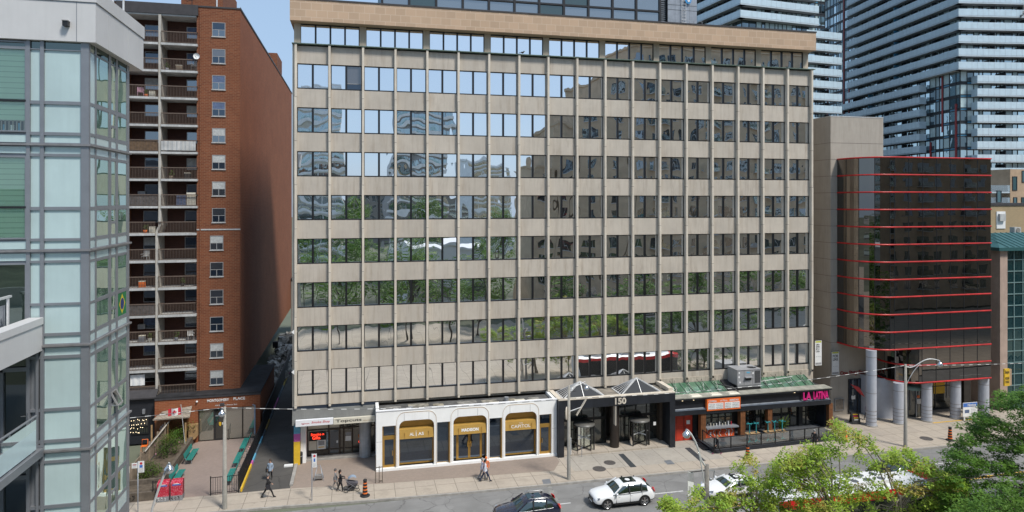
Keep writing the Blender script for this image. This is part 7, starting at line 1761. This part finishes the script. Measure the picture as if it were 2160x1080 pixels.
for px, q, lab in ((298, 836/2.7+380, 'window air conditioner on a lower left balcony wall'), (298, 77/2.7+380, 'window air conditioner on a left balcony halfway up')):
    x, z = PY_(px, q, YB+1.5); t = thing('window_air_conditioner', lab, 'air conditioner', (x, YB+1.5, z)); mb = MB(); mb.box(-.3,.3,0,.4,-.2,.22,slab_white); mb.build('casing', t, world=False); mb = MB()
    for i in range(7): mb.box(-.25,.25,-.012,0,-.15+i*.045,-.13+i*.045,paper_grey)
    mb.build('grille', t, world=False)
for i, (px, k) in enumerate(((308,2),(322,2),(352,1),(378,1),(385,9),(300,9),(316,11),(300,11),(360,5),(396,5),(306,7),(322,7),(372,11))):
    z = bal_z[k]; x = XY(px, YB+.4); m = [terr, pot, cr_][i % 3] if False else (orange, cream, metal_grey, wood_old, ink)[i % 5]
    t = thing('storage_box' if i % 2 else 'plant_pot', ('storage box behind the railing, balcony %s' if i % 2 else 'plant pot behind the railing, balcony %s') % (('row two, left side','row two, far left corner','row one right, by the wall','row one right, mid rail','row nine right','row nine left','row eleven left, outer end','row eleven left, inner end','row five right, by the wall','row five right, far end','row seven left, inner end','row seven left, outer end','row eleven right')[i]), 'box' if i % 2 else 'plant pot', (x, YB+.4, z))
    mb = MB()
    if i % 2: mb.box(-.25,.25,-.18,.2,0,.55,m); mb.box(-.27,.27,-.2,.22,.55,.6,cream); mb.build('casing', t, world=False)
    else:
        mb.lathe((0,0,0), [(.12,0),(.18,.3),(.16,.3)], m, 10); mb.build('pot', t, world=False); mb = MB()
        for q in range(24): a_ = random.uniform(0,6.28); r_ = random.uniform(.05,.25); zz = random.uniform(.3,.75); mb.face([(r_*math.cos(a_),r_*math.sin(a_),zz),(r_*math.cos(a_)+.1,r_*math.sin(a_),zz+.05),(r_*math.cos(a_)+.05,r_*math.sin(a_)+.08,zz+.12)], leaf_bush)
        mb.build('foliage', t, world=False)
# birds
t = thing('bird', 'small dark bird perched on the ledge of the office block', 'bird', (XY(1102,-.3), -.3, 35.08)); mb = MB(); mb.sphere((0,0,.12), .1, ink, 10, 6, (1.5,.8,.8)); mb.sphere((.14,0,.22), .06, ink, 8, 5); mb.box8([(-.32,-.03,.06),(-.1,-.05,.1),(-.1,.05,.1),(-.32,.03,.06),(-.32,-.03,.08),(-.1,-.05,.14),(-.1,.05,.14),(-.32,.03,.08)], ink); mb.tube([(.19,0,.22),(.25,0,.21)], .015, yellow, 4)
for s in (-.03,.03): mb.tube([(0,s,0),(0,s,.07)], .01, ink, 4)
mb.build('body', t, world=False)

# ------------------------------------------------------------------ planting
def tufts_mesh(mb, tufts, n, size, mats, rr, flat=1.0):
    for (c, r) in tufts:
        m = mats[0] if rr.random() < .82 or len(mats) < 2 else mats[1]
        k = max(6, int(n*(r[0]*r[1])/.2))
        for i in range(k):
            while True:
                p = (rr.uniform(-1,1), rr.uniform(-1,1), rr.uniform(-1,1))
                if sum(q*q for q in p) < 1: break
            x = Vector((c[0]+p[0]*r[0], c[1]+p[1]*r[1], c[2]+p[2]*r[2]))
            s = size*rr.uniform(.6,1.35); a = rr.uniform(0, 6.283); tilt = rr.uniform(-.9,.9)*flat
            d = Vector((math.cos(a), math.sin(a), tilt-.25)).normalized(); e = Vector((-math.sin(a), math.cos(a), rr.uniform(-.6,.6)*flat)).normalized()
            mb.face([x, x+d*s*.55+e*s*.32, x+d*s*1.15, x+d*s*.5-e*s*.32], m)
def bush(label, loc, r, n, mat, size=.10, fl=0, group=None):
    t = thing('bush', label, 'bush', loc, 0, group); rr = random.Random(hash(label) % 1000 if False else len(label)*7); mb = MB()
    tf = []
    for i in range(int(14*r[0])):
        a = rr.uniform(0,6.28); q = rr.uniform(.2,.85); tf.append(((loc[0]+r[0]*q*math.cos(a), loc[1]+r[1]*q*math.sin(a), loc[2]+r[2]*rr.uniform(.3,.95)), (r[0]*.42, r[1]*.42, r[2]*.38)))
    tufts_mesh(mb, tf, n, size, [mat], rr)
    if fl:
        for i in range(fl): a = rr.uniform(0,6.28); mb.sphere((loc[0]+r[0]*.9*math.cos(a), loc[1]+r[1]*.9*math.sin(a), loc[2]+r[2]*rr.uniform(.3,1)), .05, flower, 6, 4)
    mb.build('foliage', t); mb = MB()
    for i in range(4): mb.tube([(loc[0],loc[1],loc[2]-.1), (loc[0]+r[0]*.4*math.cos(i*1.6), loc[1]+r[1]*.4*math.sin(i*1.6), loc[2]+r[2]*.6)], .03, bark_dark, 5)
    mb.build('stem', t)
bush('round dark green bush at the near end of the garden bed', (-10.75,-1.2,.62), (1.0,1.1,.95), 90, leaf_bush)
bush('broad dark green bush in the middle of the garden bed', (-10.7,3.6,.62), (.95,1.7,1.35), 80, leaf_bush, fl=3)
bush('brighter green bush in the garden bed toward the entrance', (-10.55,5.7,.62), (.85,1.2,1.15), 80, leaf_mid, fl=3)
bush('straw coloured shrub beside the timber box and shingle roof', (-10.2,7.2,.75), (1.0,.6,1.75), 60, leaf_dry)
t = thing('potted_palm', 'leafy palm plant behind the patio tables', 'plant', (XY(1650,-2.6), -2.6, .3)); mb = MB(); bx_ = XY(1650,-2.6)
for i in range(46):
    a_ = random.uniform(0,6.28); L = random.uniform(.7,1.5); up = random.uniform(.5,1.5)
    pts = [(bx_+L*.62*(q/5)*math.cos(a_), -2.6+L*.4*(q/5)*math.sin(a_), .7+up*(q/5)*1.15-.55*(q/5)**2) for q in range(6)]
    for q in range(5):
        p, p2_ = Vector(pts[q]), Vector(pts[q+1]); e = Vector((-math.sin(a_), math.cos(a_), .4))*.07*(1-q/6)
        mb.face([p-e, p+e, p2_+e*.8, p2_-e*.8], leaf_bush)
mb.build('fronds', t); mb = MB(); mb.lathe((bx_,-2.6,.3), [(.22,0),(.3,.5),(.26,.5)], ink, 12); mb.build('pot', t)
t = thing('courtyard_flowers', 'low pink blossoms by the fence on the right of the court', 'flowers', (-4.1,5,0)); mb = MB(); rr = random.Random(5); tufts_mesh(mb, [((-4.05,3.6,.25),(.22,.4,.3)), ((-4.05,.5,.2),(.2,.5,.25))], 160, .09, [leaf_bush], rr)
for i in range(8): mb.sphere((-4.1+rr.uniform(-.15,.15), 3.6+rr.uniform(-.4,.4), .4+rr.uniform(0,.2)), .05, flower, 6, 4)
mb.build('blossom', t)

def interp(prof, x):
    for (a, b), (c, d) in zip(prof[:-1], prof[1:]):
        if a <= x <= c: return b+(d-b)*(x-a)/(c-a)
    return 9999
def street_tree(name, label, base, prof, n, yr, rpx, mats, leaf, dens, seed, barkm, ybot=1150, flat=1.0, squash=.8, limbs=16, trunk_h=4.5, gap=0.0):
    rr = random.Random(seed); t = thing(name, label, 'tree', (base[0], base[1], 0)); tf = []
    x0, x1 = prof[0][0], prof[-1][0]
    tries = 0
    while len(tf) < n and tries < n*30:
        tries += 1
        px = rr.uniform(x0, x1); top = interp(prof, px); py = top+(ybot-top)*rr.random()**1.15
        if top > 2000: continue
        edge = min(px-x0, x1-px)
        if rr.random() < gap and py > top+25: continue
        y = rr.uniform(*yr); x, z = PY_(px, py+rpx*.6, y); r = rpx*rr.uniform(.6,1.25)*((y-CAM.y)/FOC)
        tf.append(((x,y,z), (r, r*1.1, r*squash)))
    mb = MB(); tufts_mesh(mb, tf, dens, leaf, mats, rr, flat); mb.build('crown', t)
    mb = MB(); top = Vector((base[0]+rr.uniform(-.2,.2), base[1], trunk_h)); mb.tube([(base[0],base[1],-.05), (base[0]+.05,base[1],trunk_h*.5), top], .16, barkm, 8, .11)
    for c, r in rr.sample(tf, min(limbs, len(tf))):
        c = Vector(c); m1 = top.lerp(c, .45)+Vector((rr.uniform(-.3,.3), rr.uniform(-.3,.3), .3)); mb.tube([top-Vector((0,0,rr.uniform(0,1.2))), m1, c, c+(c-m1)*.25], .05, barkm, 5, .012)
    mb.build('trunk', t); return t
street_tree('lime_tree', 'lime green young tree at the lower middle before the white car', (27.0,-24.2), [(1393,1062),(1412,1040),(1440,1068),(1462,1030),(1478,1015),(1495,1040),(1525,1046),(1548,1000),(1556,950),(1563,922),(1580,952),(1600,968),(1622,992),(1640,1015)], 195, (-25.6,-22.6), 17, [leaf_lime, leaf_tan], .15, 90, 11, bark, gap=.25)
street_tree('lime_tree', 'lime green tree with pale branches before the middle of the bus', (31.5,-24.6), [(1625,990),(1642,955),(1652,925),(1668,955),(1688,955),(1703,920),(1722,940),(1745,905),(1764,878),(1785,890)], 205, (-26.2,-22.8), 17, [leaf_lime, leaf_tan], .15, 90, 12, bark, gap=.52, limbs=22)
street_tree('lime_tree', 'lime green tree with straw coloured seed clusters right of the bus front', (36.5,-24.4), [(1775,905),(1800,892),(1825,915),(1848,908),(1868,955),(1888,932),(1905,935),(1930,952),(1960,965),(1985,990),(2010,1000),(2032,1012)], 215, (-26.2,-22.6), 17, [leaf_lime, leaf_tan], .15, 90, 13, bark, gap=.55, limbs=22)
street_tree('dark_green_tree', 'large dark green tree with layered branches filling the lower right corner', (50.5,-23.5), [(1978,1010),(1992,965),(2006,935),(2030,885),(2060,870),(2085,832),(2103,812),(2130,822),(2162,808),(2200,790),(2260,800),(2330,840)], 620, (-26.5,-20.5), 21, [leaf_dark, leaf_mid], .15, 85, 14, bark_dark, ybot=1120, flat=.5, squash=.42, limbs=14, trunk_h=3.5)
street_tree('green_tree', 'mid green leafy tree at the very bottom right corner', (40.5,-28.5), [(2005,1075),(2025,1050),(2060,1038),(2100,1025),(2140,1012),(2200,1010),(2260,1030)], 190, (-30.5,-27.5), 20, [leaf_mid, leaf_dark], .13, 110, 15, bark_dark, ybot=1200)

# ------------------------------------------------------------------ the other side of the street, seen in the mirrored windows
def plain_block(name, label, x0, x1, y0, y1, h, wall, glass, bay, fl, ww, wh, bands=None, gx=0):
    t = thing(name, label, 'building', ((x0+x1)/2, y1, 0)); mb = MB(); mb.box(x0, x1, y0, y1, 0, h, wall); mb.box(x0-.2, x1+.2, y0-.2, y1+.2, h, h+.5, wall); mb.build('wall', t)
    n = int((x1-x0)/bay); k = int((h-4)/fl); g = MB(); fr = MB()
    for i in range(n):
        for j in range(k):
            c = x0+(i+.5)*(x1-x0)/n; z = 4+j*fl; w2 = ww/2*(1.4 if i % 3 == 1 else 1)
            g.face([(c-w2,y1+.03,z), (c-w2,y1+.03,z+wh), (c+w2,y1+.03,z+wh), (c+w2,y1+.03,z)], glass)
            fr.box(c-.04, c+.04, y1, y1+.06, z, z+wh, sash); fr.box(c-w2-.1, c+w2+.1, y1, y1+.1, z-.12, z, slab_white)
            if i % 3 == 1: fr.box(c-w2-.3, c+w2+.3, y1, y1+1.0, z-.25, z-.1, slab_white); fr.box(c-w2-.3, c+w2+.3, y1+.95, y1+1.0, z-.1, z+.9, clear_glass)
    if bands:
        for j in range(k+1): fr.box(x0-.3, x1+.3, y1-.1, y1+1.2, 3.2+j*fl, 4.1+j*fl, bands)
    g.build('window', t, kind='stuff'); fr.build('trim', t); return t
for x0_, x1_, h_, lab in ((56.5, 168, 52, 'tall tan apartment house behind the camera, mirrored in the right hand windows'), (50.3, 56.3, 46, 'tan apartment wing mirrored next to the tallest tan house'), (45.3, 50.1, 41, 'tan apartment wing third tallest of the mirrored steps'), (41.3, 45.1, 36, 'tan apartment wing fourth of the mirrored steps'), (37.5, 41.1, 28, 'lowest tan apartment wing mirrored beside the sky')):
    plain_block('tan_apartment_house', lab, x0_, x1_, -80, -62, h_, tan_far, flat_glass, 3.6, 3.0, 1.7, 1.7)
plain_block('white_banded_tower', 'pale banded tower mirrored in the left windows of the office', -14, 0, -170, -150, 56, white_far, tower_glass, 2.4, 3.0, 2.2, 1.6, white_far)
plain_block('white_banded_tower', 'darker banded tower mirrored in the windows left of the middle', 15, 33, -175, -152, 53, metal_grey, tower_glass, 2.4, 3.0, 2.2, 1.6, white_far)
plain_block('white_banded_tower', 'far banded tower mirrored lower between the two others', 52, 70, -260, -235, 40, white_far, tower_glass, 2.4, 3.0, 2.2, 1.6, white_far)
plain_block('low_white_building', 'low white building with flat roof mirrored in the sixth window row', 14, 29, -86, -72, 12.5, white_clad, tower_dark, 3, 3.6, 2, 1.6)
plain_block('row_of_far_blocks', 'long grey far city block closing the mirrored view', -190, 60, -330, -300, 26, grey_shade, tower_dark, 6, 3.4, 3.5, 1.6)
def round_tree(label, x, y, h, r, seed, m, group='trees behind the far pavement'):
    rr = random.Random(seed); t = thing('park_tree', label, 'tree', (x,y,0), 0, group); tf = []
    for i in range(int(34)):
        a = rr.uniform(0,6.28); q = rr.random()**.5; zz = rr.uniform(.30,1); rad = r*math.sin(min(1, (1-zz)*1.9+.18)*1.57); tf.append(((x+rad*q*math.cos(a), y+rad*q*math.sin(a), h*zz-.4), (r*.3, r*.3, r*.24)))
    mb = MB(); tufts_mesh(mb, tf, 9, .38, [m], rr); mb.build('crown', t); mb = MB(); mb.tube([(x,y,0), (x+.1,y,h*.75)], .2, bark_dark, 7, .08)
    for c, _ in rr.sample(tf, 8): mb.tube([(x,y,h*.35), Vector((x,y,h*.45)).lerp(Vector(c), .6), c], .06, bark_dark, 5, .02)
    mb.build('trunk', t)
spots = [(2,-47,13.5,4.2),(8,-45,12.6,4.0),(13,-49,14.5,4.6),(19,-45.5,12.6,4.2),(25,-49,14,4.6),(6,-68,17,5.5),(15,-66,16,5),(-4,-64,16,5),(27,-62,15,5),(36,-40.5,11,3.4),(42,-36,9.5,3.2),(47,-35.5,12,4),(55,-35,13,4.2),(63,-34.8,12,4),(71,-35,13,4.2),(-9,-80,19,6),(4,-100,22,7),(20,-104,22,7),(38,-96,20,6),(-20,-110,22,7)]
for i, (x, y, h, r) in enumerate(spots): round_tree('leafy green tree behind the camera, seen only mirrored in the office windows', x, y, h, r, 50+i, (leaf_mid, leaf_dark)[i % 2])
